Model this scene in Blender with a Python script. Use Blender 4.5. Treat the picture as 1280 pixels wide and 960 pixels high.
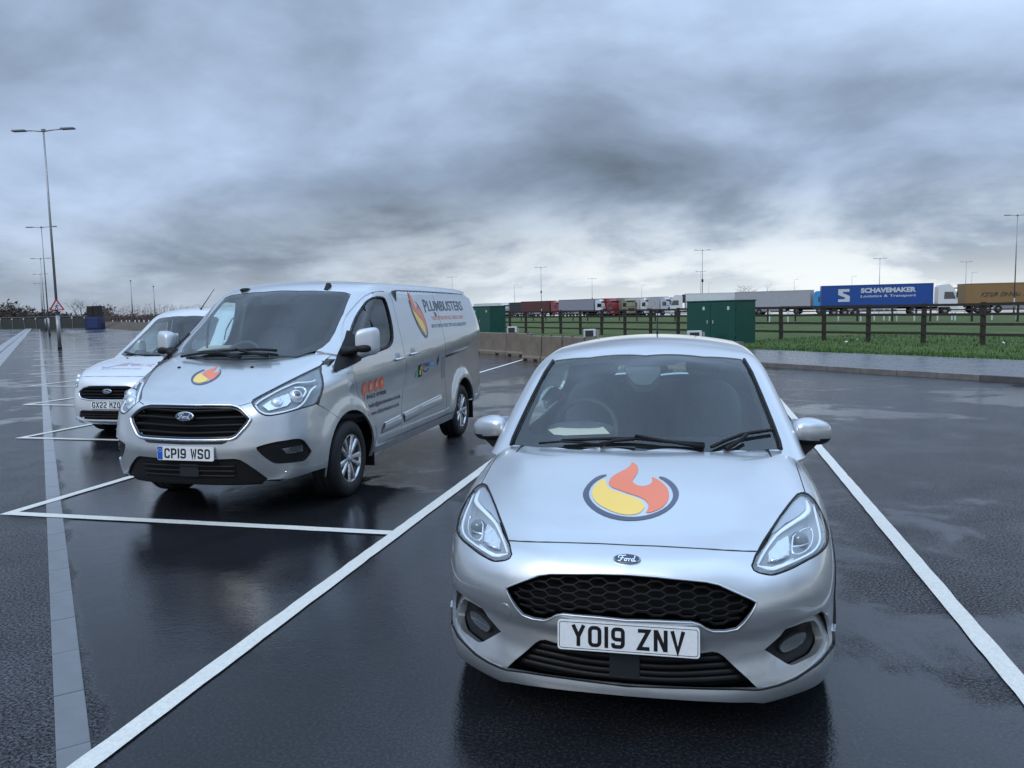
import math, random
import numpy as np
# ---------------------------------------------------------------- camera numbers (world: X across the bays, Y along the bays, Z up)
F_PX, CAM_H = 970.0, 1.65
YAW, PITCH, ROLL = math.radians(13.82), math.radians(5.42), math.radians(1.2)
_f = np.array([-math.sin(YAW) * math.cos(PITCH), math.cos(YAW) * math.cos(PITCH), -math.sin(PITCH)])
_r0 = np.array([math.cos(YAW), math.sin(YAW), 0.0])
_u0 = np.cross(_r0, _f)
CAM_R = math.cos(ROLL) * _r0 - math.sin(ROLL) * _u0
CAM_U = math.sin(ROLL) * _r0 + math.cos(ROLL) * _u0
CAM_F = _f
CAM_P = np.array([0.0, 0.0, CAM_H])


def pix_dir(px, py):
    d = CAM_R * (px - 640.0) + CAM_U * (480.0 - py) + CAM_F * F_PX
    return d / np.linalg.norm(d)


def ground_at(px, py, z=0.0):
    d = pix_dir(px, py)
    return CAM_P + d * (z - CAM_H) / d[2]


def at_dist(px, py, dist):
    """point at a horizontal distance along a pixel's direction"""
    d = pix_dir(px, py)
    return CAM_P + d * dist / math.hypot(d[0], d[1])


def project(P):
    v = np.asarray(P, float) - CAM_P
    c = v @ CAM_F
    return 640 + F_PX * (v @ CAM_R) / c, 480 - F_PX * (v @ CAM_U) / c
import bpy, bmesh
from mathutils import Vector, Matrix
from mathutils.geometry import delaunay_2d_cdt

for o in list(bpy.data.objects):
    bpy.data.objects.remove(o, do_unlink=True)
scene = bpy.context.scene
col = scene.collection
rng = random.Random(7)
nrng = np.random.default_rng(7)

# ---------------------------------------------------------------- camera
cam_d = bpy.data.cameras.new('camera')
cam = bpy.data.objects.new('camera', cam_d)
col.objects.link(cam)
M = Matrix(((CAM_R[0], CAM_U[0], -CAM_F[0], CAM_P[0]),
            (CAM_R[1], CAM_U[1], -CAM_F[1], CAM_P[1]),
            (CAM_R[2], CAM_U[2], -CAM_F[2], CAM_P[2]),
            (0, 0, 0, 1)))
cam.matrix_world = M
cam_d.sensor_fit = 'HORIZONTAL'
cam_d.sensor_width = 36.0
cam_d.lens = 36.0 * F_PX / 1280.0
cam_d.clip_start, cam_d.clip_end = 0.05, 5000
scene.camera = cam

# ---------------------------------------------------------------- sky, sun, exposure
SUN_EL, SUN_AZ = math.radians(38), math.radians(200)      # hidden sun, behind and to the right of the viewer
world = bpy.data.worlds.new('World')
scene.world = world
world.use_nodes = True
wt = world.node_tree
wt.nodes.clear()


def wn(t, **kw):
    n = wt.nodes.new(t)
    for k, v in kw.items():
        setattr(n, k, v)
    return n


def wmath(op, a, b=None, c=None, clamp=False):
    n = wn('ShaderNodeMath', operation=op, use_clamp=clamp)
    for i, v in enumerate((a, b, c)):
        if v is None:
            continue
        if isinstance(v, (int, float)):
            n.inputs[i].default_value = v
        else:
            wt.links.new(v, n.inputs[i])
    return n.outputs[0]


def wmap(v, a, b, c, d, smooth=True):
    n = wn('ShaderNodeMapRange', interpolation_type='SMOOTHSTEP' if smooth else 'LINEAR', clamp=True)
    wt.links.new(v, n.inputs['Value'])
    for k, q in zip(('From Min', 'From Max', 'To Min', 'To Max'), (a, b, c, d)):
        n.inputs[k].default_value = q
    return n.outputs['Result']


SKY_OFF = (-7.61, -16.92, 3.99, -18.74)
tc = wn('ShaderNodeTexCoord')
sep = wn('ShaderNodeSeparateXYZ')
wt.links.new(tc.outputs['Generated'], sep.inputs[0])
zx, zy, zz = sep.outputs
zc = wmath('ADD', wmath('MAXIMUM', zz, 0.0), 0.30)
comb = wn('ShaderNodeCombineXYZ')
wt.links.new(wmath('DIVIDE', zx, zc), comb.inputs[0])
wt.links.new(wmath('DIVIDE', zy, zc), comb.inputs[1])


def wnoise(scale, detail, rough, dist, off, sx=1.0, sy=1.0):
    mp = wn('ShaderNodeMapping')
    wt.links.new(comb.outputs[0], mp.inputs['Vector'])
    mp.inputs['Location'].default_value = off
    mp.inputs['Scale'].default_value = (sx, sy, 1)
    n = wn('ShaderNodeTexNoise')
    n.inputs['Scale'].default_value = scale
    n.inputs['Detail'].default_value = detail
    n.inputs['Roughness'].default_value = rough
    n.inputs['Distortion'].default_value = dist
    wt.links.new(mp.outputs[0], n.inputs['Vector'])
    return n.outputs['Fac']


big = wnoise(0.50, 2.0, 0.45, 0.15, (SKY_OFF[0], SKY_OFF[1], 0))
mid = wnoise(1.55, 9.0, 0.53, 0.25, (SKY_OFF[2], SKY_OFF[3], 0))
fine = wnoise(7.0, 6.0, 0.6, 0.2, (3.0, 0.4, 0))
cl = wmath('ADD', wmath('ADD', wmath('MULTIPLY', big, 0.62), wmath('MULTIPLY', mid, 0.52)), wmath('MULTIPLY', fine, 0.06))
lum = wmap(cl, 0.43, 0.75, 0.0, 1.0, smooth=False)       # 0 = dark base of the cloud, 1 = thin bright cloud
ramp = wn('ShaderNodeValToRGB')
cr = ramp.color_ramp
cr.elements[0].position, cr.elements[0].color = 0.0, (0.125, 0.156, 0.208, 1)
cr.elements[1].position, cr.elements[1].color = 1.0, (0.52, 0.665, 0.91, 1)
e = cr.elements.new(0.45); e.color = (0.268, 0.346, 0.474, 1)
wt.links.new(lum, ramp.inputs[0])
# thinner, brighter cloud overhead; break of light low over the horizon
over = wmap(zz, 0.22, 0.92, 1.0, 3.1)
mulv = wn('ShaderNodeVectorMath', operation='SCALE')
wt.links.new(ramp.outputs[0], mulv.inputs[0])
wt.links.new(over, mulv.inputs['Scale'])
side = wmap(zx, -0.62, -0.05, 0.25, 1.0)
low = wmath('MULTIPLY', wmap(zz, 0.02, 0.17, 1.0, 0.0), wmap(wmath('ADD', mid, wmath('MULTIPLY', fine, 0.25)), 0.44, 0.74, 0.10, 1.0))
hz = wmath('MULTIPLY', wmap(zz, 0.0, 0.085, 0.75, 0.0), wmap(zx, -0.75, 0.0, 0.25, 1.0))
lowf = wmath('MAXIMUM', wmath('MULTIPLY', low, side), hz)
mixl = wn('ShaderNodeMix', data_type='RGBA')
wt.links.new(wmath('MINIMUM', lowf, 1.0), mixl.inputs['Factor'])
tint = wn('ShaderNodeMix', data_type='RGBA', blend_type='MULTIPLY')
wt.links.new(wmap(zz, 0.25, 0.80, 0.0, 1.0), tint.inputs['Factor'])
wt.links.new(mulv.outputs[0], tint.inputs['A'])
tint.inputs['B'].default_value = (0.94, 1.0, 1.04, 1)       # blue shows through the thin cloud overhead
wt.links.new(tint.outputs['Result'], mixl.inputs['A'])
mixl.inputs['B'].default_value = (0.86, 0.91, 0.92, 1)
nish = wn('ShaderNodeTexSky', sky_type='NISHITA')
nish.sun_disc = False
nish.sun_elevation = SUN_EL
nish.sun_rotation = SUN_AZ
bg1 = wn('ShaderNodeBackground')
wt.links.new(nish.outputs[0], bg1.inputs[0])
bg1.inputs[1].default_value = 0.05
bg2 = wn('ShaderNodeBackground')
wt.links.new(mixl.outputs['Result'], bg2.inputs[0])
bg2.inputs[1].default_value = 1.0
mixw = wn('ShaderNodeMixShader')
mixw.inputs[0].default_value = 0.93
wt.links.new(bg1.outputs[0], mixw.inputs[1])
wt.links.new(bg2.outputs[0], mixw.inputs[2])
wo = wn('ShaderNodeOutputWorld')
wt.links.new(mixw.outputs[0], wo.inputs[0])

sun_d = bpy.data.lights.new('sun', 'SUN')
sun_d.energy = 0.9
sun_d.angle = math.radians(25)
sun_d.color = (1.0, 0.955, 0.89)
sun = bpy.data.objects.new('sun', sun_d)
col.objects.link(sun)
sun.rotation_euler = (math.radians(90) - SUN_EL, 0, math.pi - SUN_AZ)
scene.view_settings.view_transform = 'Standard'
scene.view_settings.look = 'None'
scene.view_settings.exposure = 0.18
scene.view_settings.gamma = 1.0

# ---------------------------------------------------------------- materials
MATS = {}


def mat(name, color=(0.5, 0.5, 0.5), rough=0.5, metal=0.0, coat=0.0, noise=0.0, nscale=20.0, bump=0.0, bscale=200.0,
        spec=0.5, alpha=1.0, emit=None, coat_rough=0.03, rough_var=0.0, trans=0.0, ior=1.45):
    if name in MATS:
        return MATS[name]
    m = bpy.data.materials.new(name)
    m.use_nodes = True
    nt = m.node_tree
    b = nt.nodes['Principled BSDF']
    b.inputs['Base Color'].default_value = (*color, 1)
    b.inputs['Roughness'].default_value = rough
    b.inputs['Metallic'].default_value = metal
    b.inputs['Coat Weight'].default_value = coat
    b.inputs['Coat Roughness'].default_value = coat_rough
    b.inputs['Specular IOR Level'].default_value = spec
    b.inputs['Transmission Weight'].default_value = trans
    b.inputs['IOR'].default_value = ior
    b.inputs['Alpha'].default_value = alpha
    if emit:
        b.inputs['Emission Color'].default_value = (*emit[0], 1)
        b.inputs['Emission Strength'].default_value = emit[1]
    if noise or bump or rough_var:
        tcn = nt.nodes.new('ShaderNodeTexCoord')
        if noise or rough_var:
            n = nt.nodes.new('ShaderNodeTexNoise')
            n.inputs['Scale'].default_value = nscale
            n.inputs['Detail'].default_value = 6
            n.inputs['Roughness'].default_value = 0.6
            nt.links.new(tcn.outputs['Object'], n.inputs['Vector'])
        if noise:
            mr = nt.nodes.new('ShaderNodeMapRange')
            mr.inputs['From Min'].default_value = 0.3
            mr.inputs['From Max'].default_value = 0.7
            mr.inputs['To Min'].default_value = 1 - noise
            mr.inputs['To Max'].default_value = 1 + noise
            nt.links.new(n.outputs['Fac'], mr.inputs['Value'])
            vm = nt.nodes.new('ShaderNodeVectorMath')
            vm.operation = 'SCALE'
            vm.inputs[0].default_value = color
            nt.links.new(mr.outputs[0], vm.inputs['Scale'])
            nt.links.new(vm.outputs[0], b.inputs['Base Color'])
        if rough_var:
            mr = nt.nodes.new('ShaderNodeMapRange')
            mr.inputs['From Min'].default_value = 0.3
            mr.inputs['From Max'].default_value = 0.7
            mr.inputs['To Min'].default_value = max(0.0, rough - rough_var)
            mr.inputs['To Max'].default_value = min(1.0, rough + rough_var)
            nt.links.new(n.outputs['Fac'], mr.inputs['Value'])
            nt.links.new(mr.outputs[0], b.inputs['Roughness'])
        if bump:
            n2 = nt.nodes.new('ShaderNodeTexNoise')
            n2.inputs['Scale'].default_value = bscale
            n2.inputs['Detail'].default_value = 4
            nt.links.new(tcn.outputs['Object'], n2.inputs['Vector'])
            bp = nt.nodes.new('ShaderNodeBump')
            bp.inputs['Strength'].default_value = bump
            bp.inputs['Distance'].default_value = 0.01
            nt.links.new(n2.outputs['Fac'], bp.inputs['Height'])
            nt.links.new(bp.outputs[0], b.inputs['Normal'])
    MATS[name] = m
    return m


def glass_mat(name, tint, refl_rough=0.0, ior=1.75):
    m = bpy.data.materials.new(name)
    m.use_nodes = True
    nt = m.node_tree
    nt.nodes.clear()
    out = nt.nodes.new('ShaderNodeOutputMaterial')
    tr = nt.nodes.new('ShaderNodeBsdfTransparent')
    tr.inputs[0].default_value = (*tint, 1)
    gl = nt.nodes.new('ShaderNodeBsdfGlossy')
    gl.inputs['Roughness'].default_value = refl_rough
    gl.inputs[0].default_value = (0.95, 0.98, 1, 1)
    fr = nt.nodes.new('ShaderNodeFresnel')
    geo = nt.nodes.new('ShaderNodeNewGeometry')              # a thin pane: the same reflectance from both faces
    mi = nt.nodes.new('ShaderNodeMapRange')
    mi.inputs['To Min'].default_value = ior
    mi.inputs['To Max'].default_value = 1 / ior
    nt.links.new(geo.outputs['Backfacing'], mi.inputs['Value'])
    nt.links.new(mi.outputs[0], fr.inputs['IOR'])
    mx = nt.nodes.new('ShaderNodeMixShader')
    nt.links.new(fr.outputs[0], mx.inputs[0])
    nt.links.new(tr.outputs[0], mx.inputs[1])
    nt.links.new(gl.outputs[0], mx.inputs[2])
    nt.links.new(mx.outputs[0], out.inputs[0])
    MATS[name] = m
    return m


SILVER = mat('silver_paint', (0.56, 0.585, 0.60), rough=0.315, metal=0.80, coat=1.0, rough_var=0.02, nscale=9.0, noise=0.02)
WHITE_PAINT = mat('white_paint', (0.66, 0.68, 0.70), rough=0.35, metal=0.25, coat=1.0, rough_var=0.05, nscale=9.0)
BLACK_PL = mat('black_plastic', (0.009, 0.009, 0.010), rough=0.5, spec=0.3, rough_var=0.08, nscale=30, bump=0.05, bscale=600)
GRILLE_K = mat('grille_black', (0.0045, 0.0045, 0.005), rough=0.4, spec=0.18)
GLOSS_BLACK = mat('gloss_black', (0.008, 0.008, 0.009), rough=0.12, coat=0.5)
INNER = mat('inner_black', (0.004, 0.004, 0.004), rough=0.9)
RUBBER = mat('rubber', (0.012, 0.012, 0.013), rough=0.65, noise=0.2, nscale=40, bump=0.15, bscale=150)
ALLOY = mat('alloy', (0.55, 0.56, 0.58), rough=0.28, metal=0.95, rough_var=0.1, nscale=30)
CHROME = mat('chrome', (0.80, 0.82, 0.85), rough=0.10, metal=1.0)
SATIN = mat('satin_chrome', (0.70, 0.73, 0.77), rough=0.25, metal=1.0)
PLATE_W = mat('plate_white', (0.72, 0.74, 0.74), rough=0.28, noise=0.06, nscale=60)
PLATE_K = mat('plate_black', (0.006, 0.006, 0.007), rough=0.35)
ORANGE = mat('flame_orange', (0.78, 0.155, 0.045), rough=0.3, coat=0.6)
YELLOW = mat('flame_yellow', (0.86, 0.56, 0.075), rough=0.3, coat=0.6)
NAVY = mat('logo_navy', (0.028, 0.042, 0.085), rough=0.3, coat=0.6)
WHITE_VINYL = mat('white_vinyl', (0.70, 0.72, 0.74), rough=0.3, coat=0.5)
BADGE_BLUE = mat('badge_blue', (0.006, 0.015, 0.035), rough=0.12, coat=1.0)
CABIN = mat('cabin_plastic', (0.055, 0.058, 0.062), rough=0.7, noise=0.15, nscale=15)
SEAT = mat('seat_cloth', (0.075, 0.078, 0.085), rough=0.9, noise=0.2, nscale=60)
HEADLINER = mat('headliner', (0.22, 0.22, 0.21), rough=0.9)
PAPER = mat('paper', (0.66, 0.56, 0.42), rough=0.7, noise=0.05, nscale=30)
LAMP_INT = mat('lamp_reflector', (0.72, 0.76, 0.80), rough=0.3, metal=0.55)
LAMP_DARK = mat('lamp_bezel', (0.40, 0.43, 0.46), rough=0.35, metal=0.25)
LAMP_DRL = mat('lamp_light_guide', (0.86, 0.90, 0.92), rough=0.3, coat=0.6)
GLASS = glass_mat('windscreen_glass', (0.82, 0.92, 0.90))
GLASS_DARK = glass_mat('tinted_glass', (0.72, 0.84, 0.82))
LENS = glass_mat('lamp_lens', (0.95, 0.975, 0.98), ior=1.5)

def road_film(m, top, amount):
    """thin road spray on the lowest panels, patchy, fading out at height 'top' of the vehicle"""
    nt = m.node_tree
    b_ = nt.nodes['Principled BSDF']
    src = b_.inputs['Base Color'].links[0].from_socket
    rsrc = b_.inputs['Roughness'].links[0].from_socket
    tcn = nt.nodes.new('ShaderNodeTexCoord')
    sp = nt.nodes.new('ShaderNodeSeparateXYZ')
    nt.links.new(tcn.outputs['Object'], sp.inputs[0])
    mr = nt.nodes.new('ShaderNodeMapRange')
    mr.interpolation_type = 'SMOOTHSTEP'
    for i, q in enumerate((0.15, top, amount, 0.0)):
        mr.inputs[i + 1].default_value = q
    nt.links.new(sp.outputs[2], mr.inputs[0])
    n = nt.nodes.new('ShaderNodeTexNoise')
    n.inputs['Scale'].default_value = 4.0
    n.inputs['Detail'].default_value = 8
    n.inputs['Roughness'].default_value = 0.7
    nt.links.new(tcn.outputs['Object'], n.inputs['Vector'])
    mm = nt.nodes.new('ShaderNodeMapRange')
    for i, q in enumerate((0.3, 0.75, 0.2, 1.0)):
        mm.inputs[i + 1].default_value = q
    nt.links.new(n.outputs['Fac'], mm.inputs[0])
    fc = nt.nodes.new('ShaderNodeMath')
    fc.operation = 'MULTIPLY'
    nt.links.new(mr.outputs[0], fc.inputs[0])
    nt.links.new(mm.outputs[0], fc.inputs[1])
    mx = nt.nodes.new('ShaderNodeMix')
    mx.data_type = 'RGBA'
    nt.links.new(fc.outputs[0], mx.inputs['Factor'])
    nt.links.new(src, mx.inputs['A'])
    mx.inputs['B'].default_value = (0.13, 0.125, 0.115, 1)
    nt.links.new(mx.outputs['Result'], b_.inputs['Base Color'])
    ma = nt.nodes.new('ShaderNodeMath')
    ma.operation = 'MULTIPLY_ADD'
    nt.links.new(fc.outputs[0], ma.inputs[0])
    ma.inputs[1].default_value = 0.3
    nt.links.new(rsrc, ma.inputs[2])
    nt.links.new(ma.outputs[0], b_.inputs['Roughness'])


road_film(SILVER, 0.75, 0.45)

# ---------------------------------------------------------------- objects
def set_tags(o, label=None, cat=None, group=None, kind=None):
    if label: o['label'] = label
    if cat: o['category'] = cat
    if group: o['group'] = group
    if kind: o['kind'] = kind
    return o


def thing(name, label, cat, loc=(0, 0, 0), rz=0.0, group=None):
    o = bpy.data.objects.new(name, None)
    o.empty_display_size = 0.2
    col.objects.link(o)
    o.location = loc
    o.rotation_euler = (0, 0, rz)
    return set_tags(o, label, cat, group)


def link(name, me, material=None, parent=None):
    o = bpy.data.objects.new(name, me)
    col.objects.link(o)
    if material is not None and not me.materials:
        me.materials.append(material)
    if parent is not None:
        o.parent = parent
    return o


def copy_tree(o, parent=None):
    c = o.copy()
    col.objects.link(c)
    c.parent = parent
    for ch in list(o.children):
        copy_tree(ch, c)
    return c


class MB:
    """collects simple shapes for ONE mesh object"""
    def __init__(s):
        s.v, s.f, s.sm = [], [], []

    def add(s, vs, fs, smooth=False):
        n = len(s.v)
        s.v.extend([tuple(map(float, p)) for p in vs])
        for f in fs:
            s.f.append(tuple(n + i for i in f))
            s.sm.append(smooth)
        return s

    def box(s, c, d, rz=0.0, bev=0.0):
        """centre c, size d, rotated about z; a small chamfer when bev > 0"""
        hx, hy, hz = d[0] / 2, d[1] / 2, d[2] / 2
        ca, sa = math.cos(rz), math.sin(rz)
        if bev <= 0:
            P = [(sx * hx, sy * hy, sz * hz) for sx in (-1, 1) for sy in (-1, 1) for sz in (-1, 1)]
            Fc = [(0, 1, 3, 2), (4, 6, 7, 5), (0, 4, 5, 1), (2, 3, 7, 6), (0, 2, 6, 4), (1, 5, 7, 3)]
            s.add([(c[0] + x * ca - y * sa, c[1] + x * sa + y * ca, c[2] + z) for x, y, z in P], Fc)
            return s
        bm = bmesh.new()
        bmesh.ops.create_cube(bm, size=1.0)
        for v in bm.verts:
            v.co = Vector((v.co.x * d[0], v.co.y * d[1], v.co.z * d[2]))
        bmesh.ops.bevel(bm, geom=list(bm.edges), offset=bev, segments=2, affect='EDGES', profile=0.5)
        bm.verts.index_update()
        s.add([(c[0] + v.co.x * ca - v.co.y * sa, c[1] + v.co.x * sa + v.co.y * ca, c[2] + v.co.z) for v in bm.verts],
              [[v.index for v in f.verts] for f in bm.faces])
        bm.free()
        return s

    def prism(s, poly, axis, a, b, smooth=False):
        """poly in the plane normal to axis; extruded from a to b. axis 0: (y,z)  1: (x,z)  2: (x,y)"""
        n = len(poly)

        def pt(p, t):
            return {0: (t, p[0], p[1]), 1: (p[0], t, p[1]), 2: (p[0], p[1], t)}[axis]
        vs = [pt(p, a) for p in poly] + [pt(p, b) for p in poly]
        fs = [tuple(range(n))[::-1], tuple(range(n, 2 * n))] + [(i, (i + 1) % n, n + (i + 1) % n, n + i) for i in range(n)]
        s.add(vs, fs, smooth)
        return s

    def tube(s, pts, r, seg=8, closed=False, smooth=True, flat=1.0):
        pts = [np.asarray(p, float) for p in pts]
        n = len(pts)
        rs = r if hasattr(r, '__len__') else [r] * n
        vs, fs = [], []
        up = np.array([0, 0, 1.0])
        prev = None
        for i, p in enumerate(pts):
            if closed:
                t = pts[(i + 1) % n] - pts[i - 1]
            else:
                t = pts[min(i + 1, n - 1)] - pts[max(i - 1, 0)]
            t = t / (np.linalg.norm(t) + 1e-9)
            a = prev if prev is not None else (np.cross(t, up) if abs(t[2]) < 0.95 else np.cross(t, [1, 0, 0]))
            a = a - t * (a @ t)
            a = a / (np.linalg.norm(a) + 1e-9)
            prev = a
            b = np.cross(t, a)
            for k in range(seg):
                q = 2 * math.pi * k / seg
                vs.append(p + rs[i] * (math.cos(q) * a + flat * math.sin(q) * b))
        m = n if closed else n - 1
        for i in range(m):
            j = (i + 1) % n
            for k in range(seg):
                l = (k + 1) % seg
                fs.append((i * seg + k, i * seg + l, j * seg + l, j * seg + k))
        if not closed:
            fs.append(tuple(range(seg)))
            fs.append(tuple((n - 1) * seg + k for k in range(seg))[::-1])
        s.add(vs, fs, smooth)
        return s

    def lathe(s, prof, c, axis='x', seg=40, smooth=True):
        """prof: (offset along the axis, radius)"""
        vs, fs = [], []
        for a, r in prof:
            for k in range(seg):
                q = 2 * math.pi * k / seg
                u, v = r * math.cos(q), r * math.sin(q)
                p = {'x': (a, u, v), 'y': (u, a, v), 'z': (u, v, a)}[axis]
                vs.append((c[0] + p[0], c[1] + p[1], c[2] + p[2]))
        for i in range(len(prof) - 1):
            for k in range(seg):
                l = (k + 1) % seg
                fs.append((i * seg + k, i * seg + l, (i + 1) * seg + l, (i + 1) * seg + k))
        s.add(vs, fs, smooth)
        return s

    def mesh(s, name):
        me = bpy.data.meshes.new(name)
        me.from_pydata(s.v, [], s.f)
        me.polygons.foreach_set('use_smooth', s.sm)
        me.update()
        return me

    def build(s, name, material, parent=None, recalc=True):
        me = s.mesh(name)
        if recalc:
            bm = bmesh.new()
            bm.from_mesh(me)
            bmesh.ops.recalc_face_normals(bm, faces=list(bm.faces))
            bm.to_mesh(me)
            bm.free()
        return link(name, me, material, parent)


# ---------------------------------------------------------------- smooth curves and implicit bodies
class Spl:
    """monotone cubic through the given points, straight beyond the ends"""
    def __init__(s, *pts):
        a = np.array(sorted(pts), float)
        s.x, s.y = a[:, 0], a[:, 1]
        d = np.diff(s.y) / np.diff(s.x)
        m = np.empty(len(a))
        m[0], m[-1] = d[0], d[-1]
        for i in range(1, len(a) - 1):
            m[i] = 0 if d[i - 1] * d[i] <= 0 else 2 * d[i - 1] * d[i] / (d[i - 1] + d[i])
        s.m = m

    def __call__(s, q):
        q = np.asarray(q, float)
        i = np.clip(np.searchsorted(s.x, q) - 1, 0, len(s.x) - 2)
        h = s.x[i + 1] - s.x[i]
        t = (q - s.x[i]) / h
        tc = np.clip(t, 0, 1)
        r = ((1 + 2 * tc) * (1 - tc) ** 2 * s.y[i] + tc * (1 - tc) ** 2 * h * s.m[i]
             + tc * tc * (3 - 2 * tc) * s.y[i + 1] + tc * tc * (tc - 1) * h * s.m[i + 1])
        return r + np.where(t < 0, t * h * s.m[i], 0) + np.where(t > 1, (t - 1) * h * s.m[i + 1], 0)


def smax(a, b, k):
    h = np.maximum(k - np.abs(a - b), 0) / k
    return np.maximum(a, b) + h * h * k * 0.25


def smin(a, b, k):
    return -smax(-a, -b, k)


def srelu(a, k):
    return smax(a, np.zeros_like(a), k) - 0.0


def sstep(a, b, x):
    t = np.clip((x - a) / (b - a), 0, 1)
    return t * t * (3 - 2 * t)


def grad(phi, P, h=0.002):
    g = np.empty_like(P)
    for k in range(3):
        d = np.zeros(3)
        d[k] = h
        g[:, k] = phi(P + d) - phi(P - d)
    n = np.linalg.norm(g, axis=1, keepdims=True)
    return g / np.maximum(n, 1e-9)


def march(phi, O, D, tmax, n=90, inside=True):
    """first crossing along each ray; from inside outward, or from outside inward"""
    N = len(O)
    ts = np.linspace(0, tmax, n + 1)
    Pall = O[:, None, :] + D[:, None, :] * ts[None, :, None]
    ph = phi(Pall.reshape(-1, 3)).reshape(N, n + 1)
    if not inside:
        ph = -ph
    pos = ph > 0
    first = np.argmax(pos, axis=1)
    ok = pos.any(axis=1) & (first > 0)
    lo = ts[np.maximum(first - 1, 0)]
    hi = ts[first]
    near = ts[np.argmax(ph, axis=1)]
    for _ in range(22):
        mid = (lo + hi) / 2
        f = phi(O + D * mid[:, None])
        if not inside:
            f = -f
        up = f > 0
        hi = np.where(up, mid, hi)
        lo = np.where(up, lo, mid)
    t = np.where(ok, (lo + hi) / 2, near)
    P = O + D * t[:, None]
    if (~ok).any():                                        # a ray that just misses: drop onto the surface
        for _ in range(12):
            g = grad(phi, P)
            f = phi(P)
            P = np.where(ok[:, None], P, P - g * f[:, None] * 0.8)
    return P


class Car:
    def __init__(s, root, lat, along, low, gh, yc, yr, ghc, R0=None, yaw=0.0, k=1.0):
        s.root, s.org, s.yaw, s.k = root, np.array([lat, along, 0.0]), yaw, k
        s.low, s.gh, s.yc, s.yr = low, gh, yc, yr
        s.ghc = np.array(ghc, float)
        s.R0 = R0 or yc

    def hit(s, pix, phi):
        """photograph pixels -> points on the body (car coordinates)"""
        ca, sa = math.cos(s.yaw), math.sin(s.yaw)
        W = np.array([[ca, sa, 0], [-sa, ca, 0], [0, 0, 1.0]])   # world -> car
        C = W @ (CAM_P - s.org) / s.k
        D = np.array([W @ pix_dir(*p) for p in pix])
        near = max(0.3, math.hypot(C[0], C[1]) - 2.2)
        O = np.repeat(C[None, :], len(D), 0) + D * near
        return march(phi, O, D, 9.0, n=450, inside=False)

    # parameter domains on the body -------------------------------------------------
    def rays(s, dom, uv):
        u, v = uv[:, 0], uv[:, 1]
        if dom == 'wrap':                                   # around the body at constant height
            A = s.R0 * math.pi / 2
            L = s.yr - s.yc
            sg = np.where(u < 0, -1.0, 1.0)
            a = np.abs(u)
            th = np.clip(a / s.R0, 0, math.pi / 2)
            y = s.yc + np.clip(a - A, 0, L)
            th2 = np.clip((a - A - L) / s.R0, 0, math.pi / 2)
            O = np.stack([0 * u, y, v], 1)
            dx = np.where(a <= A, np.sin(th), np.cos(th2)) * sg
            dy = np.where(a <= A, -np.cos(th), np.sin(th2))
            return O, np.stack([dx, dy, 0 * u], 1)
        if dom == 'top':
            return np.stack([u, v, 0 * u + 0.35], 1), np.stack([0 * u, 0 * u, 0 * u + 1], 1)
        if dom == 'side':
            return np.stack([0 * u + 1.6, u, v], 1), np.stack([0 * u - 1, 0 * u, 0 * u], 1)
        if dom == 'gh':
            r = np.hypot(u, v)
            az = np.arctan2(u, -v)
            D = np.stack([np.sin(r) * np.sin(az), -np.sin(r) * np.cos(az), np.cos(r)], 1)
            return np.repeat(s.ghc[None, :], len(u), 0), D

    def to_uv(s, dom, P):
        x, y, z = P[:, 0], P[:, 1], P[:, 2]
        if dom == 'wrap':
            A = s.R0 * math.pi / 2
            L = s.yr - s.yc
            sg = np.where(x < 0, -1.0, 1.0)
            fr = np.arctan2(np.abs(x), s.yc - y) * s.R0
            sd = A + (y - s.yc)
            re = A + L + np.arctan2(y - s.yr, np.abs(x)) * s.R0
            a = np.where(y < s.yc, fr, np.where(y <= s.yr, sd, re))
            return np.stack([a * sg, z], 1)
        if dom == 'top':
            return np.stack([x, y], 1)
        if dom == 'side':
            return np.stack([y, z], 1)
        if dom == 'gh':
            d = P - s.ghc
            r = np.arctan2(np.hypot(d[:, 0], d[:, 1]), d[:, 2])
            az = np.arctan2(d[:, 0], -d[:, 1])
            return np.stack([r * np.sin(az), -r * np.cos(az)], 1)

    def surf(s, dom, uv, phi):
        O, D = s.rays(dom, uv)
        if dom == 'side':
            return march(phi, O, D, 1.55, n=110, inside=False)
        return march(phi, O, D, 3.2, n=110, inside=True)

    def ray_plane_x(s, px, py, x):
        """where a photograph pixel's ray meets the car's plane x = const"""
        ca, sa = math.cos(s.yaw), math.sin(s.yaw)
        W = np.array([[ca, sa, 0], [-sa, ca, 0], [0, 0, 1.0]])
        C = W @ (CAM_P - s.org) / s.k
        d = W @ pix_dir(px, py)
        return C + d * (x - C[0]) / d[0]

    def ray_plane_z(s, px, py, z, slope=0.0, y0=0.0):
        ca, sa = math.cos(s.yaw), math.sin(s.yaw)
        W = np.array([[ca, sa, 0], [-sa, ca, 0], [0, 0, 1.0]])
        C = W @ (CAM_P - s.org) / s.k
        d = W @ pix_dir(px, py)
        t = (z + slope * (C[1] - y0) - C[2]) / (d[2] - slope * d[1])
        return C + d * t


def zp(x0, y0, sc, pts):
    """points read off an enlarged crop -> photograph pixels"""
    return [(x0 + a / sc, y0 + b / sc) for a, b in pts]


def chaikin(L, it=1, closed=True):
    L = np.asarray(L, float)
    for _ in range(it):
        if closed:
            n = np.roll(L, -1, axis=0)
            L = np.stack([0.75 * L + 0.25 * n, 0.25 * L + 0.75 * n], 1).reshape(-1, L.shape[1])
        else:
            a, b = L[:-1], L[1:]
            mid = np.stack([0.75 * a + 0.25 * b, 0.25 * a + 0.75 * b], 1).reshape(-1, L.shape[1])
            L = np.concatenate([L[:1], mid, L[-1:]])
    return L


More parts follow.
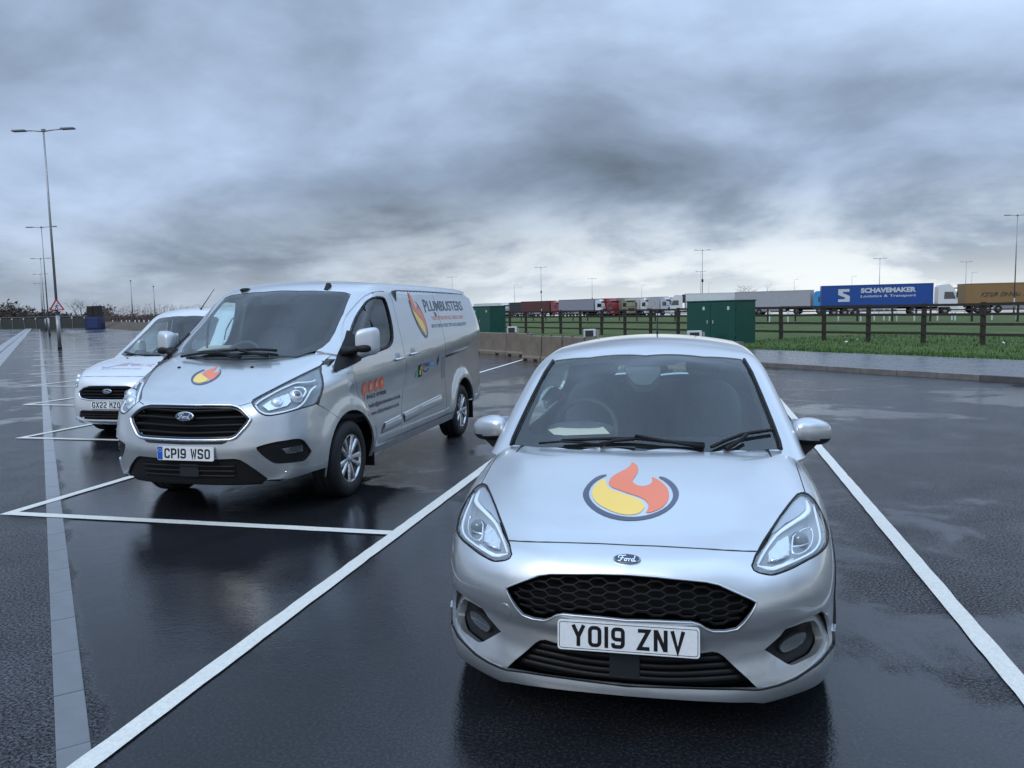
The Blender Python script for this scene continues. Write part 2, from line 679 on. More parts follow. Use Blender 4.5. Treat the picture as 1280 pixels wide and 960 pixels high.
def dense(L, step, closed=True):
    L = np.asarray(L, float)
    out = []
    n = len(L)
    for i in range(n if closed else n - 1):
        a, b = L[i], L[(i + 1) % n]
        k = max(1, int(math.ceil(np.linalg.norm(b - a) / step)))
        for j in range(k):
            out.append(a + (b - a) * j / k)
    if not closed:
        out.append(L[-1])
    return np.array(out)


def area2(L):
    x, y = L[:, 0], L[:, 1]
    return 0.5 * np.sum(x * np.roll(y, -1) - y * np.roll(x, -1))


def inset(L, d):
    """move a closed loop inwards (d > 0) by about d"""
    if area2(L) < 0:
        L = L[::-1]
    t = np.roll(L, -1, axis=0) - np.roll(L, 1, axis=0)
    t /= np.maximum(np.linalg.norm(t, axis=1, keepdims=True), 1e-9)
    return L + np.stack([-t[:, 1], t[:, 0]], 1) * d


def in_poly(P, L):
    x, y = P[:, 0][:, None], P[:, 1][:, None]
    x1, y1 = L[:, 0][None], L[:, 1][None]
    x2, y2 = np.roll(L[:, 0], -1)[None], np.roll(L[:, 1], -1)[None]
    c = ((y1 > y) != (y2 > y)) & (x < (x2 - x1) * (y - y1) / (y2 - y1 + 1e-12) + x1)
    return (c.sum(1) % 2) == 1


def panel(name, car, phi, dom, loop, material, parent, holes=(), step=0.03, gap=0.0015, lip=0.014, out=0.0,
          disp=None, bstep=None, scale=1.0):
    """a piece of the body's skin bounded by loop (uv), with a folded edge"""
    bs = (bstep or step * 0.6)
    loops = [inset(dense(np.asarray(loop, float), bs), gap * scale)]
    for h in holes:
        hh = inset(dense(np.asarray(h, float), bs), -0.0)
        loops.append(hh)
    verts, edges = [], []
    for L in loops:
        n0 = len(verts)
        verts += [tuple(p) for p in L]
        edges += [(n0 + i, n0 + (i + 1) % len(L)) for i in range(len(L))]
    lo, hi = loops[0].min(0), loops[0].max(0)
    gx, gy = np.meshgrid(np.arange(lo[0], hi[0], step), np.arange(lo[1], hi[1], step))
    gx = gx + (np.arange(gx.shape[0])[:, None] % 2) * step * 0.5
    G = np.stack([gx.ravel(), gy.ravel()], 1)
    if len(G):
        keep = in_poly(G, loops[0])
        for L in loops[1:]:
            keep &= ~in_poly(G, L)
        G = G[keep]
        B = np.concatenate(loops)
        if len(G):
            dmin = np.full(len(G), 1e9)
            for i in range(0, len(B), 400):
                dmin = np.minimum(dmin, np.sqrt(((G[:, None, :] - B[None, i:i + 400, :]) ** 2).sum(2)).min(1))
            G = G[dmin > step * 0.45]
        verts += [tuple(p) for p in G]
    co, _, fc, _, _, _ = delaunay_2d_cdt([Vector(p) for p in verts], edges, [], 0, 1e-7)
    UV = np.array([tuple(c) for c in co])
    T = np.array([f for f in fc if len(f) == 3])
    cen = UV[T].mean(1)
    keep = in_poly(cen, loops[0])
    for L in loops[1:]:
        keep &= ~in_poly(cen, L)
    T = T[keep]
    P = car.surf(dom, UV, phi)
    N = grad(phi, P)
    if disp is not None:
        P = P - N * disp(UV, P)[:, None]
    P = P + N * out
    # orientation
    fn = np.cross(P[T[:, 1]] - P[T[:, 0]], P[T[:, 2]] - P[T[:, 0]])
    flip = (fn * N[T].mean(1)).sum(1) < 0
    T[flip] = T[flip][:, ::-1]
    nv = len(P)
    if disp is not None:                                     # displaced: take the normals from the mesh
        fn = np.cross(P[T[:, 1]] - P[T[:, 0]], P[T[:, 2]] - P[T[:, 0]])
        Nm = np.zeros_like(P)
        for k in range(3):
            np.add.at(Nm, T[:, k], fn)
        N = Nm / np.maximum(np.linalg.norm(Nm, axis=1, keepdims=True), 1e-12)
    V, NN, FF = [P], [N], [tuple(t) for t in T]
    if lip > 0:
        ed = {}
        for t in T:
            for a, b in ((t[0], t[1]), (t[1], t[2]), (t[2], t[0])):
                ed[(a, b)] = ed.get((a, b), 0) + 1
        be = [(a, b) for (a, b) in ed if (b, a) not in ed]
        if be:
            be = np.array(be)
            a, b = P[be[:, 0]], P[be[:, 1]]
            na, nb = N[be[:, 0]], N[be[:, 1]]
            tn = np.cross(b - a, (na + nb) / 2)
            tn /= np.maximum(np.linalg.norm(tn, axis=1, keepdims=True), 1e-9)
            r = 0.0012
            m = len(be)
            V += [a, b, b - nb * lip + 0 * tn, a - na * lip]
            NN += [tn, tn, tn, tn]
            for i in range(m):
                FF.append((nv + i + m, nv + i, nv + i + 3 * m, nv + i + 2 * m))
    V = np.concatenate(V)
    NN = np.concatenate(NN)
    me = bpy.data.meshes.new(name)
    me.from_pydata([tuple(p) for p in V], [], FF)
    me.polygons.foreach_set('use_smooth', [True] * len(FF))
    me.update()
    me.normals_split_custom_set_from_vertices([tuple(n) for n in NN])
    return link(name, me, material, parent)


def mirror_loop(L):
    L = np.asarray(L, float).copy()
    L[:, 0] *= -1
    return L[::-1]


def mirrored(o, parent):
    """the same part on the other side of its vehicle (own mesh, x negated)"""
    me = o.data
    vs = np.empty(len(me.vertices) * 3)
    me.vertices.foreach_get('co', vs)
    vs = vs.reshape(-1, 3) * np.array([-1, 1, 1])
    cn = np.empty(len(me.loops) * 3)
    me.corner_normals.foreach_get('vector', cn)
    cn = cn.reshape(-1, 3) * np.array([-1, 1, 1])
    fs, ln = [], []
    for p in me.polygons:
        idx = list(p.loop_indices)
        fs.append([me.loops[i].vertex_index for i in idx][::-1])
        ln += [tuple(cn[i]) for i in idx[::-1]]
    m2 = bpy.data.meshes.new(me.name)
    m2.from_pydata([tuple(v) for v in vs], [], fs)
    m2.polygons.foreach_set('use_smooth', [p.use_smooth for p in me.polygons])
    m2.update()
    m2.normals_split_custom_set(ln)
    for q in me.materials:
        m2.materials.append(q)
    return link(o.name.split('.')[0], m2, None, parent)


def half_sym(P):
    """a chain on the car's x >= 0 side, from centre line to centre line -> closed symmetric loop"""
    P = np.asarray(P, float).copy()
    P[0, 0] = P[-1, 0] = 0.0
    M_ = P[1:-1][::-1].copy()
    M_[:, 0] *= -1
    return np.concatenate([P, M_])
# ---------------------------------------------------------------- stroke lettering
def rounded(pts, r, closed=False, seg=6):
    P = [np.array(p, float) for p in pts]
    n = len(P)
    out = []
    for i, p in enumerate(P):
        if not closed and i in (0, n - 1):
            out.append(p)
            continue
        a, b = P[i - 1], P[(i + 1) % n]
        da, db = a - p, b - p
        la, lb = np.linalg.norm(da), np.linalg.norm(db)
        da, db = da / la, db / lb
        ang = math.acos(max(-1, min(1, float(da @ db))))
        if ang > 3.05:
            out.append(p)
            continue
        d = min(r / math.tan(ang / 2), la * 0.49, lb * 0.49)
        for k in range(seg + 1):
            t = k / seg
            out.append((1 - t) ** 2 * (p + da * d) + 2 * t * (1 - t) * p + t * t * (p + db * d))
    return out


def ribbon(pts, w, closed=False):
    """flat stroke along a 2D polyline -> (verts, quads)"""
    P = np.array(pts, float)
    n = len(P)
    L, R = [], []
    for i in range(n):
        if closed:
            a, b = P[i] - P[i - 1], P[(i + 1) % n] - P[i]
        else:
            a = P[i] - P[i - 1] if i else P[1] - P[0]
            b = P[i + 1] - P[i] if i < n - 1 else P[-1] - P[-2]
        a, b = a / (np.linalg.norm(a) + 1e-9), b / (np.linalg.norm(b) + 1e-9)
        t = a + b
        t = t / (np.linalg.norm(t) + 1e-9)
        nrm = np.array([-t[1], t[0]])
        c = max(0.38, float(nrm @ np.array([-b[1], b[0]])))
        L.append(P[i] + nrm * w / 2 / c)
        R.append(P[i] - nrm * w / 2 / c)
    V = L + R
    m = n if closed else n - 1
    return V, [(i, n + i, n + (i + 1) % n, (i + 1) % n) for i in range(m)]


# glyph: list of (points, corner radius, closed); box 50 x 79, stroke 14
GLY = {
    'O': [([(7, 7), (43, 7), (43, 72), (7, 72)], 15, True)],
    '0': [([(7, 7), (43, 7), (43, 72), (7, 72)], 15, True)],
    '1': [([(25, 0), (25, 79)], 0, False)],
    '9': [([(43, 40), (43, 72), (7, 72), (7, 34), (43, 34)], 13, False), ([(43, 50), (43, 7), (7, 7), (7, 20)], 14, False)],
    '2': [([(7, 58), (7, 72), (43, 72), (43, 44), (7, 26), (7, 7), (45, 7)], 12, False)],
    'Y': [([(5, 79), (25, 36), (25, 0)], 0, False), ([(45, 79), (25, 36)], 0, False)],
    'Z': [([(4, 72), (42, 72), (8, 7), (46, 7)], 0, False)],
    'N': [([(7, 0), (7, 79)], 0, False), ([(43, 0), (43, 79)], 0, False), ([(9, 76), (41, 3)], 0, False)],
    'V': [([(5, 79), (25, 4), (45, 79)], 0, False)],
    'C': [([(43, 54), (43, 72), (7, 72), (7, 7), (43, 7), (43, 25)], 14, False)],
    'P': [([(7, 0), (7, 79)], 0, False), ([(7, 72), (43, 72), (43, 34), (7, 34)], 13, False)],
    'W': [([(4, 79), (14, 4), (25, 60), (36, 4), (46, 79)], 0, False)],
    'S': [([(43, 56), (43, 72), (7, 72), (7, 41), (43, 38), (43, 7), (7, 7), (7, 23)], 12, False)],
    'G': [([(43, 54), (43, 72), (7, 72), (7, 7), (43, 7), (43, 36), (26, 36)], 11, False)],
    'X': [([(5, 79), (45, 0)], 0, False), ([(45, 79), (5, 0)], 0, False)],
    'M': [([(7, 0), (7, 76), (25, 36), (43, 76), (43, 0)], 0, False)],
}


def plate_glyphs(text, h=0.079, gapmid=0.033):
    """the lettering of a plate, centred on (0,0): list of (verts2d, faces)"""
    k = h / 79.0
    adv = 61 * k
    wid = []
    for ch in text:
        wid.append(gapmid if ch == ' ' else (25 * k if ch == '1' else adv))
    tot = sum(wid) - 11 * k
    x = -tot / 2
    out = []
    for ch, w in zip(text, wid):
        if ch != ' ':
            ox = -18 if ch == '1' else 0
            out.append([])
            for pts, r, closed in GLY[ch]:
                q = rounded(pts, r, closed) if r else [np.array(p, float) for p in pts]
                V, Fc = ribbon(q, 14, closed)
                out[-1].append(([((p[0] + ox) * k + x, p[1] * k - h / 2) for p in V], Fc))
        x += w
    return out


def rrect(w, h, r, seg=5):
    out = []
    for cx, cy, a0 in ((w / 2 - r, h / 2 - r, 0), (-w / 2 + r, h / 2 - r, 90), (-w / 2 + r, -h / 2 + r, 180), (w / 2 - r, -h / 2 + r, 270)):
        for k in range(seg + 1):
            a = math.radians(a0 + 90 * k / seg)
            out.append((cx + r * math.cos(a), cy + r * math.sin(a)))
    return out


def number_plate(text, parent, c, tilt, rz=0.0, euro=False, w=0.52, h=0.111):
    """white front plate facing -y, with a black rim line and raised black characters"""
    mt = Matrix.Translation(Vector(c)) @ Matrix.Rotation(rz, 4, 'Z') @ Matrix.Rotation(tilt, 4, 'X')
    b = MB()
    b.prism(rrect(w, h, 0.012), 1, -0.004, 0.006)
    pl = b.build('number_plate', PLATE_W, parent)
    pl.matrix_local = mt
    dx = 0.018 if euro else 0
    for strokes in plate_glyphs(text):
        g = MB()
        for n_, (V, Fc) in enumerate(strokes):
            g.add([(x + dx, -0.0049 - 0.00012 * n_, z) for x, z in V], [f[::-1] for f in Fc])
        g.build('plate_character', PLATE_K, pl, recalc=False)
    if not euro:
        r = MB()
        V, Fc = ribbon(rrect(w - 0.014, h - 0.014, 0.009), 0.0022, True)
        r.add([(x, -0.0046, z) for x, z in V], [f[::-1] for f in Fc])
        r.build('plate_rim_line', PLATE_K, pl, recalc=False)
    else:
        r = MB()
        r.add([(-w / 2 + 0.003, -0.0046, -h / 2 + 0.004), (-w / 2 + 0.05, -0.0046, -h / 2 + 0.004),
               (-w / 2 + 0.05, -0.0046, h / 2 - 0.004), (-w / 2 + 0.003, -0.0046, h / 2 - 0.004)], [(0, 1, 2, 3)])
        bb = r.build('plate_blue_band', mat('plate_blue', (0.012, 0.09, 0.42), rough=0.3), pl, recalc=False)
        q = MB()
        for i in range(12):
            a = i * math.pi / 6
            q.add([(-w / 2 + 0.026 + 0.013 * math.cos(a) + dx, -0.0049, 0.022 + 0.013 * math.sin(a) + dz)
                   for dx, dz in ((-.0018, -.0018), (.0018, -.0018), (.0018, .0018), (-.0018, .0018))], [(0, 1, 2, 3)])
        q.build('plate_emblem', WHITE_VINYL, bb, recalc=False)
    return pl


def text_mesh(body, size=1.0, shear=0.0, bold=0.0, align='LEFT', space=1.0):
    """2D verts and faces of a line of lettering in the built-in font"""
    cu = bpy.data.curves.new('t', 'FONT')
    cu.body = body
    cu.size = size
    cu.shear = shear
    cu.offset = bold
    cu.align_x = align
    cu.space_character = space
    cu.resolution_u = 3
    ob = bpy.data.objects.new('t', cu)
    me = bpy.data.meshes.new_from_object(ob)
    V = [(v.co.x, v.co.y) for v in me.vertices]
    Fc = [tuple(p.vertices) for p in me.polygons]
    bpy.data.objects.remove(ob)
    bpy.data.curves.remove(cu)
    bpy.data.meshes.remove(me)
    return V, Fc


# script lettering of the oval badge: strokes in a box about 100 x 40
FORD = [
    [(6, 22), (3, 30), (12, 37), (30, 36), (42, 38)], [(26, 37), (22, 20), (15, 6), (6, 4), (4, 9)], [(12, 20), (22, 21), (33, 23)],
    [(44, 20), (37, 18), (34, 9), (39, 4), (46, 8), (47, 16), (43, 20), (50, 18), (55, 20)],
    [(55, 20), (58, 14), (56, 4)], [(57, 13), (62, 19), (67, 19)],
    [(82, 18), (76, 20), (70, 14), (71, 5), (77, 4), (82, 12), (88, 37)], [(85, 24), (82, 8), (86, 4), (92, 8)],
]


def oval_badge(parent, c, w, h, tilt, rim=SATIN):
    mt = Matrix.Translation(Vector(c)) @ Matrix.Rotation(tilt, 4, 'X')
    el = lambda a, b: [(a * math.cos(t), b * math.sin(t)) for t in np.linspace(0, 2 * math.pi, 33)[:-1]]
    b = MB()
    o, i_ = el(w / 2, h / 2), el(w / 2 * 0.90, h / 2 * 0.82)
    n = len(o)
    b.add([(x, -0.004, z) for x, z in o] + [(x, -0.007, z) for x, z in i_] + [(x, 0.008, z) for x, z in o],
          [(k, (k + 1) % n, n + (k + 1) % n, n + k) for k in range(n)] + [(2 * n + k, 2 * n + (k + 1) % n, (k + 1) % n, k) for k in range(n)], True)
    bd = b.build('badge', rim, parent)
    bd.matrix_local = mt
    f = MB()
    f.add([(x * 1.01, -0.0058, z * 1.01) for x, z in i_], [tuple(range(n))])
    f.build('badge_field', BADGE_BLUE, bd)
    t = MB()
    k = w * 0.68 / 96
    for s_ in FORD:
        V, Fc = ribbon(chaikin(s_, 2, closed=False), 4.6)
        t.add([((x - 48) * k, -0.0072, (z - 20.5) * k) for x, z in V], [q[::-1] for q in Fc])
    t.build('badge_lettering', CHROME, bd, recalc=False)
    return bd
# ---------------------------------------------------------------- wet tarmac
def tarmac_material():
    m = bpy.data.materials.new('wet_tarmac')
    m.use_nodes = True
    nt = m.node_tree
    b = nt.nodes['Principled BSDF']
    L = nt.links.new

    def N(t, **kw):
        n = nt.nodes.new(t)
        for k, v in kw.items():
            setattr(n, k, v)
        return n

    def noise(scale, detail, rough=0.55, dist=0.0, vec=None):
        n = N('ShaderNodeTexNoise')
        n.inputs['Scale'].default_value = scale
        n.inputs['Detail'].default_value = detail
        n.inputs['Roughness'].default_value = rough
        n.inputs['Distortion'].default_value = dist
        L(vec or tcn.outputs['Object'], n.inputs['Vector'])
        return n.outputs['Fac']

    def rmap(v, a, c, d, e_):
        n = N('ShaderNodeMapRange', clamp=True, interpolation_type='SMOOTHSTEP')
        L(v, n.inputs[0])
        for i, q in enumerate((a, c, d, e_)):
            n.inputs[i + 1].default_value = q
        return n.outputs[0]

    def mth(op, a, c, clamp=False):
        n = N('ShaderNodeMath', operation=op, use_clamp=clamp)
        for i, v in enumerate((a, c)):
            if isinstance(v, (int, float)):
                n.inputs[i].default_value = v
            else:
                L(v, n.inputs[i])
        return n.outputs[0]
    tcn = N('ShaderNodeTexCoord')
    n1 = noise(0.22, 5, 0.55, 0.6)
    n2 = noise(1.3, 7, 0.62, 0.6)
    pud = mth('ADD', mth('MULTIPLY', n1, 0.75), mth('MULTIPLY', n2, 0.3))
    sp_ = N('ShaderNodeSeparateXYZ')
    L(tcn.outputs['Object'], sp_.inputs[0])
    side_ = mth('MULTIPLY', mth('ADD', sp_.outputs[0], sp_.outputs[1]), 0.7071)      # distance across the drain
    pond = mth('MULTIPLY', rmap(side_, 0.0, 0.25, 0.0, 1.0), rmap(side_, 1.6, 4.2, 1.0, 0.0))     # water lies along its right-hand side
    dry = rmap(side_, -3.0, -0.05, 0.0, 1.0)
    dry = mth('MULTIPLY', dry, rmap(side_, -0.05, 0.05, 1.0, 0.0))
    dry = mth('MULTIPLY', dry, rmap(mth('MULTIPLY', mth('SUBTRACT', sp_.outputs[1], sp_.outputs[0]), 0.7071), 7.0, 16.0, 1.0, 0.0))
    pud = mth('SUBTRACT', mth('ADD', pud, mth('MULTIPLY', pond, 0.16)), mth('MULTIPLY', dry, 0.12))
    wet = rmap(pud, 0.49, 0.59, 0.0, 1.0)                  # 1 = standing film of water
    grain = noise(70, 6, 0.75)
    vor = N('ShaderNodeTexVoronoi')
    vor.inputs['Scale'].default_value = 75
    L(tcn.outputs['Object'], vor.inputs['Vector'])
    mix = N('ShaderNodeMix', data_type='RGBA')
    mix.inputs['A'].default_value = (0.010, 0.010, 0.012, 1)
    mix.inputs['B'].default_value = (0.100, 0.105, 0.118, 1)
    L(rmap(mth('ADD', mth('MULTIPLY', grain, 0.8), mth('MULTIPLY', n2, 0.2)), 0.44, 0.64, 0, 1), mix.inputs['Factor'])  # shade of the pits between the stones painted into the base colour
    mixw = N('ShaderNodeMix', data_type='RGBA')
    L(mth('MULTIPLY', wet, 0.75), mixw.inputs['Factor'])
    L(mix.outputs['Result'], mixw.inputs['A'])
    mixw.inputs['B'].default_value = (0.010, 0.011, 0.013, 1)   # water film darkens the stone
    L(mixw.outputs['Result'], b.inputs['Base Color'])
    L(rmap(wet, 0, 1, 0.17, 0.035), b.inputs['Roughness'])
    b.inputs['IOR'].default_value = 1.38
    pit = mth('ADD', mth('MULTIPLY', grain, 0.75), mth('MULTIPLY', noise(160, 3, 0.6), 0.35))
    tops = rmap(pit, 0.46, 0.64, 0.05, 1.0)                 # shade of the pits put into the specular level, stone tops keep full reflection
    L(rmap(mth('MAXIMUM', tops, wet), 0, 1, 0.02, 0.62), b.inputs['Specular IOR Level'])
    bp = N('ShaderNodeBump')
    bp.inputs['Distance'].default_value = 0.007
    h = mth('ADD', mth('MULTIPLY', vor.outputs['Distance'], 0.7), mth('MULTIPLY', grain, 0.8))
    L(h, bp.inputs['Height'])
    L(rmap(wet, 0, 1, 0.85, 0.10), bp.inputs['Strength'])
    bp2 = N('ShaderNodeBump')
    bp2.inputs['Distance'].default_value = 0.02
    bp2.inputs['Strength'].default_value = 0.09
    L(mth('ADD', noise(5.5, 3, 0.5, 0.3), mth('MULTIPLY', noise(26, 4, 0.6, 0.4), 0.30)), bp2.inputs['Height'])
    L(bp.outputs[0], bp2.inputs['Normal'])
    L(bp2.outputs[0], b.inputs['Normal'])
    return m


TARMAC = tarmac_material()


def sheet(name, pts, z, material, kind='structure', parent=None):
    me = bpy.data.meshes.new(name)
    me.from_pydata([(p[0], p[1], z) for p in pts], [], [tuple(range(len(pts)))])
    if me.polygons[0].normal.z < 0:
        me.flip_normals()
    o = link(name, me, material, parent)
    if kind and parent is None:
        o['kind'] = kind
    return o


sheet('car_park', [(-900, -60), (900, -60), (900, 1500), (-900, 1500)], 0.0, TARMAC)
# ---------------------------------------------------------------- the small hatchback
FX0, FY0 = -0.265, 2.775
_F0 = Spl((0.14, 0.05), (0.18, 0.022), (0.22, 0.012), (0.27, 0.02), (0.34, 0.034), (0.40, 0.036), (0.46, 0.016), (0.52, 0.006), (0.58, 0.016), (0.64, 0.037), (0.69, 0.062), (0.73, 0.095), (0.77, 0.16), (0.82, 0.30))
_S = Spl((0.15, 0.95), (0.40, 0.95), (0.55, 1.0), (0.70, 1.15), (0.85, 1.3))
_YF = Spl((0, 0), (0.15, 0.004), (0.30, 0.018), (0.45, 0.052), (0.58, 0.108), (0.68, 0.185), (0.76, 0.30), (0.82, 0.45), (0.87, 0.66), (0.90, 0.9))
_WY = Spl((0.0, 0.845), (0.3, 0.858), (0.6, 0.866), (0.83, 0.8675), (1.2, 0.856), (2.0, 0.858), (2.9, 0.866), (3.3, 0.866), (3.7, 0.84), (4.05, 0.78))
_WZ = Spl((0.12, -0.07), (0.20, -0.035), (0.32, -0.012), (0.50, 0.0), (0.62, 0.0), (0.70, -0.010), (0.78, -0.032), (0.88, -0.062), (1.0, -0.10))
_T0 = Spl((0.0, 0.70), (0.10, 0.752), (0.18, 0.786), (0.30, 0.825), (0.50, 0.876), (0.75, 0.925), (1.0, 0.958), (1.3, 0.972), (2.0, 0.965), (4.0, 0.99))
_XC = Spl((0.0, 0.30), (0.2, 0.36), (0.6, 0.50), (1.0, 0.62), (1.4, 0.72))


def fiesta_low(P):
    x, y, z = np.abs(P[:, 0]), P[:, 1], P[:, 2]
    s = _S(z)
    zs = z - 0.055 * sstep(0.25, 0.75, x)                    # the fascia's level lines rise towards the corners
    Fy = _F0(zs) + s * _YF(x)
    sl = (_YF(x + 0.01) - _YF(x - 0.01)) / 0.02 * s
    sz = (_F0(zs + 0.01) - _F0(zs - 0.01)) / 0.02
    f = (Fy - y) / np.sqrt(1 + sl * sl + sz * sz)
    sd = x - (_WY(y) + _WZ(z))
    T = _T0(y) - 0.030 * (x / 0.7) ** 2 - 0.22 * srelu(x - _XC(y), 0.05)
    tp = (z - T) * 0.97
    b = smax(smax(f, sd, 0.14), tp, 0.085)
    b = np.maximum(b, y - 4.03 + 0.35 * np.maximum(z - 0.9, 0))
    return smax(b, 0.165 - z, 0.02)


_R0 = Spl((1.3, 1.29), (1.55, 1.348), (1.75, 1.398), (2.0, 1.436), (2.35, 1.459), (2.8, 1.462), (3.3, 1.44), (3.7, 1.405), (4.0, 1.37))
_YW = Spl((0.85, 0.80), (0.95, 0.985), (1.10, 1.23), (1.25, 1.475), (1.40, 1.745), (1.5, 1.94))
_WG = Spl((0.80, 0.832), (0.95, 0.792), (1.05, 0.757), (1.2, 0.697), (1.35, 0.628), (1.45, 0.58))


def fiesta_gh(P):
    x, y, z = np.abs(P[:, 0]), P[:, 1], P[:, 2]
    ws = (_YW(z) + 0.44 * x * x - y) * 0.52
    sd = (x - _WG(z) - 0.015 * sstep(1.2, 2.2, y) + 0.05 * sstep(2.8, 4.0, y)) * 0.93
    rf = z - (_R0(y) - 0.055 * (x / 0.55) ** 2)
    rr = (y - (4.0 - 0.75 * np.maximum(z - 0.95, 0))) * 0.8
    return np.maximum(smax(smax(smax(ws, sd, 0.07), rf, 0.06), rr, 0.1), 0.80 - z)


# ---------------------------------------------------------------- pieces shared by the vehicles
def chain_px(car, phi, *parts):
    return car.hit([p for q in parts for p in q], phi)


def side_pts(car, phi, yz, z_off=0.0):
    yz = np.asarray(yz, float)
    O = np.stack([0 * yz[:, 0], yz[:, 0], yz[:, 1]], 1)
    D = np.repeat(np.array([[1.0, 0, 0]]), len(yz), 0)
    return march(phi, O, D, 1.6, n=120, inside=True)


def arch_pts(cy, cz, R, a0, a1, n=18):
    return [(cy + R * math.cos(math.radians(a)), cz + R * math.sin(math.radians(a))) for a in np.linspace(a0, a1, n)]


def both(o, root):
    return o, mirrored(o, root)


def strand(car, phi, dom, uv, depth, r, mb, flat=1.0, seg=6, closed=False, mirror=False):
    uv = np.asarray(uv, float)
    P = car.surf(dom, uv, phi)
    N = grad(phi, P)
    Q = P - N * depth
    if mirror:
        Q = Q * np.array([-1, 1, 1])
    mb.tube(Q, r, seg=seg, flat=flat, closed=closed)


def off_px(car, phi, pix, depth):
    P = car.hit(pix, phi)
    return P - grad(phi, P) * depth


def make_wheel(root, c, R, W, rimR, side, spokes=10, twin=False, kind='alloy'):
    """wheel > tyre, rim, hub; side = +1 for the x > 0 side"""
    s = side
    hub = MB()
    hub.lathe([(-0.02 * s, 0.001), (-0.02 * s, rimR * 0.95), (-0.05 * s, rimR * 0.97), (-W * 0.9 * s, rimR * 0.97)], (0, 0, 0), 'x', 28)
    wh = hub.build('wheel', BLACK_PL, root)
    wh.location = c
    t = MB()
    b = 0.018
    prof = [(-0.012 * s, rimR * 0.99), (0.004 * s, rimR * 1.03), (0.008 * s, (rimR + R) / 2), (0.0 * s, R - b * 1.6), (-b * 0.7 * s, R - b * 0.5), (-b * 1.6 * s, R),
            (-W * 0.33 * s, R), (-W * 0.33 * s - 0.004 * s, R - 0.006), (-W * 0.36 * s, R), (-W * 0.62 * s, R), (-W * 0.62 * s - 0.004 * s, R - 0.006), (-W * 0.65 * s, R),
            (-(W - b) * s, R), (-W * s, R - b), (-W * s, rimR)]
    t.lathe(prof, (0, 0, 0), 'x', 48)
    t.build('tyre', RUBBER, wh)
    r = MB()
    r.lathe([(-0.05 * s, rimR * 0.93), (-0.006 * s, rimR * 0.95), (0.0, rimR * 0.985), (-0.004 * s, rimR * 1.01), (-0.02 * s, rimR * 1.01)], (0, 0, 0), 'x', 48)
    r.lathe([(0.0, 0.001), (0.0, rimR * 0.2), (-0.02 * s, rimR * 0.26), (-0.04 * s, rimR * 0.26)], (-0.012 * s, 0, 0), 'x', 24)
    if kind == 'steel':
        r.lathe([(-0.03 * s, rimR * 0.2), (-0.012 * s, rimR * 0.5), (-0.035 * s, rimR * 0.8), (-0.03 * s, rimR * 0.95)], (0, 0, 0), 'x', 32)
    else:
        for k in range(spokes):
            a = 2 * math.pi * k / spokes + (0.16 if (k % 2 and twin) else 0) - (0.0)
            w0, w1 = rimR * 0.085, rimR * 0.125
            ca, sa = math.cos(a), math.sin(a)
            q = []
            for (rr, ww, xx) in ((rimR * 0.16, w0, -0.014), (rimR * 0.6, (w0 + w1) / 2, -0.006), (rimR * 0.96, w1, -0.003)):
                for sg, dx in ((-1, -0.012), (-0.55, 0.0), (0.55, 0.0), (1, -0.012)):
                    q.append(((xx + dx) * s, rr * ca - sg * ww * sa, rr * sa + sg * ww * ca))
            fs = []
            for i in range(2):
                for j in range(3):
                    fs.append((i * 4 + j, i * 4 + j + 1, i * 4 + 5 + j, i * 4 + 4 + j))
            r.add(q, fs)
    r.build('rim', ALLOY, wh)
    cp = MB()
    cp.lathe([(0.004 * s, 0.001), (0.003 * s, rimR * 0.12), (-0.004 * s, rimR * 0.14)], (-0.008 * s, 0, 0), 'x', 20)
    for k in range(5):
        a = 2 * math.pi * (k + 0.5) / 5
        cp.lathe([(0.001 * s, 0.001), (0.001 * s, 0.009), (-0.012 * s, 0.010)], (-0.012 * s, rimR * 0.2 * math.cos(a), rimR * 0.2 * math.sin(a)), 'x', 8)
    cp.build('hub_cap', LAMP_DARK, wh)
    d = MB()
    d.lathe([(-0.075 * s, 0.05), (-0.075 * s, rimR * 0.72), (-0.10 * s, rimR * 0.72)], (0, 0, 0), 'x', 28)
    d.build('brake_disc', mat('brake_disc', (0.22, 0.21, 0.20), rough=0.4, metal=0.9), wh)
    return wh


def blob(mb, c, r, p=2.6, nu=20, nv=14, shape=None):
    """superellipsoid with an optional deformation"""
    vs, fs = [], []
    sg = lambda v: math.copysign(abs(v) ** (2 / p), v)
    for i in range(nv + 1):
        ph = -math.pi / 2 + math.pi * i / nv
        for j in range(nu):
            th = 2 * math.pi * j / nu
            q = np.array([r[0] * sg(math.cos(ph)) * sg(math.cos(th)), r[1] * sg(math.cos(ph)) * sg(math.sin(th)), r[2] * sg(math.sin(ph))])
            if shape:
                q = shape(q)
            vs.append(np.asarray(c) + q)
    for i in range(nv):
        for j in range(nu):
            k = (j + 1) % nu
            fs.append((i * nu + j, i * nu + k, (i + 1) * nu + k, (i + 1) * nu + j))
    mb.add(vs, fs, True)


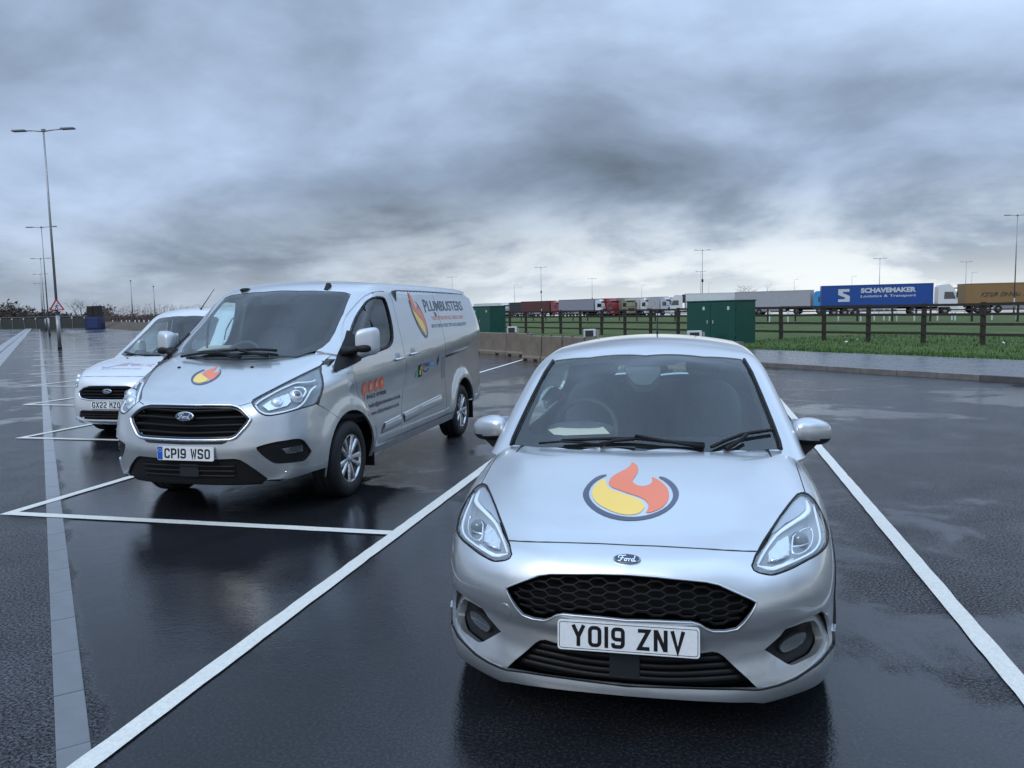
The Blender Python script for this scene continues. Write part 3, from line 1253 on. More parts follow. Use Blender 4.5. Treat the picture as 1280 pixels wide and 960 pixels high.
def make_seat(root, x, y, z, w=0.5, h=0.62):
    b = MB()
    blob(b, (x, y, z), (w / 2, 0.26, 0.09), 3.2)
    blob(b, (x, y + 0.27, z + h / 2 + 0.03), (w / 2 * 0.96, 0.075, h / 2), 3.2, shape=lambda q: q + np.array([0, 0.22 * (q[2] + h / 2), 0]))
    o = b.build('seat', SEAT, root)
    hr = MB()
    blob(hr, (x, y + 0.27 + 0.22 * h + 0.03, z + h + 0.13), (0.13, 0.05, 0.085), 3)
    hr.tube([(x - 0.05, y + 0.27 + 0.2 * h, z + h - 0.05), (x - 0.05, y + 0.3 + 0.2 * h, z + h + 0.1)], 0.006)
    hr.tube([(x + 0.05, y + 0.27 + 0.2 * h, z + h - 0.05), (x + 0.05, y + 0.3 + 0.2 * h, z + h + 0.1)], 0.006)
    hr.build('headrest', SEAT, o)
    return o


def steering_wheel(root, c, R, tilt):
    b = MB()
    ring = [(R * math.cos(a), 0, R * math.sin(a)) for a in np.linspace(0, 2 * math.pi, 37)[:-1]]
    b.tube(ring, 0.016, seg=8, closed=True)
    blob(b, (0, 0.02, 0), (0.075, 0.035, 0.065), 2.6)
    for a in (-0.25, math.pi + 0.25, -math.pi / 2):
        b.tube([(0.05 * math.cos(a), 0.01, 0.05 * math.sin(a)), (R * math.cos(a), 0, R * math.sin(a))], 0.014, seg=6)
    o = b.build('steering_wheel', CABIN, root)
    o.location = c
    o.rotation_euler = (tilt, 0, 0)
    return o


def flame_logo(car, phi, dom, parent, fn, step=0.02, out=0.0018):
    """flame roundel: fn maps design coordinates (-1..1) to points on the body"""
    def pan(name, pts, m, it=2, o=out):
        P = fn(chaikin(dense(pts, 0.5), it))
        panel(name, car, phi, dom, car.to_uv(dom, P), m, parent, step=step, gap=0, lip=0.0, out=o)
    ring = [(math.cos(a), math.sin(a)) for a in np.radians(np.linspace(152, 398, 40))]
    inner = [(0.87 * math.cos(a), 0.87 * math.sin(a)) for a in np.radians(np.linspace(398, 152, 40))]
    return ring, inner, pan


# flame outlines in the roundel's own coordinates (circle of radius 1)
def flame_parts():
    outer = [(math.cos(a), math.sin(a)) for a in np.radians(np.linspace(120, 415, 48))]
    inner = [(0.885 * math.cos(a) + 0.0, 0.885 * math.sin(a)) for a in np.radians(np.linspace(415, 120, 48))]
    ring = outer + inner
    Z = lambda L: [((a - 530) / 360.0, (340 - b) / 205.0) for a, b in L]      # read off the bonnet logo, about 2:1 squashed
    yellow = Z([(335, 225), (345, 255), (350, 285), (375, 310), (430, 330), (510, 355), (580, 380), (625, 410), (635, 440), (620, 470), (585, 495),
                (520, 505), (440, 495), (350, 460), (275, 415), (238, 360), (245, 310), (280, 260)])
    orange = Z([(538, 105), (565, 118), (585, 140), (588, 170), (570, 210), (545, 240), (545, 258), (570, 278), (620, 288), (660, 280), (690, 262), (692, 235), (685, 215),
                (740, 240), (800, 290), (822, 345), (810, 400), (765, 450), (700, 480), (640, 492), (660, 455), (665, 430), (645, 395), (590, 365), (520, 345),
                (440, 315), (385, 295), (365, 268), (368, 245), (390, 215), (440, 185), (500, 155), (530, 130)])
    return ring, yellow, orange


def bake_panel(name, car, phi, dom, P, m, parent, **kw):
    return panel(name, car, phi, dom, car.to_uv(dom, P), m, parent, **kw)


def plate_on(car, text, parent, c, tilt, **kw):
    return number_plate(text, parent, c, tilt, **kw)


# ---------------------------------------------------------------- build the hatchback
def build_fiesta():
    yaw = math.radians(1.5)
    root = thing('hatchback_car', 'silver hatchback with a flame roundel on its bonnet and mesh grille', 'car', (FX0 - 0.005, FY0, 0), yaw)
    car = Car(root, FX0 - 0.005, FY0, fiesta_low, fiesta_gh, 0.9, 3.1, (0, 2.2, 1.0), yaw=yaw)
    low, gh = fiesta_low, fiesta_gh
    U = lambda P: car.to_uv('wrap', P)
    A = lambda pts: zp(920, 600, 6.857, pts)
    B = lambda pts: zp(920, 740, 6.857, pts)
    G3 = lambda pts: zp(780, 690, 5.05, pts)
    M7 = lambda pts: zp(940, 500, 8.0, pts)

    seam = [(787, 681.2), (820, 682.3), (850, 684), (880, 685.7), (905, 687.5), (930, 688.8)]
    hl_in = A([(185, 610), (300, 420), (380, 300), (470, 180), (525, 118)])
    HL = A([(185, 610), (150, 690), (133, 735), (150, 775), (200, 800), (310, 820), (400, 792), (600, 692), (700, 640), (760, 590), (795, 530), (797, 440), (770, 350), (720, 240), (670, 160),
            (620, 115), (565, 105), (525, 118), (470, 180), (380, 300), (300, 420)])
    PHL = chaikin(car.hit(HL, low), 1)
    seamP = car.hit(seam, low)
    # bonnet
    wing_seam = M7([(530, 920), (490, 800), (455, 695), (430, 620)])
    rear_edge = [(986, 563.0), (977, 562.5), (930, 564.2), (883, 565), (840, 564.5), (806, 563.5)]
    chain = np.concatenate([seamP, car.hit(hl_in, low), car.hit(A([(565, 105)]), low), car.hit(wing_seam, low), car.hit(rear_edge, low)])
    bon = bake_panel('bonnet', car, low, 'top', half_sym(chain), SILVER, root, step=0.028, gap=0.002)
    # front bumper skin
    hl_low = PHL[(PHL[:, 2] < 0.735)]
    hl_low = car.hit(A([(181, 612), (160, 660), (133, 735), (150, 775), (200, 800), (310, 820), (400, 792), (600, 692), (700, 640), (760, 590), (793, 530)]), low)
    hl_low = np.concatenate([hl_low[:2], chaikin(hl_low[2:], 1, closed=False)])
    back = side_pts(car, low, [(0.50, 0.700), (0.56, 0.66), (0.60, 0.585)] + arch_pts(0.83, 0.31, 0.36, 130, 172, 8))
    groove = car.hit(B([(830, 445), (800, 490), (700, 610), (500, 745), (360, 800), (230, 832), (170, 840)]), low)
    gro_c = car.hit(G3([(700, 868), (400, 862), (100, 852), (20, 850)]), low)
    chain = np.concatenate([seamP, hl_low, back, groove, gro_c])
    bump_loop = U(half_sym(chain))
    grille = half_sym(car.hit([(787, 718.3)] + G3([(200, 156), (400, 176), (520, 188), (600, 206), (720, 260), (800, 296), (838, 317), (828, 345), (760, 448), (715, 488), (640, 503), (560, 503), (520, 488), (478, 460), (430, 446), (200, 437)]) + [(787, 776)], low))
    lowg = half_sym(car.hit([(787, 809)] + G3([(300, 628), (480, 640), (560, 628), (600, 638), (632, 660), (700, 725), (780, 797), (845, 862)]) + G3([(700, 862), (300, 853)]) + [(787, 856)], low))
    fog_out = car.hit(B([(190, 385), (440, 285), (600, 220), (735, 160), (790, 195), (815, 290), (828, 400), (815, 445), (760, 530), (690, 604), (500, 738), (360, 795), (222, 826), (80, 690), (0, 603), (0, 552), (130, 520), (240, 497), (310, 430), (250, 380)]), low)
    fog_out = car.hit(B([(240, 497), (380, 375), (445, 297), (600, 226), (735, 166), (785, 200), (810, 290), (824, 400), (812, 440), (757, 525), (686, 598), (496, 732), (356, 789), (226, 818), (120, 715), (10, 600), (40, 545)]), low)
    fo = U(fog_out)
    foL = mirror_loop(fo)
    bm_ = panel('front_bumper', car, low, 'wrap', bump_loop, SILVER, root, holes=[U(grille), U(lowg), fo, foL], step=0.024, gap=0.002, bstep=0.010)
    # lower blade of the bumper, standing a little proud
    lip_top = np.concatenate([gro_c[::-1], groove[::-1], side_pts(car, low, [(0.40, 0.352), (0.468, 0.355)])])
    lip_bot = np.concatenate([side_pts(car, low, [(0.488, 0.235), (0.40, 0.205)]), car.hit(B([(830, 660), (700, 763), (500, 853), (230, 932), (120, 928)]), low), car.hit(G3([(600, 935), (300, 920), (20, 900)]), low)])
    ch = np.concatenate([lip_top, lip_bot])
    panel('bumper_blade', car, low, 'wrap', U(half_sym(ch)), SILVER, root, step=0.022, out=0.010, gap=0.0, lip=0.018, bstep=0.012)
    gl_ = np.concatenate([gro_c[::-1], groove[::-1]])
    gl_ = gl_ + grad(low, gl_) * 0.007
    gl_ = np.concatenate([gl_[1:][::-1] * np.array([-1, 1, 1]), gl_[1:]])
    MB().tube(gl_ + np.array([0, 0, 0.002]), 0.0035, seg=6).build('blade_groove', INNER, root)
    # bright chamfer round the upper grille
    Pg = car.surf('wrap', dense(U(grille), 0.02), low)
    MB().tube(Pg + grad(low, Pg) * 0.0005, 0.0042, seg=6, closed=True).build('grille_edge', SILVER, root)
    # fog lamp pockets: silver frame round a black insert
    fog_in = chaikin(dense(car.hit(B([(240, 497), (380, 375), (500, 332), (640, 282), (735, 255), (765, 300), (785, 400), (775, 440), (715, 530), (600, 592), (500, 634), (450, 622), (390, 582)]), low), 0.05), 1)
    fi = U(fog_in)

    def dist_to(L):
        Ld = dense(L, 0.008)
        return lambda uv: np.sqrt(((uv[:, None, :] - Ld[None]) ** 2).sum(2)).min(1)
    d_in, d_out = dist_to(fi), dist_to(fo)

    def fdisp(uv, P):
        t = np.clip((P[:, 2] - 0.27) / 0.22, 0, 1)             # the frame leans back: its top edge sits deep behind the bumper skin
        return 0.003 + 0.036 * t * sstep(0.47, 0.56, np.abs(P[:, 0]))
    fs = panel('fog_lamp_surround', car, low, 'wrap', fo, SILVER, root, holes=[fi], step=0.012, gap=0.0, lip=0.03, disp=fdisp, bstep=0.008)
    fsm = mirrored(fs, root)
    fb = panel('fog_lamp_recess', car, low, 'wrap', inset(dense(fi, 0.01), -0.004), BLACK_PL, fs, step=0.015, gap=0, lip=0.0, disp=lambda uv, P: 0.050 + 0.02 * np.clip(d_in(uv) / 0.05, 0, 1))
    mirrored(fb, fsm)
    flp = U(car.hit(B([(428, 510), (480, 460), (560, 410), (640, 378), (690, 375), (695, 405), (650, 460), (560, 515), (470, 545)]), low))
    fl = panel('fog_lamp', car, low, 'wrap', chaikin(flp, 1), mat('fog_reflector', (0.20, 0.21, 0.22), rough=0.25, metal=0.8), fs, step=0.008, gap=0, lip=0.02, out=-0.046)
    mirrored(fl, fsm)
    fl = panel('fog_lamp_lens', car, low, 'wrap', chaikin(flp, 1), LENS, fs, step=0.012, gap=0, lip=0.004, out=-0.042)
    mirrored(fl, fsm)
    # upper grille
    ug = U(grille)
    gb = panel('grille_backing', car, low, 'wrap', inset(dense(ug, 0.02), -0.012), INNER, root, step=0.05, gap=0, lip=0, out=-0.075)
    mb = MB()
    zz = np.arange(0.478, 0.70, 0.0165)
    for k, z0 in enumerate(zz):
        u = np.arange(-0.56, 0.5601, 0.009)
        ph = ((u / 0.112) + 0.5 * (k % 2)) % 1.0
        w = np.interp(ph, [0, 0.18, 0.32, 0.68, 0.82, 1.0], [0, 0, 1, 1, 0, 0])
        uv = np.stack([u, z0 + 0.0165 * (w - 0.5) * 0.86 + 0.055 * sstep(0.25, 0.75, np.abs(u)) * 0.6 - 0.02], 1)
        keep = in_poly(uv, inset(dense(ug, 0.02), 0.004))
        idx = np.where(keep)[0]
        if len(idx) < 5:
            continue
        runs = np.split(idx, np.where(np.diff(idx) > 1)[0] + 1)
        for r_ in runs:
            if len(r_) > 4:
                strand(car, low, 'wrap', uv[r_], 0.026, 0.0026, mb, flat=2.4)
    mb.build('grille_mesh', GRILLE_K, root)
    # lower grille slats and radar cover
    lg = U(lowg)
    panel('lower_grille_backing', car, low, 'wrap', inset(dense(lg, 0.02), -0.012), INNER, root, step=0.05, gap=0, lip=0, out=-0.085)
    lgi = inset(dense(lg, 0.02), 0.006)
    for z0 in (0.268, 0.291, 0.314, 0.337, 0.360):
        u = np.arange(-0.5, 0.501, 0.02)
        uv = np.stack([u, z0 + 0.02 * sstep(0.1, 0.5, np.abs(u))], 1)
        kk = np.where(in_poly(uv, lgi))[0]
        if len(kk) > 3:
            m2 = MB()
            strand(car, low, 'wrap', uv[kk], 0.03, 0.0045, m2, flat=2.5)
            m2.build('grille_slat', BLACK_PL, root)
    MB().box((-0.01, 0.055, 0.315), (0.115, 0.02, 0.095), bev=0.004).build('radar_cover', mat('radar_cover', (0.02, 0.023, 0.027), rough=0.25), root)
    # tow-eye cover on the driver's side of the bumper
    tc_ = car.hit(zp(556, 740, 7.742, [(565 + 72 * math.cos(t), 197 + 86 * math.sin(t)) for t in np.linspace(0, 2 * math.pi, 28)[:-1]]), low)
    panel('tow_eye_cover', car, low, 'wrap', U(tc_), SILVER, root, step=0.012, out=0.0022, gap=0, lip=0.004)
    # headlights
    hl = U(PHL)
    d_hl = dist_to(hl)
    bowl = panel('headlight', car, low, 'wrap', inset(dense(hl, 0.015), 0.003), LAMP_DARK, root, step=0.018, gap=0, lip=0.0, disp=lambda uv, P: 0.004 + 0.058 * np.sqrt(np.clip(d_hl(uv) / 0.06, 0, 1)))
    bowlm = mirrored(bowl, root)

    def both_hl(name, mbd, m):
        o = mbd.build(name, m, bowl)
        mirrored(o, bowlm)
    t = MB()
    t.tube(off_px(car, low, A([(150, 690), (135, 735), (152, 773), (200, 797), (310, 816), (400, 789), (600, 690), (700, 638), (758, 588), (790, 530), (793, 440), (768, 350), (720, 245), (670, 165), (620, 120), (565, 110), (525, 123), (470, 185), (380, 303), (300, 424), (185, 612)]), 0.004), 0.0055, seg=6, closed=True)
    both_hl('seal', t, BLACK_PL)
    t = MB()
    t.tube(off_px(car, low, chaikin(A([(612, 130), (640, 215), (615, 262), (480, 345), (365, 425), (310, 500), (240, 610), (200, 700)]), 1, False), 0.020), [0.007, .009, .013, .015, .015, .015, .013, .012, .010, .008, .007, .006, .006, .006, .006, .006][:len(chaikin(A([(0, 0)] * 8), 1, False))], seg=8, flat=0.5)
    both_hl('light_guide', t, LAMP_DRL)
    t = MB()
    t.tube(off_px(car, low, chaikin(A([(190, 715), (315, 765), (420, 725), (600, 645), (705, 590), (752, 510), (745, 425), (715, 315), (685, 190)]), 1, False), 0.016), 0.0055, seg=6, flat=0.8)
    t.tube(off_px(car, low, A([(225, 722), (330, 735), (430, 705), (512, 655)]), 0.022), 0.0062, seg=6, flat=0.8)
    both_hl('light_guide', t, LAMP_DRL)
    t = MB()
    t.tube(off_px(car, low, chaikin(A([(512, 432), (600, 385), (668, 372), (695, 425), (690, 510), (640, 580), (545, 615), (505, 590), (503, 500)]), 1), 0.024), 0.0045, seg=6, closed=True)
    t.tube(off_px(car, low, A([(510, 535), (580, 530), (690, 500)]), 0.026), 0.004, seg=6)
    t.tube(off_px(car, low, A([(318, 665), (400, 645), (462, 620)]), 0.022), 0.0045, seg=6)
    both_hl('chrome_trim', t, CHROME)
    c0 = off_px(car, low, A([(592, 450)]), 0.045)[0]
    t = MB()
    blob(t, c0, (0.036, 0.03, 0.036), 2.0)
    both_hl('projector_lens', t, mat('projector_glass', (0.10, 0.125, 0.14), rough=0.05, coat=1.0))
    rp = U(car.hit(A([(300, 570), (380, 470), (470, 420), (490, 500), (490, 600), (400, 640), (310, 660)]), low))
    o = panel('reflector', car, low, 'wrap', rp, LAMP_INT, bowl, step=0.008, gap=0, lip=0.01, disp=lambda uv, P: 0.033 + 0.0012 * np.sin(uv[:, 0] * 150 + 3 * np.sin(uv[:, 1] * 110)))
    mirrored(o, bowlm)
    tp_ = U(car.hit(A([(560, 118), (600, 125), (605, 230), (560, 275), (430, 350), (345, 420), (300, 440), (390, 300), (480, 180)]), low))
    o = panel('upper_bezel', car, low, 'wrap', tp_, mat('lamp_grey', (0.40, 0.43, 0.48), rough=0.35, metal=0.2), bowl, step=0.02, gap=0, lip=0.0, out=-0.012)
    mirrored(o, bowlm)
    ln = panel('headlight_lens', car, low, 'wrap', inset(dense(hl, 0.012), 0.002), LENS, bowl, step=0.02, gap=0.0, lip=0.004, out=-0.0015)
    mirrored(ln, bowlm)
    # wings, doors, rear quarters
    ws_corner = car.hit([(986, 563.0)], low)
    hl_back = car.hit(A([(793, 530), (797, 440), (770, 350), (720, 240), (670, 160), (620, 115), (590, 107)]), low)
    door_front = side_pts(car, low, [(1.34, 0.90), (1.345, 0.60), (1.30, 0.24), (1.22, 0.20)])
    wing = np.concatenate([hl_back, car.hit(wing_seam, low), ws_corner, side_pts(car, low, [(1.30, 0.925)]), door_front, side_pts(car, low, arch_pts(0.83, 0.31, 0.36, 8, 130, 22)), side_pts(car, low, [(0.60, 0.585), (0.56, 0.66), (0.50, 0.700)])])
    w_ = panel('front_wing', car, low, 'wrap', U(wing), SILVER, root, step=0.03, gap=0.002)
    mirrored(w_, root)
    fd = side_pts(car, low, [(1.35, 0.90), (1.36, 0.925), (1.9, 0.925), (2.42, 0.93), (2.44, 0.60), (2.40, 0.28), (1.31, 0.26), (1.355, 0.60)])
    d_ = panel('door', car, low, 'wrap', U(fd), SILVER, root, step=0.05, gap=0.002)
    d2 = mirrored(d_, root)
    hd = MB()
    hd.tube(side_pts(car, low, [(2.18, 0.80), (2.24, 0.81), (2.34, 0.81), (2.38, 0.80)]) + np.array([[0.0, 0, 0], [0.03, 0, 0], [0.03, 0, 0], [0.0, 0, 0]]), 0.012, seg=8)
    h_ = hd.build('door_handle', SILVER, d_)
    mirrored(h_, d2)
    rq = side_pts(car, low, [(2.43, 0.93), (3.2, 0.94), (3.85, 0.95), (3.92, 0.6), (3.90, 0.25), (3.70, 0.22)] + arch_pts(3.323, 0.31, 0.36, -12, 188, 26) + [(2.42, 0.25), (2.46, 0.60)])
    q_ = panel('rear_quarter', car, low, 'wrap', U(rq), SILVER, root, step=0.05, gap=0.002)
    mirrored(q_, root)
    sl = side_pts(car, low, [(1.22, 0.20), (1.30, 0.235), (2.42, 0.235), (2.95, 0.23), (2.95, 0.175), (1.22, 0.175)])
    ar = MB()
    Pa = side_pts(car, low, arch_pts(0.83, 0.31, 0.357, 60, 200, 24))
    ar.tube(Pa + np.array([-0.004, 0, 0]), 0.009, seg=6)
    o = ar.build('arch_trim', BLACK_PL, root)
    mirrored(o, root)
    s_ = panel('sill', car, low, 'wrap', U(sl), BLACK_PL, root, step=0.06, gap=0.001)
    mirrored(s_, root)
    # tailgate end, simple skin
    tl = np.array([(u, v) for u, v in ((2.2, 0.25), (2.2, 0.93))])
    uL = U(side_pts(car, low, [(3.90, 0.4)]))[0, 0]
    uM = car.R0 * math.pi + (car.yr - car.yc)
    for sgn in (1, -1):
        Lp = np.array([(uL * sgn, 0.22), (uM * sgn, 0.22), (uM * sgn, 0.94), (uL * sgn, 0.94)])
        panel('rear_bumper', car, low, 'wrap', Lp, SILVER, root, step=0.08, gap=0.0)
    # cabin frame: roof, pillars, header, one skin with the glazing cut out
    ringy = []
    for y, x in ((1.05, 0.0), (1.10, 0.35), (1.20, 0.60), (1.34, 0.76), (1.6, 0.79), (2.2, 0.80), (3.0, 0.79), (3.6, 0.74), (3.9, 0.5), (3.98, 0.0)):
        ringy.append((x, y, 0.90))
    ring = half_sym(np.array(ringy))
    ring = car.surf('gh', car.to_uv('gh', ring), gh)
    wsb = [(805, 570.0), (880, 571.0), (945, 570), (976, 566)]
    ws_px = [(805, 565.5), (883, 567), (945, 565.5), (975, 562.0), (973, 552), (965, 530), (951, 495), (938, 465), (929.5, 450.3), (926, 448.6), (880, 445.6), (806, 444)]
    wsP = half_sym(car.hit(ws_px, gh))
    wsu = car.to_uv('gh', wsP)
    sw = side_pts(car, gh, [(1.62, 0.965), (1.78, 1.10), (1.95, 1.24), (2.10, 1.325), (2.38, 1.375), (2.40, 0.975)])
    swu = chaikin(dense(car.to_uv('gh', sw), 0.2), 1)
    sw2 = side_pts(car, gh, [(2.46, 0.975), (2.45, 1.375), (2.9, 1.365), (3.25, 1.30), (3.45, 1.10), (3.40, 1.0)])
    swu2 = chaikin(dense(car.to_uv('gh', sw2), 0.2), 1)
    rw = np.array([(0.0, 3.9, 1.08), (0.42, 3.85, 1.08), (0.52, 3.80, 1.12), (0.46, 3.7, 1.33), (0.0, 3.7, 1.36)])
    rwu = car.to_uv('gh', half_sym(rw))
    panel('cabin_shell', car, gh, 'gh', car.to_uv('gh', ring), SILVER, root, holes=[wsu, swu, mirror_loop(swu), swu2, mirror_loop(swu2), rwu], step=0.022, gap=0, lip=0.02, bstep=0.012)
    wso = panel('windscreen', car, gh, 'gh', wsu, GLASS, root, step=0.03, gap=0.0005, lip=0.0, out=-0.005)
    fin = half_sym(car.hit([(805, 548), (880, 549), (940, 546), (956, 541), (953, 520), (941, 488), (930, 462), (921, 455), (880, 452), (850, 450), (843, 454.5), (822, 455), (806, 455)], gh))
    fr_ = panel('windscreen_frit', car, gh, 'gh', wsu, INNER, wso, holes=[chaikin(car.to_uv('gh', fin), 1)], step=0.03, gap=0.001, lip=0, out=-0.011)
    t = MB()
    tp = car.hit([(976, 562.0), (974, 552), (966, 530), (952, 495), (939, 465), (930, 449.5)], gh)
    tp = tp + grad(gh, tp) * 0.002
    t.tube(tp, 0.010, seg=6)
    o = t.build('pillar_trim', BLACK_PL, root)
    mirrored(o, root)
    for nm, uvl in (('side_window', swu), ('side_window', swu2)):
        o = panel(nm, car, gh, 'gh', uvl, GLASS_DARK, root, step=0.05, gap=0.0, lip=0, out=-0.006)
        mirrored(o, root)
    panel('rear_window', car, gh, 'gh', rwu, GLASS_DARK, root, step=0.05, gap=0.0, lip=0, out=-0.006)
    # cowl under the wipers
    MB().prism([(1.02, 0.935), (1.25, 0.955), (1.25, 0.90), (1.02, 0.90)], 0, -0.62, 0.62).build('cowl', BLACK_PL, root)
    # wipers
    def wiper(arm, blade, r=0.009):
        a = car.hit(arm, gh)
        b = car.hit(blade, gh)
        a = a + grad(gh, a) * np.linspace(0.012, 0.030, len(a))[:, None]
        b = b + grad(gh, b) * 0.016
        m = MB()
        m.tube(b, r, seg=6)
        o_ = m.build('wiper', BLACK_PL, root)
        m = MB()
        m.tube(a, [0.014] + [0.009] * (len(a) - 1), seg=6)
        m.build('wiper_arm', BLACK_PL, o_)
    wiper(zp(800, 410, 6, [(640, 920), (720, 880), (790, 830)]), zp(800, 410, 6, [(530, 912), (640, 860), (760, 815), (880, 795), (990, 780)]))
    wiper(zp(630, 410, 6, [(1500, 905), (1300, 882), (1150, 865), (985, 842)]), zp(630, 410, 6, [(440, 862), (620, 853), (800, 846), (985, 846), (1200, 868), (1500, 888)]))
    wiper(zp(630, 410, 6, [(720, 893), (830, 868), (980, 868)]), zp(630, 410, 6, [(270, 882), (440, 868), (620, 880), (700, 892)]), 0.006)
    # roof aerial and the mirror / sensor housing
    ap = car.surf('gh', car.to_uv('gh', np.array([(0.02, 3.35, 1.44)])), gh)[0]
    MB().tube([ap, ap + np.array([0, 0.02, 0.03]), ap + np.array([0, 0.16, 0.20])], [0.012, 0.006, 0.003], seg=6).build('aerial', BLACK_PL, root)
    hs = car.to_uv('gh', car.hit(zp(630, 410, 6, [(905, 285), (925, 330), (965, 385), (1000, 408), (1090, 408), (1130, 375), (1165, 330), (1180, 280), (1150, 255), (930, 255)]), gh))
    panel('sensor_housing', car, gh, 'gh', chaikin(hs, 1), CABIN, root, step=0.04, gap=0, lip=0.05, out=-0.018)
    mr = MB()
    blob(mr, (0.0, 1.86, 1.29), (0.125, 0.02, 0.035), 3)
    mr.build('rear_view_mirror', CABIN, root)
    # door mirrors
    cap = MB()

    def shp(q):
        t = (q[0] / 0.118)
        s_ = 1.0 - 0.22 * max(0, t) - 0.0
        return np.array([q[0], q[1] * s_ + 0.045 * t, q[2] * (s_ if q[2] > 0 else 1.0) - 0.010 * t])
    blob(cap, (0, 0, 0), (0.104, 0.080, 0.070), 2.7, 28, 20, shp)
    for i, p in enumerate(cap.v):
        pass
    up = MB()
    dn = MB()
    for f, s_ in zip(cap.f, cap.sm):
        zc_ = sum(cap.v[i][2] for i in f) / len(f)
        (up if zc_ > -0.036 else dn).add([cap.v[i] for i in f], [tuple(range(len(f)))], True)
    mloc = (0.872, 1.50, 0.985)
    for m_ in (up, dn):
        m_.v = [(p[0] + mloc[0], p[1] + mloc[1], p[2] + mloc[2]) for p in m_.v]
    def weld(o):
        bm2 = bmesh.new(); bm2.from_mesh(o.data); bmesh.ops.remove_doubles(bm2, verts=bm2.verts, dist=1e-5)
        bmesh.ops.recalc_face_normals(bm2, faces=list(bm2.faces)); bm2.to_mesh(o.data); bm2.free()
        return o
    dn.prism([(0.775, 0.86), (0.815, 0.845), (0.86, 0.89), (0.905, 0.935), (0.85, 0.94), (0.80, 0.935)], 1, 1.455, 1.53)
    mo = weld(up.build('door_mirror', SILVER, root))
    mm = mirrored(mo, root)
    d1 = weld(dn.build('mirror_base', BLACK_PL, mo))
    mirrored(d1, mm)
    gl = MB()
    gl.prism([(mloc[0] - 0.10, mloc[2] - 0.05), (mloc[0] + 0.09, mloc[2] - 0.045), (mloc[0] + 0.095, mloc[2] + 0.035), (mloc[0] - 0.09, mloc[2] + 0.055)], 1, mloc[1] + 0.075, mloc[1] + 0.086)
    g1 = gl.build('mirror_glass', CHROME, mo)
    mirrored(g1, mm)
    # plate, badge, roundel
    number_plate('YO19 ZNV', root, (0.005, 0.004, 0.436), math.radians(-5))
    bp = car.hit([(784, 699.5)], low)[0]
    nb = grad(low, bp[None])[0]
    oval_badge(root, bp + nb * 0.003, 0.104, 0.042, -math.atan2(nb[2], -nb[1]))
    ring_, yel, org_ = flame_parts()
    def to_px(L):
        return [(700 + (530 + a * 360) / 6.0, 560 + (335 - b * 205) / 6.0) for a, b in L]
    Zl = lambda L: zp(700, 560, 6, L)
    ringpx = Zl([(355, 205), (340, 198), (280, 212), (215, 262), (172, 325), (172, 375), (215, 440), (300, 500), (410, 538), (530, 550), (660, 536), (770, 498), (850, 440), (893, 370), (890, 315), (850, 260), (790, 222), (750, 214), (737, 222),
                 (790, 252), (835, 300), (850, 350), (838, 400), (790, 450), (710, 490), (620, 513), (530, 520), (430, 508), (330, 475), (255, 425), (215, 365), (222, 305), (262, 255), (320, 222)])
    emb = panel('flame_emblem', car, low, 'top', car.to_uv('top', chaikin(car.hit(ringpx, low), 1)), NAVY, root, step=0.02, gap=0, lip=0, out=0.0016, bstep=0.008)
    for nm, L, m in (('flame_yellow', yel, YELLOW), ('flame_orange', org_, ORANGE)):
        P = chaikin(car.hit([(700 + (530 + a * 360) / 6.0, 560 + (340 - b * 205) / 6.0) for a, b in L], low), 1)
        panel(nm, car, low, 'top', car.to_uv('top', P), m, emb, step=0.02, gap=0, lip=0, out=0.0016, bstep=0.008)
    # wheels and the dark insides
    for sx in (1, -1):
        for yy in (0.83, 3.323):
            make_wheel(root, (sx * 0.825, yy, 0.308), 0.308, 0.20, 0.215, sx, 10)
    u_ = MB()
    u_.box((0, 0.62, 0.42), (1.02, 0.66, 0.44))
    u_.box((0, 2.1, 0.235), (1.28, 3.3, 0.10))
    u_.box((0, 1.16, 0.50), (1.40, 0.10, 0.62))
    u_.build('underbody', INNER, root)
    # cabin
    fl_ = MB()
    fl_.box((0, 2.35, 0.34), (1.46, 2.3, 0.08))
    fl_.build('cabin_floor', CABIN, root)
    ds = MB()
    ds.prism([(1.14, 0.78), (1.16, 0.915), (1.40, 0.945), (1.58, 0.93), (1.66, 0.86), (1.62, 0.55), (1.2, 0.5)], 0, -0.70, 0.70)
    ds.build('dashboard', CABIN, root)
    bn = MB()
    blob(bn, (-0.36, 1.56, 0.955), (0.20, 0.12, 0.055), 2.6)
    bn.build('instrument_hood', CABIN, root)
    steering_wheel(root, (-0.36, 1.80, 0.93), 0.185, math.radians(-24))
    for sx in (-0.36, 0.36):
        make_seat(root, sx, 2.28, 0.50)
    bs_ = MB()
    blob(bs_, (0, 3.05, 0.50), (0.62, 0.26, 0.10), 3.5)
    blob(bs_, (0, 3.40, 0.78), (0.62, 0.09, 0.30), 3.5)
    bs_.build('rear_seat', SEAT, root)
    hp = car.hit(zp(630, 410, 6, [(330, 762), (385, 808), (600, 800), (795, 793), (712, 708), (530, 722)]), gh)
    cen = np.array([-0.40, 1.36, 0.0])
    pm = MB()
    # permit lying on the dashboard
    q = []
    for p in zp(630, 410, 6, [(330, 762), (385, 808), (795, 793), (712, 708), (530, 722)]):
        ca, sa = math.cos(yaw), math.sin(yaw)
        C = CAM_P - car.org
        d = pix_dir(*p)
        C = np.array([ca * C[0] + sa * C[1], -sa * C[0] + ca * C[1], C[2]])
        d = np.array([ca * d[0] + sa * d[1], -sa * d[0] + ca * d[1], d[2]])
        tt = (1.34 - C[1]) / d[1]
        zt = (C + d * tt)
        y1, z1, sl = 1.16, 0.955, 0.12                       # sheet leaning on the dashboard top
        tt = (z1 - sl * y1 - C[2] + sl * C[1]) / (d[2] - sl * d[1])
        q.append(C + d * tt)
    pm.add(q, [tuple(range(len(q)))])
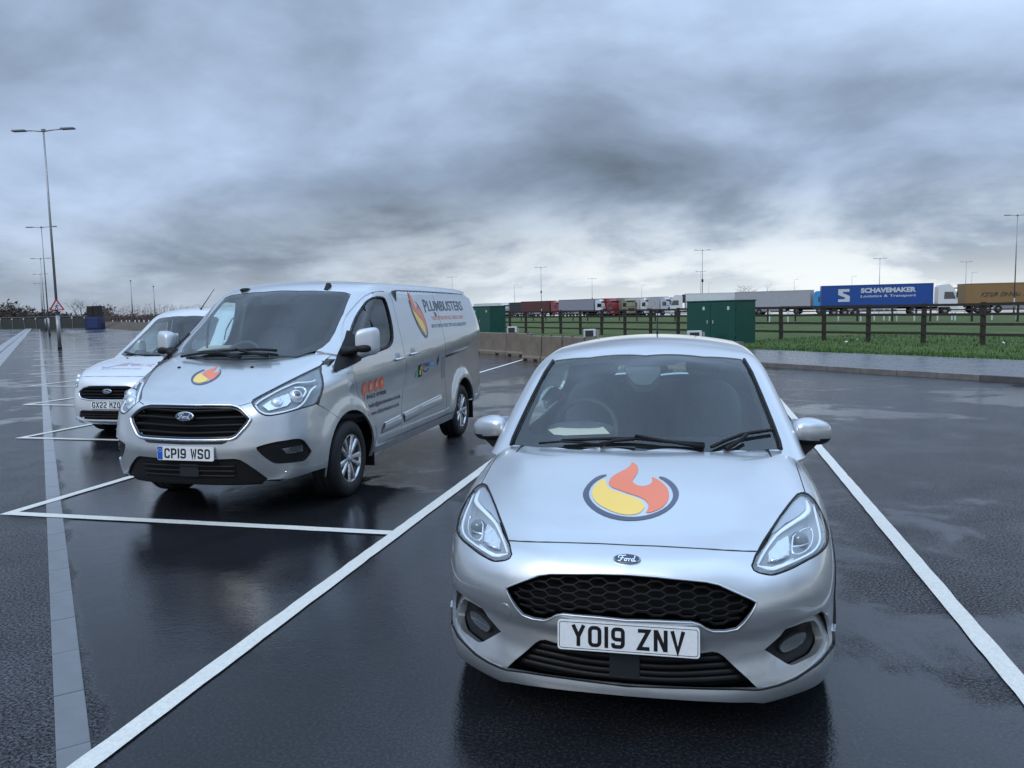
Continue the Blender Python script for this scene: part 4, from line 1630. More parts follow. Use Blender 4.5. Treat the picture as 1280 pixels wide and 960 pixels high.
    pm.build('permit_sheet', PAPER, root)
    return root, car


fiesta_root, fiesta_car = build_fiesta()
# ---------------------------------------------------------------- the panel van
VX0, VY0, VK = -4.07, 5.38, 1.02
_vF0 = Spl((0.22, 0.09), (0.30, 0.045), (0.40, 0.022), (0.48, 0.010), (0.56, 0.0), (0.63, 0.008), (0.70, 0.022), (0.80, 0.045), (0.88, 0.072), (0.94, 0.11), (1.0, 0.19), (1.05, 0.30))
_vS = Spl((0.2, 0.9), (0.5, 0.95), (0.8, 1.0), (1.0, 1.12), (1.2, 1.2))
_vYF = Spl((0, 0), (0.2, 0.006), (0.4, 0.026), (0.55, 0.062), (0.70, 0.130), (0.80, 0.215), (0.88, 0.33), (0.94, 0.48), (0.985, 0.70), (1.02, 1.0))
_vWY = Spl((0.0, 0.945), (0.4, 0.968), (0.8, 0.982), (1.2, 0.986), (4.4, 0.986), (5.0, 0.975), (5.35, 0.95))
_vWZ = Spl((0.20, -0.06), (0.30, -0.035), (0.42, -0.010), (0.55, -0.006), (0.70, -0.016), (0.85, -0.024), (0.98, -0.018), (1.10, 0.0), (1.16, -0.004), (1.28, -0.022), (1.42, -0.050), (1.6, -0.092), (1.75, -0.130), (1.9, -0.178), (2.0, -0.215))
_vT0 = Spl((0.0, 0.88), (0.08, 0.938), (0.16, 0.980), (0.30, 1.052), (0.50, 1.148), (0.70, 1.228), (0.80, 1.262), (1.0, 1.325), (1.4, 1.42))
_vZC = Spl((0.6, 1.0), (1.09, 1.02), (1.95, 1.07), (2.8, 1.135), (3.7, 1.205), (4.6, 1.285), (5.3, 1.33))


def van_w(y, z):
    zc = _vZC(y)
    zz = np.where(z > zc, 1.10 + (z - zc) * (2.0 - 1.10) / (2.0 - zc), np.where(z > 0.55, 0.55 + (z - 0.55) * (1.10 - 0.55) / (zc - 0.55), z))
    w = _vWY(y) + _vWZ(zz)
    for cy in (1.01, 4.31):
        r = np.hypot(y - cy, z - 0.36)
        w = w + 0.028 * (1 - sstep(0.44, 0.56, r)) * sstep(0.2, 0.5, z)
    return w


def van_low(P):
    x, y, z = np.abs(P[:, 0]), P[:, 1], P[:, 2]
    s = _vS(z)
    zs = z - 0.05 * sstep(0.3, 0.9, x)
    Fy = _vF0(zs) + s * _vYF(x)
    sl = (_vYF(x + 0.01) - _vYF(x - 0.01)) / 0.02 * s
    sz = (_vF0(zs + 0.01) - _vF0(zs - 0.01)) / 0.02
    f = (Fy - y) / np.sqrt(1 + sl * sl + sz * sz)
    sd = x - van_w(y, z)
    T = _vT0(y) - 0.035 * (x / 0.8) ** 2 - 0.12 * srelu(x - (0.52 + 0.28 * y), 0.12)
    tp = (z - T) * 0.93
    b = smax(smax(f, sd, 0.16), tp, 0.10)
    return np.maximum(smax(b, 0.24 - z, 0.03), y - 5.3)


_vR0 = Spl((1.2, 1.80), (1.45, 1.868), (1.65, 1.918), (1.9, 1.950), (2.4, 1.968), (3.5, 1.972), (4.8, 1.960), (5.3, 1.935))
_vYW = Spl((1.10, 0.49), (1.28, 0.765), (1.45, 1.02), (1.6, 1.235), (1.75, 1.44), (1.90, 1.665), (2.0, 1.84))


def van_gh(P, clip=True):
    x, y, z = np.abs(P[:, 0]), P[:, 1], P[:, 2]
    ws = (_vYW(z) + 0.30 * x * x + 0.22 * srelu(x - 0.55, 0.3) - y) * 0.55
    sd = (x - van_w(y, z)) * 0.96
    rf = z - (_vR0(y) - 0.045 * (x / 0.75) ** 2)
    rr = y - (5.31 - 0.10 * np.maximum(z - 1.0, 0) - 0.06 * x * x)
    b = smax(smax(smax(ws, sd, 0.09), rf, 0.10), rr, 0.08)
    return np.maximum(b, np.where(y < 1.04, 1.12 if clip else 0.9, 0.28) - z)


def van_trim(P):
    return smin(van_low(P), van_gh(P, False), 0.05)


def van_body(P):
    return np.minimum(van_low(P), van_gh(P))


# ---------------------------------------------------------------- build the van
def ellipse(c, a, b, n=24):
    return [(c[0] + a * math.cos(t), c[1] + b * math.sin(t)) for t in np.linspace(0, 2 * math.pi, n + 1)[:-1]]


def side_decal(name, car, phi, V, Fc, material, parent, out=0.0025):
    """flat lettering given as (y, z) laid on the van's side"""
    uv = np.array(V, float)
    P = car.surf('side', uv, phi)
    P = P + grad(phi, P) * out
    me = bpy.data.meshes.new(name)
    me.from_pydata([tuple(p) for p in P], [], [tuple(f) for f in Fc])
    me.update()
    return link(name, me, material, parent)


def side_text(name, car, phi, body, y0, y1, z0, h, material, parent, shear=0.0, bold=0.0, rise=0.0):
    V, Fc = text_mesh(body, 1.0, shear, bold)
    V = np.array(V)
    wx = V[:, 0].max() - V[:, 0].min()
    cap = 0.70
    k = (y1 - y0) / wx
    U_ = np.stack([y0 + (V[:, 0] - V[:, 0].min()) * k, z0 + V[:, 1] * h / cap + rise * (V[:, 0] - V[:, 0].min()) / wx], 1)
    return side_decal(name, car, phi, U_, Fc, material, parent)


def mark_row(y0, y1, z0, h, seed, fill=0.72):
    """a line of print too small to read: short upright marks in word groups"""
    r = random.Random(seed)
    V, Fc = [], []
    y = y0
    while y < y1:
        w = r.randint(4, 9)
        for _ in range(w):
            cw = h * r.uniform(0.45, 0.75)
            if y + cw > y1:
                break
            parts = r.sample([(0, 0, 0.22, 1), (0.62, 0, 0.84, 1), (0, 0.78, 0.84, 1), (0, 0.4, 0.84, 0.6), (0, 0, 0.84, 0.2)], r.randint(2, 4))
            for a, b, c, d in parts:
                n = len(V)
                V += [(y + a * cw, z0 + b * h), (y + c * cw, z0 + b * h), (y + c * cw, z0 + d * h), (y + a * cw, z0 + d * h)]
                Fc.append((n, n + 1, n + 2, n + 3))
            y += cw * 1.12
        y += h * 0.55
    return V, Fc


def build_van():
    root = thing('panel_van', 'silver panel van with flame logos and PLUMBUSTERS lettering along its side', 'van', (VX0, VY0, 0))
    root.scale = (VK, VK, VK)
    car = Car(root, VX0, VY0, van_low, van_gh, 1.2, 4.3, (0, 2.2, 1.25), k=VK)
    low, gh, body = van_low, van_gh, van_body
    U = lambda P: car.to_uv('wrap', P)
    Sd = lambda P: car.to_uv('side', P)
    Z3 = lambda L: zp(150, 480, 6.857, L)
    H4 = lambda L: zp(300, 440, 8.0, L)
    L5 = lambda L: zp(300, 530, 7.11, L)
    S6 = lambda L: zp(400, 350, 7.38, L)
    W8 = lambda L: zp(200, 350, 4.571, L)

    def spts(yz):
        return car.surf('side', np.asarray(yz, float), body)
    # bonnet
    seam = car.hit([(232, 505.8), (260, 506.0), (285, 506.5), (301, 507.0), (313, 503.5)], low)
    hl_top = car.hit(H4([(150, 462), (300, 385), (500, 285), (700, 185), (803, 133)]), low)
    side_e = np.array([(0.80, 0.93, 0), (0.81, 1.04, 0)])
    rear = np.array([(0.76, 1.05, 0), (0.66, 0.97, 0), (0.5, 0.865, 0), (0.3, 0.795, 0), (0.0, 0.765, 0)])
    ch = np.concatenate([seam, hl_top, side_e, rear])
    panel('bonnet', car, low, 'top', car.to_uv('top', half_sym(ch)), SILVER, root, step=0.035, gap=0.002)
    # bumper skin
    hl_bot = car.hit(H4([(108, 492), (150, 560), (200, 612), (275, 640), (400, 620), (600, 565), (760, 520)]), low)
    fr_seam = car.hit(H4([(860, 570), (960, 640)]), low)
    arch = spts(arch_pts(1.01, 0.36, 0.405, 118, 200, 12))
    bot = car.hit(L5([(770, 385), (640, 425), (420, 490), (270, 495)]) + [(337, 600.0), (300, 604.5)], low)
    bot = np.concatenate([bot[:4], np.array([(0.55, 0.10, 0.30), (0.0, 0.05, 0.29)])])
    ch = np.concatenate([seam, hl_bot, fr_seam, arch, bot])
    gr = half_sym(car.hit(Z3([(565, 178), (800, 178), (960, 180), (1020, 195), (1062, 226), (1130, 300), (1100, 352), (1000, 462), (950, 482), (800, 487), (565, 487)]), low))
    li = half_sym(car.hit([(232, 575.5)] + Z3([(840, 648), (960, 640), (1020, 645)]) + L5([(0, 325), (60, 352), (160, 420), (255, 490)]), low))
    li = np.concatenate([car.hit([(232, 574.5)] + Z3([(840, 645), (980, 640), (1030, 650)]) + L5([(60, 352), (160, 420), (250, 487)]), low), np.array([(0.60, 0.12, 0.27), (0.3, 0.06, 0.265), (0.0, 0.05, 0.265)])])
    li = half_sym(li)
    fog = chaikin(dense(car.hit(L5([(132, 215), (175, 193), (300, 160), (500, 128), (565, 138), (642, 240), (636, 262), (590, 328), (330, 357), (288, 346), (215, 298)]), low), 0.12), 1)
    fg = U(fog)
    bmp = panel('front_bumper', car, low, 'wrap', U(half_sym(ch)), SILVER, root, holes=[U(gr), U(li), fg, mirror_loop(fg)], step=0.032, gap=0.002, bstep=0.014)
    # grille: satin surround, dark well, slats
    gu = U(gr)
    panel('grille_backing', car, low, 'wrap', inset(dense(gu, 0.02), -0.01), INNER, root, step=0.06, gap=0, lip=0, out=-0.07)
    P = car.surf('wrap', inset(chaikin(dense(gu, 0.05), 1), 0.004), low)
    MB().tube(P + grad(low, P) * 0.004, 0.0125, seg=8, closed=True).build('grille_surround', SATIN, root)
    P = car.surf('wrap', inset(chaikin(dense(gu, 0.05), 1), 0.022), low)
    MB().tube(P - grad(low, P) * 0.004, 0.010, seg=6, closed=True).build('grille_inner_frame', GLOSS_BLACK, root)
    gi = inset(dense(gu, 0.02), 0.015)
    for z0 in (0.700, 0.755, 0.815, 0.875):
        uu = np.arange(-0.62, 0.621, 0.02)
        uv = np.stack([uu, 0 * uu + z0 + 0.012 * sstep(0, 0.5, np.abs(uu))], 1)
        kk = np.where(in_poly(uv, gi))[0]
        if len(kk) > 3:
            m = MB()
            strand(car, low, 'wrap', uv[kk], 0.016, 0.011, m, flat=1.4, seg=8)
            m.build('grille_slat', GRILLE_K, root)
    bp = car.hit([(232.4, 521)], low)[0]
    nb = grad(low, bp[None])[0]
    oval_badge(root, bp + nb * 0.018, 0.165, 0.074, -math.atan2(nb[2], -nb[1]), rim=CHROME)
    # black strip under the grille
    st = half_sym(car.hit(Z3([(565, 492), (800, 491), (925, 490), (900, 508), (870, 518), (565, 520)]), low))
    panel('grille_lower_strip', car, low, 'wrap', U(st), GLOSS_BLACK, root, step=0.03, gap=0, lip=0.01, out=0.003)
    # lower intake
    lu = U(li)
    panel('lower_intake', car, low, 'wrap', inset(dense(lu, 0.02), -0.004), BLACK_PL, root, step=0.04, gap=0, lip=0.0, out=-0.022)
    lui = inset(dense(lu, 0.02), 0.02)
    for z0 in (0.355, 0.395, 0.435):
        uu = np.arange(-0.42, 0.421, 0.03)
        uv = np.stack([uu, 0 * uu + z0], 1)
        m = MB()
        strand(car, low, 'wrap', uv, 0.014, 0.007, m, flat=1.4)
        m.build('intake_slat', BLACK_PL, root)
    MB().box((0.02, 0.045, 0.40), (0.17, 0.03, 0.10), bev=0.004).build('radar_cover', mat('radar_cover', (0.02, 0.023, 0.027), rough=0.25), root)
    # fog lamp recesses
    f1 = panel('fog_lamp_recess', car, low, 'wrap', inset(dense(fg, 0.02), -0.003), BLACK_PL, root, step=0.03, gap=0, lip=0, disp=lambda uv, P: 0.02 + 0 * uv[:, 0])
    f2 = mirrored(f1, root)
    flu = U(car.hit(L5([(372, 226), (455, 210), (560, 190), (572, 240), (500, 262), (420, 268)]), low))
    o = panel('fog_lamp', car, low, 'wrap', flu, mat('fog_reflector', (0.20, 0.21, 0.22), rough=0.25, metal=0.8), f1, step=0.02, gap=0, lip=0.01, disp=lambda uv, P: 0.014 + 0.004 * np.sin(uv[:, 0] * 300))
    mirrored(o, f2)
    # round tow cover and parking sensor on the bumper
    tcv = U(car.hit(L5(ellipse((98, 308), 58, 44)), low))
    panel('tow_eye_cover', car, low, 'wrap', tcv, SILVER, root, step=0.03, gap=0, lip=0.003, out=0.002)
    sp = car.hit(L5([(408, 428)]), low)[0]
    m = MB()
    blob(m, sp, (0.011, 0.008, 0.011), 2)
    m.build('parking_sensor', SATIN, root)
    # headlights
    HLp = car.hit(H4([(108, 490), (150, 560), (200, 612), (275, 640), (400, 620), (600, 565), (760, 520), (802, 460), (832, 340), (827, 280), (806, 200), (805, 133), (600, 233), (400, 334), (200, 438)]), low)
    hl = U(chaikin(dense(HLp, 0.12), 1))
    Ld = dense(hl, 0.01)
    d_hl = lambda uv: np.sqrt(((uv[:, None, :] - Ld[None]) ** 2).sum(2)).min(1)
    bowl = panel('headlight', car, low, 'wrap', inset(dense(hl, 0.02), 0.003), mat('lamp_bezel_dark', (0.22, 0.24, 0.26), rough=0.35, metal=0.3), root, step=0.03, gap=0, lip=0, disp=lambda uv, P: 0.004 + 0.05 * np.sqrt(np.clip(d_hl(uv) / 0.07, 0, 1)))
    bowlm = mirrored(bowl, root)

    def hlb(name, mb_, m_):
        o_ = mb_.build(name, m_, bowl)
        mirrored(o_, bowlm)
    t = MB()
    t.tube(off_px(car, low, chaikin(H4([(150, 525), (180, 580), (270, 625), (400, 605), (560, 570), (640, 520), (690, 440), (720, 370), (770, 330)]), 1, False), 0.016), 0.010, seg=6, flat=0.7)
    t.tube(off_px(car, low, chaikin(H4([(150, 515), (200, 470), (330, 395), (450, 335), (560, 290), (640, 290), (720, 285), (760, 268)]), 1, False), 0.016), 0.011, seg=6, flat=0.7)
    hlb('light_guide', t, LAMP_DRL)
    t = MB()
    t.tube(off_px(car, low, chaikin(H4([(545, 345), (620, 335), (672, 370), (650, 430), (610, 470)]), 1, False), 0.018), 0.010, seg=6)
    hlb('chrome_trim', t, CHROME)
    t = MB()
    t.tube(off_px(car, low, chaikin(H4([(395, 430), (425, 450), (420, 490), (395, 515)]), 1, False), 0.02), 0.007, seg=6)
    hlb('chrome_trim', t, CHROME)
    t = MB()
    for px, rr in (((568, 415), 0.062), ((360, 480), 0.05)):
        c0 = off_px(car, low, H4([px]), 0.05)[0]
        blob(t, c0, (rr, rr * 0.8, rr), 2.0)
    hlb('reflector', t, LAMP_INT)
    c0 = off_px(car, low, H4([(572, 415)]), 0.02)[0]
    t = MB()
    blob(t, c0, (0.036, 0.03, 0.036), 2.0)
    hlb('projector_lens', t, mat('projector_glass', (0.10, 0.125, 0.14), rough=0.05, coat=1.0))
    rp = U(car.hit(H4([(215, 510), (330, 430), (480, 380), (520, 470), (480, 520), (280, 570)]), low))
    o = panel('reflector', car, low, 'wrap', rp, LAMP_INT, bowl, step=0.02, gap=0, lip=0.0, disp=lambda uv, P: 0.036 + 0.002 * np.sin(uv[:, 0] * 90 + 2 * np.sin(uv[:, 1] * 70)))
    mirrored(o, bowlm)
    o = panel('headlight_lens', car, low, 'wrap', inset(dense(hl, 0.02), 0.002), LENS, bowl, step=0.035, gap=0, lip=0.004, out=-0.001)
    mirrored(o, bowlm)
    t = MB()
    Pz = car.surf('wrap', hl, low)
    t.tube(Pz - grad(low, Pz) * 0.003, 0.007, seg=6, closed=True)
    hlb('seal', t, GLOSS_BLACK)
    # wing
    hlr = car.hit(H4([(790, 530), (808, 460), (838, 340), (833, 280), (812, 200), (810, 133)]), low)
    wing = np.concatenate([Sd(hlr), np.array([(0.86, 1.19), (0.97, 1.235), (1.05, 1.25), (1.055, 1.17), (1.085, 1.03), (1.20, 0.86), (1.235, 0.735)]),
                           np.array(arch_pts(1.01, 0.36, 0.405, 58, 118, 10)), Sd(fr_seam)[::-1]])
    w_ = panel('front_wing', car, body, 'side', wing, SILVER, root, step=0.035, gap=0.002, lip=0.02)
    mirrored(w_, root)
    # black plastic lip inside each wheel arch
    # doors
    dfront = [(1.235, 0.735), (1.20, 0.86), (1.085, 1.03), (1.055, 1.17), (1.06, 1.25)]
    dtop = Sd(car.hit(S6([(190, 500), (200, 430), (300, 260), (400, 152), (520, 107)]), body))
    dtop = np.array([(1.10, 1.28), (1.165, 1.36), (1.245, 1.432), (1.335, 1.508), (1.455, 1.60), (1.575, 1.678), (1.755, 1.780), (2.0, 1.830)])
    drear = [(2.28, 1.835), (2.32, 1.75), (2.30, 1.45), (2.31, 1.2), (2.36, 0.98), (2.26, 0.80), (2.17, 0.60), (2.15, 0.37)]
    door_loop = np.array(dfront + [tuple(p) for p in dtop] + drear + [(1.50, 0.36)] + arch_pts(1.01, 0.36, 0.405, 0, 57, 8))
    winp = Sd(car.hit(S6([(200, 560), (300, 312), (400, 192), (470, 157), (580, 150), (607, 172), (640, 320), (672, 460), (665, 540), (640, 620), (540, 692), (340, 768), (230, 800)]), body))
    winp = np.array([(1.18, 1.20), (1.22, 1.385), (1.35, 1.49), (1.5, 1.602), (1.64, 1.692), (1.74, 1.748), (1.88, 1.785), (2.10, 1.79), (2.16, 1.76), (2.17, 1.60), (2.145, 1.44), (2.08, 1.32), (1.95, 1.27), (1.60, 1.235)])
    winp = chaikin(dense(winp, 0.3), 1)
    d_ = panel('door', car, body, 'side', door_loop, SILVER, root, holes=[winp], step=0.04, gap=0.002, lip=0.02, bstep=0.02)
    dm = mirrored(d_, root)
    wo_ = panel('side_window', car, body, 'side', winp, GLASS_DARK, d_, step=0.06, gap=0, lip=0, out=-0.012)
    mirrored(wo_, dm)
    t = MB()
    Pw = car.surf('side', inset(dense(winp, 0.04), 0.012), body)
    t.tube(Pw - grad(body, Pw) * 0.008, [0.016 if (p[1] > 2.0 or p[2] < 1.3) else 0.010 for p in Pw], seg=6, closed=True)
    o = t.build('window_seal', BLACK_PL, d_)
    mirrored(o, dm)
    t = MB()
    t.tube(car.surf('side', np.array([(1.66, 1.69), (1.69, 1.50), (1.72, 1.26)]), body) - np.array([0.012, 0, 0]), 0.012, seg=6)
    o = t.build('window_divider', BLACK_PL, d_)
    mirrored(o, dm)
    tri = np.array([(0.83, 1.125), (0.90, 1.185), (1.0, 1.252), (1.1, 1.315), (1.2, 1.385), (1.31, 1.47), (1.29, 1.32), (1.26, 1.195), (1.0, 1.15)])
    o = panel('quarter_trim', car, van_trim, 'side', chaikin(dense(tri, 0.1), 1), BLACK_PL, root, step=0.03, gap=0, lip=0.02, out=0.012)
    mirrored(o, root)

    def handle(yc_, zc_, par, parm):
        t_ = MB()
        P_ = spts([(yc_ - 0.10, zc_), (yc_ - 0.07, zc_ + 0.004), (yc_ + 0.07, zc_ + 0.012), (yc_ + 0.10, zc_ + 0.012)])
        t_.tube(P_ + np.array([[0.004, 0, 0], [0.032, 0, 0], [0.032, 0, 0], [0.004, 0, 0]]), 0.015, seg=8)
        o_ = t_.build('door_handle', SILVER, par)
        mirrored(o_, parm)
        t_ = MB()
        Pp = spts([(yc_ - 0.01, zc_ + 0.03)])[0]
        blob(t_, Pp, (0.006, 0.06, 0.04), 2.2)
        o_ = t_.build('handle_recess', LAMP_DARK, par)
        mirrored(o_, parm)
    handle(2.14, 1.145, d_, dm)
    # load bay side
    sl_loop = np.array([(2.283, 1.835), (3.62, 1.845), (3.62, 0.375), (2.153, 0.37), (2.173, 0.60), (2.263, 0.80), (2.363, 0.98), (2.313, 1.2), (2.303, 1.45), (2.323, 1.75)])
    s_ = panel('sliding_door', car, body, 'side', sl_loop, SILVER, root, step=0.06, gap=0.002, lip=0.02, bstep=0.03)
    sm_ = mirrored(s_, root)
    handle(2.56, 1.175, s_, sm_)
    bs_loop = np.array([(3.625, 1.845), (4.75, 1.845), (5.12, 1.80), (5.20, 1.55), (5.215, 1.0), (5.20, 0.45), (5.10, 0.40)] + arch_pts(4.31, 0.36, 0.405, 6, 180, 20) + [(3.89, 0.37), (3.625, 0.375)])
    q_ = panel('rear_side_panel', car, body, 'side', bs_loop, SILVER, root, step=0.05, gap=0.002, lip=0.02, bstep=0.025)
    qm = mirrored(q_, root)
    # slide rail, end cap, swage lines
    t = MB()
    Pr = spts([(3.66, 1.085), (4.1, 1.112), (4.55, 1.14)])
    t.tube(Pr + np.array([0.001, 0, 0]), 0.016, seg=6)
    o = t.build('slide_rail', GLOSS_BLACK, q_)
    mirrored(o, qm)
    cap = np.array([(3.51, 1.09), (3.645, 1.10), (3.645, 0.84), (3.51, 0.82)])
    o = panel('rail_cover', car, body, 'side', cap, mat('rail_grey', (0.20, 0.21, 0.22), rough=0.4), s_, step=0.05, gap=0, lip=0.004, out=0.004)
    mirrored(o, sm_)
    t = MB()
    t.tube(spts([(2.5, 1.857), (3.2, 1.862), (4.2, 1.86), (4.8, 1.85)]) + np.array([0.0, 0, 0]), 0.007, seg=6)
    o = t.build('roof_gutter', LAMP_DARK, root)
    mirrored(o, root)
    for a, b, par, parm in ((1.60, 2.13, d_, dm), (2.22, 3.42, s_, sm_)):
        f0 = lambda y: 0.545 + (y - 1.6) * 0.052
        L_ = [(a + 0.02, 0.455 + (a - 1.6) * 0.035), (a + (0.13 if a < 2 else 0.0), f0(a + 0.1)), (b, f0(b)), (b, f0(b) - 0.10), (a + 0.05, 0.452 + (a - 1.6) * 0.035)]
        mo = panel('side_moulding', car, body, 'side', np.array(L_), SILVER, par, step=0.04, gap=0, lip=0.0, disp=lambda uv, P: -0.014 * sstep(0.0, 0.02, f0(uv[:, 0]) - uv[:, 1]) * sstep(0, 0.05, uv[:, 1] - 0.45 - (uv[:, 0] - 1.6) * 0.035))
        mirrored(mo, parm)
        t = MB()
        ys = np.linspace(a + (0.12 if a < 2 else 0.0), b, 10)
        t.tube(spts([(y, f0(y) - 0.004) for y in ys]) + np.array([0.006, 0, 0]), 0.009, seg=6)
        o = t.build('moulding_edge', SILVER, par)
        mirrored(o, parm)
    sil = np.array([(1.42, 0.355), (2.6, 0.36), (3.9, 0.365), (3.9, 0.285), (1.42, 0.275)])
    o = panel('sill', car, body, 'side', sil, SILVER, root, step=0.06, gap=0, lip=0.02, out=0.004)
    mirrored(o, root)
    # roof and pillars
    wstop = car.hit(W8([(650, 62), (800, 62), (950, 64), (1060, 70), (1092, 82)]), gh)
    rl = np.concatenate([wstop, np.array([(0.765, 1.80, 0), (0.81, 2.0, 0), (0.835, 2.3, 0), (0.845, 3.0, 0), (0.845, 4.3, 0), (0.825, 4.9, 0), (0.76, 5.15, 0), (0.4, 5.2, 0), (0, 5.21, 0)])])
    panel('roof', car, gh, 'top', car.to_uv('top', half_sym(rl)), SILVER, root, step=0.05, gap=0, lip=0.02)
    wsr = car.hit(W8([(1092, 82), (1050, 190), (1000, 300), (968, 352), (930, 385), (895, 404)]), gh)
    Pil = np.concatenate([wsr, np.array([(0.80, 1.02, 1.27), (0.90, 1.02, 1.25), (0.92, 1.07, 1.25)]),
                          car.surf('side', np.array([(1.085, 1.272), (1.16, 1.362), (1.24, 1.435), (1.33, 1.511), (1.45, 1.603), (1.57, 1.682), (1.75, 1.784), (2.0, 1.834), (2.26, 1.838)]), body),
                          np.array([(0.832, 2.26, 1.85), (0.815, 2.04, 1.86), (0.77, 1.81, 1.855)])])
    o = panel('windscreen_pillar', car, gh, 'gh', car.to_uv('gh', Pil), SILVER, root, step=0.02, gap=0.0, lip=0.015)
    mirrored(o, root)
    o = panel('pillar_underlay', car, gh, 'gh', inset(dense(car.to_uv('gh', Pil), 0.05), -0.03), SILVER, root, step=0.03, gap=0.0, lip=0.0, out=-0.014)  # body-coloured underlay added so the gaps round the pillar show silver
    mirrored(o, root)
    o = panel('roof_edge_underlay', car, gh, 'side', np.array([(1.9, 1.77), (2.25, 1.80), (5.0, 1.80), (5.1, 1.77), (5.0, 1.87), (2.3, 1.88), (1.95, 1.86)]), SILVER, root, step=0.05, gap=0.0, lip=0.0, out=-0.010)  # underlay added behind the roof edge so gaps there show silver, not black
    mirrored(o, root)
    # windscreen
    ws_h = np.concatenate([car.hit(W8([(650, 64), (800, 64), (950, 66), (1060, 71), (1090, 84), (1048, 190), (998, 300), (966, 352), (930, 382), (895, 402), (780, 437)]), gh), np.array([(0.3, 0.75, 1.262), (0.0, 0.725, 1.258)])])
    wsu = car.to_uv('gh', half_sym(ws_h))
    wso = panel('windscreen', car, gh, 'gh', wsu, GLASS, root, step=0.05, gap=0.0, lip=0.0, out=-0.004)
    fin = np.concatenate([car.hit(W8([(650, 140), (720, 130), (760, 82), (950, 80), (1045, 86), (1060, 100), (1015, 195), (965, 290), (930, 335), (870, 372), (760, 402)]), gh), np.array([(0.3, 0.86, 1.335), (0.0, 0.84, 1.33)])])
    panel('windscreen_frit', car, gh, 'gh', wsu, INNER, wso, holes=[chaikin(car.to_uv('gh', half_sym(fin)), 1)], step=0.05, gap=0.001, lip=0, out=-0.012)
    MB().prism([(0.80, 1.20), (1.0, 1.235), (1.0, 1.15), (0.80, 1.15)], 0, -0.60, 0.60).build('cowl', BLACK_PL, root)

    def wiper(bl, arm, r=0.013):
        a, b = car.hit(arm, gh), car.hit(bl, gh)
        m_ = MB()
        m_.tube(b + grad(gh, b) * 0.022, r, seg=6)
        o_ = m_.build('wiper', BLACK_PL, root)
        m_ = MB()
        m_.tube(a + grad(gh, a) * np.linspace(0.02, 0.04, len(a))[:, None], [0.02] + [0.012] * (len(a) - 1), seg=6)
        m_.build('wiper_arm', BLACK_PL, o_)
    wiper(W8([(230, 425), (430, 412), (560, 407), (670, 414)]), W8([(620, 440), (520, 432), (440, 415)]))
    wiper(W8([(130, 448), (250, 428), (380, 428), (460, 448)]), W8([(460, 452), (400, 440), (330, 432)]))
    # washer jets, aerial, roof camera fin
    for px in ((330, 418.5), (226, 419.5)):
        pass
    for px in (H4([(122, 152)])[0], W8([(110, 500)])[0]):
        m = MB()
        p_ = car.hit([px], low)[0]
        blob(m, p_, (0.017, 0.014, 0.010), 2)
        m.build('washer_jet', BLACK_PL, root)
    m = MB()
    p_ = car.hit(W8([(955, 48)]), gh)[0]
    m.prism([(p_[1] - 0.04, p_[2] - 0.02), (p_[1] + 0.06, p_[2] - 0.02), (p_[1] + 0.06, p_[2] + 0.03), (p_[1] + 0.03, p_[2] + 0.055)], 0, p_[0] - 0.02, p_[0] + 0.02)
    m.build('roof_fin', BLACK_PL, root)
    m = MB()
    p_ = car.hit(W8([(490, 58)]), gh)[0]
    blob(m, p_, (0.055, 0.05, 0.022), 2.4)
    m.build('roof_aerial_base', BLACK_PL, root)
    # mirrors
    c0 = car.ray_plane_x(460, 427.5, 1.075)
    def mshape(q):
        return np.array([q[0] * (1 - 0.12 * max(0, q[1] / 0.1)), q[1] + 0.05 * (q[0] / 0.13), q[2] + 0.02 * (q[0] / 0.13)])
    m = MB()
    blob(m, c0, (0.088, 0.085, 0.125), 4.2, 24, 16, mshape)
    mo = m.build('door_mirror', mat('mirror_silver', (0.58, 0.60, 0.63), rough=0.4, metal=0.5, coat=0.3), root)
    mm = mirrored(mo, root)
    mm.location.x = 0.07
    m = MB()
    blob(m, c0 + np.array([-0.03, -0.055, -0.055]), (0.085, 0.06, 0.035), 3.0, 20, 12)
    m.tube([c0 + np.array([0.0, -0.05, -0.055]), c0 + np.array([-0.09, -0.08, -0.065]), c0 + np.array([-0.20, -0.13, -0.09])], [0.035, 0.045, 0.065], seg=12, flat=0.8)
    o = m.build('mirror_arm', BLACK_PL, mo)
    mirrored(o, mm)
    m = MB()
    m.prism([(c0[0] - 0.075, c0[2] - 0.10), (c0[0] + 0.078, c0[2] - 0.095), (c0[0] + 0.078, c0[2] + 0.10), (c0[0] - 0.072, c0[2] + 0.105)], 1, c0[1] + 0.072, c0[1] + 0.088)
    o = m.build('mirror_glass', CHROME, mo)
    mirrored(o, mm)
    # plate and lettering
    number_plate('CP19 WSO', root, (0.025, -0.010, 0.545), math.radians(-3), euro=True, w=0.51)
    DK = lambda L: zp(480, 350, 9.846, L)
    Zl = lambda a, b: (0, 0)
    # big flame on the load bay side, in (y, z)
    def FL(L):
        return [(2.955 + (a - 420) / 115.0 * 0.178, 1.59 - (b - 400) / 265.0 * 0.262) for a, b in L]
    ringL = FL([(305, 240), (312, 238), (318, 248), (316, 300), (330, 400), (365, 510), (410, 590), (460, 632), (492, 630), (515, 570), (520, 490), (500, 390), (470, 310), (425, 248), (432, 245), (480, 305), (512, 380), (530, 470), (530, 550), (515, 620), (490, 665), (450, 668), (395, 610), (345, 510), (315, 400), (304, 310)])
    emb = panel('flame_emblem', car, body, 'side', np.array(ringL), NAVY, s_, step=0.05, gap=0, lip=0, out=0.003, bstep=0.02)
    yelL = FL([(328, 310), (345, 345), (380, 380), (430, 430), (470, 475), (488, 530), (485, 590), (470, 625), (430, 590), (385, 520), (345, 430), (328, 350)])
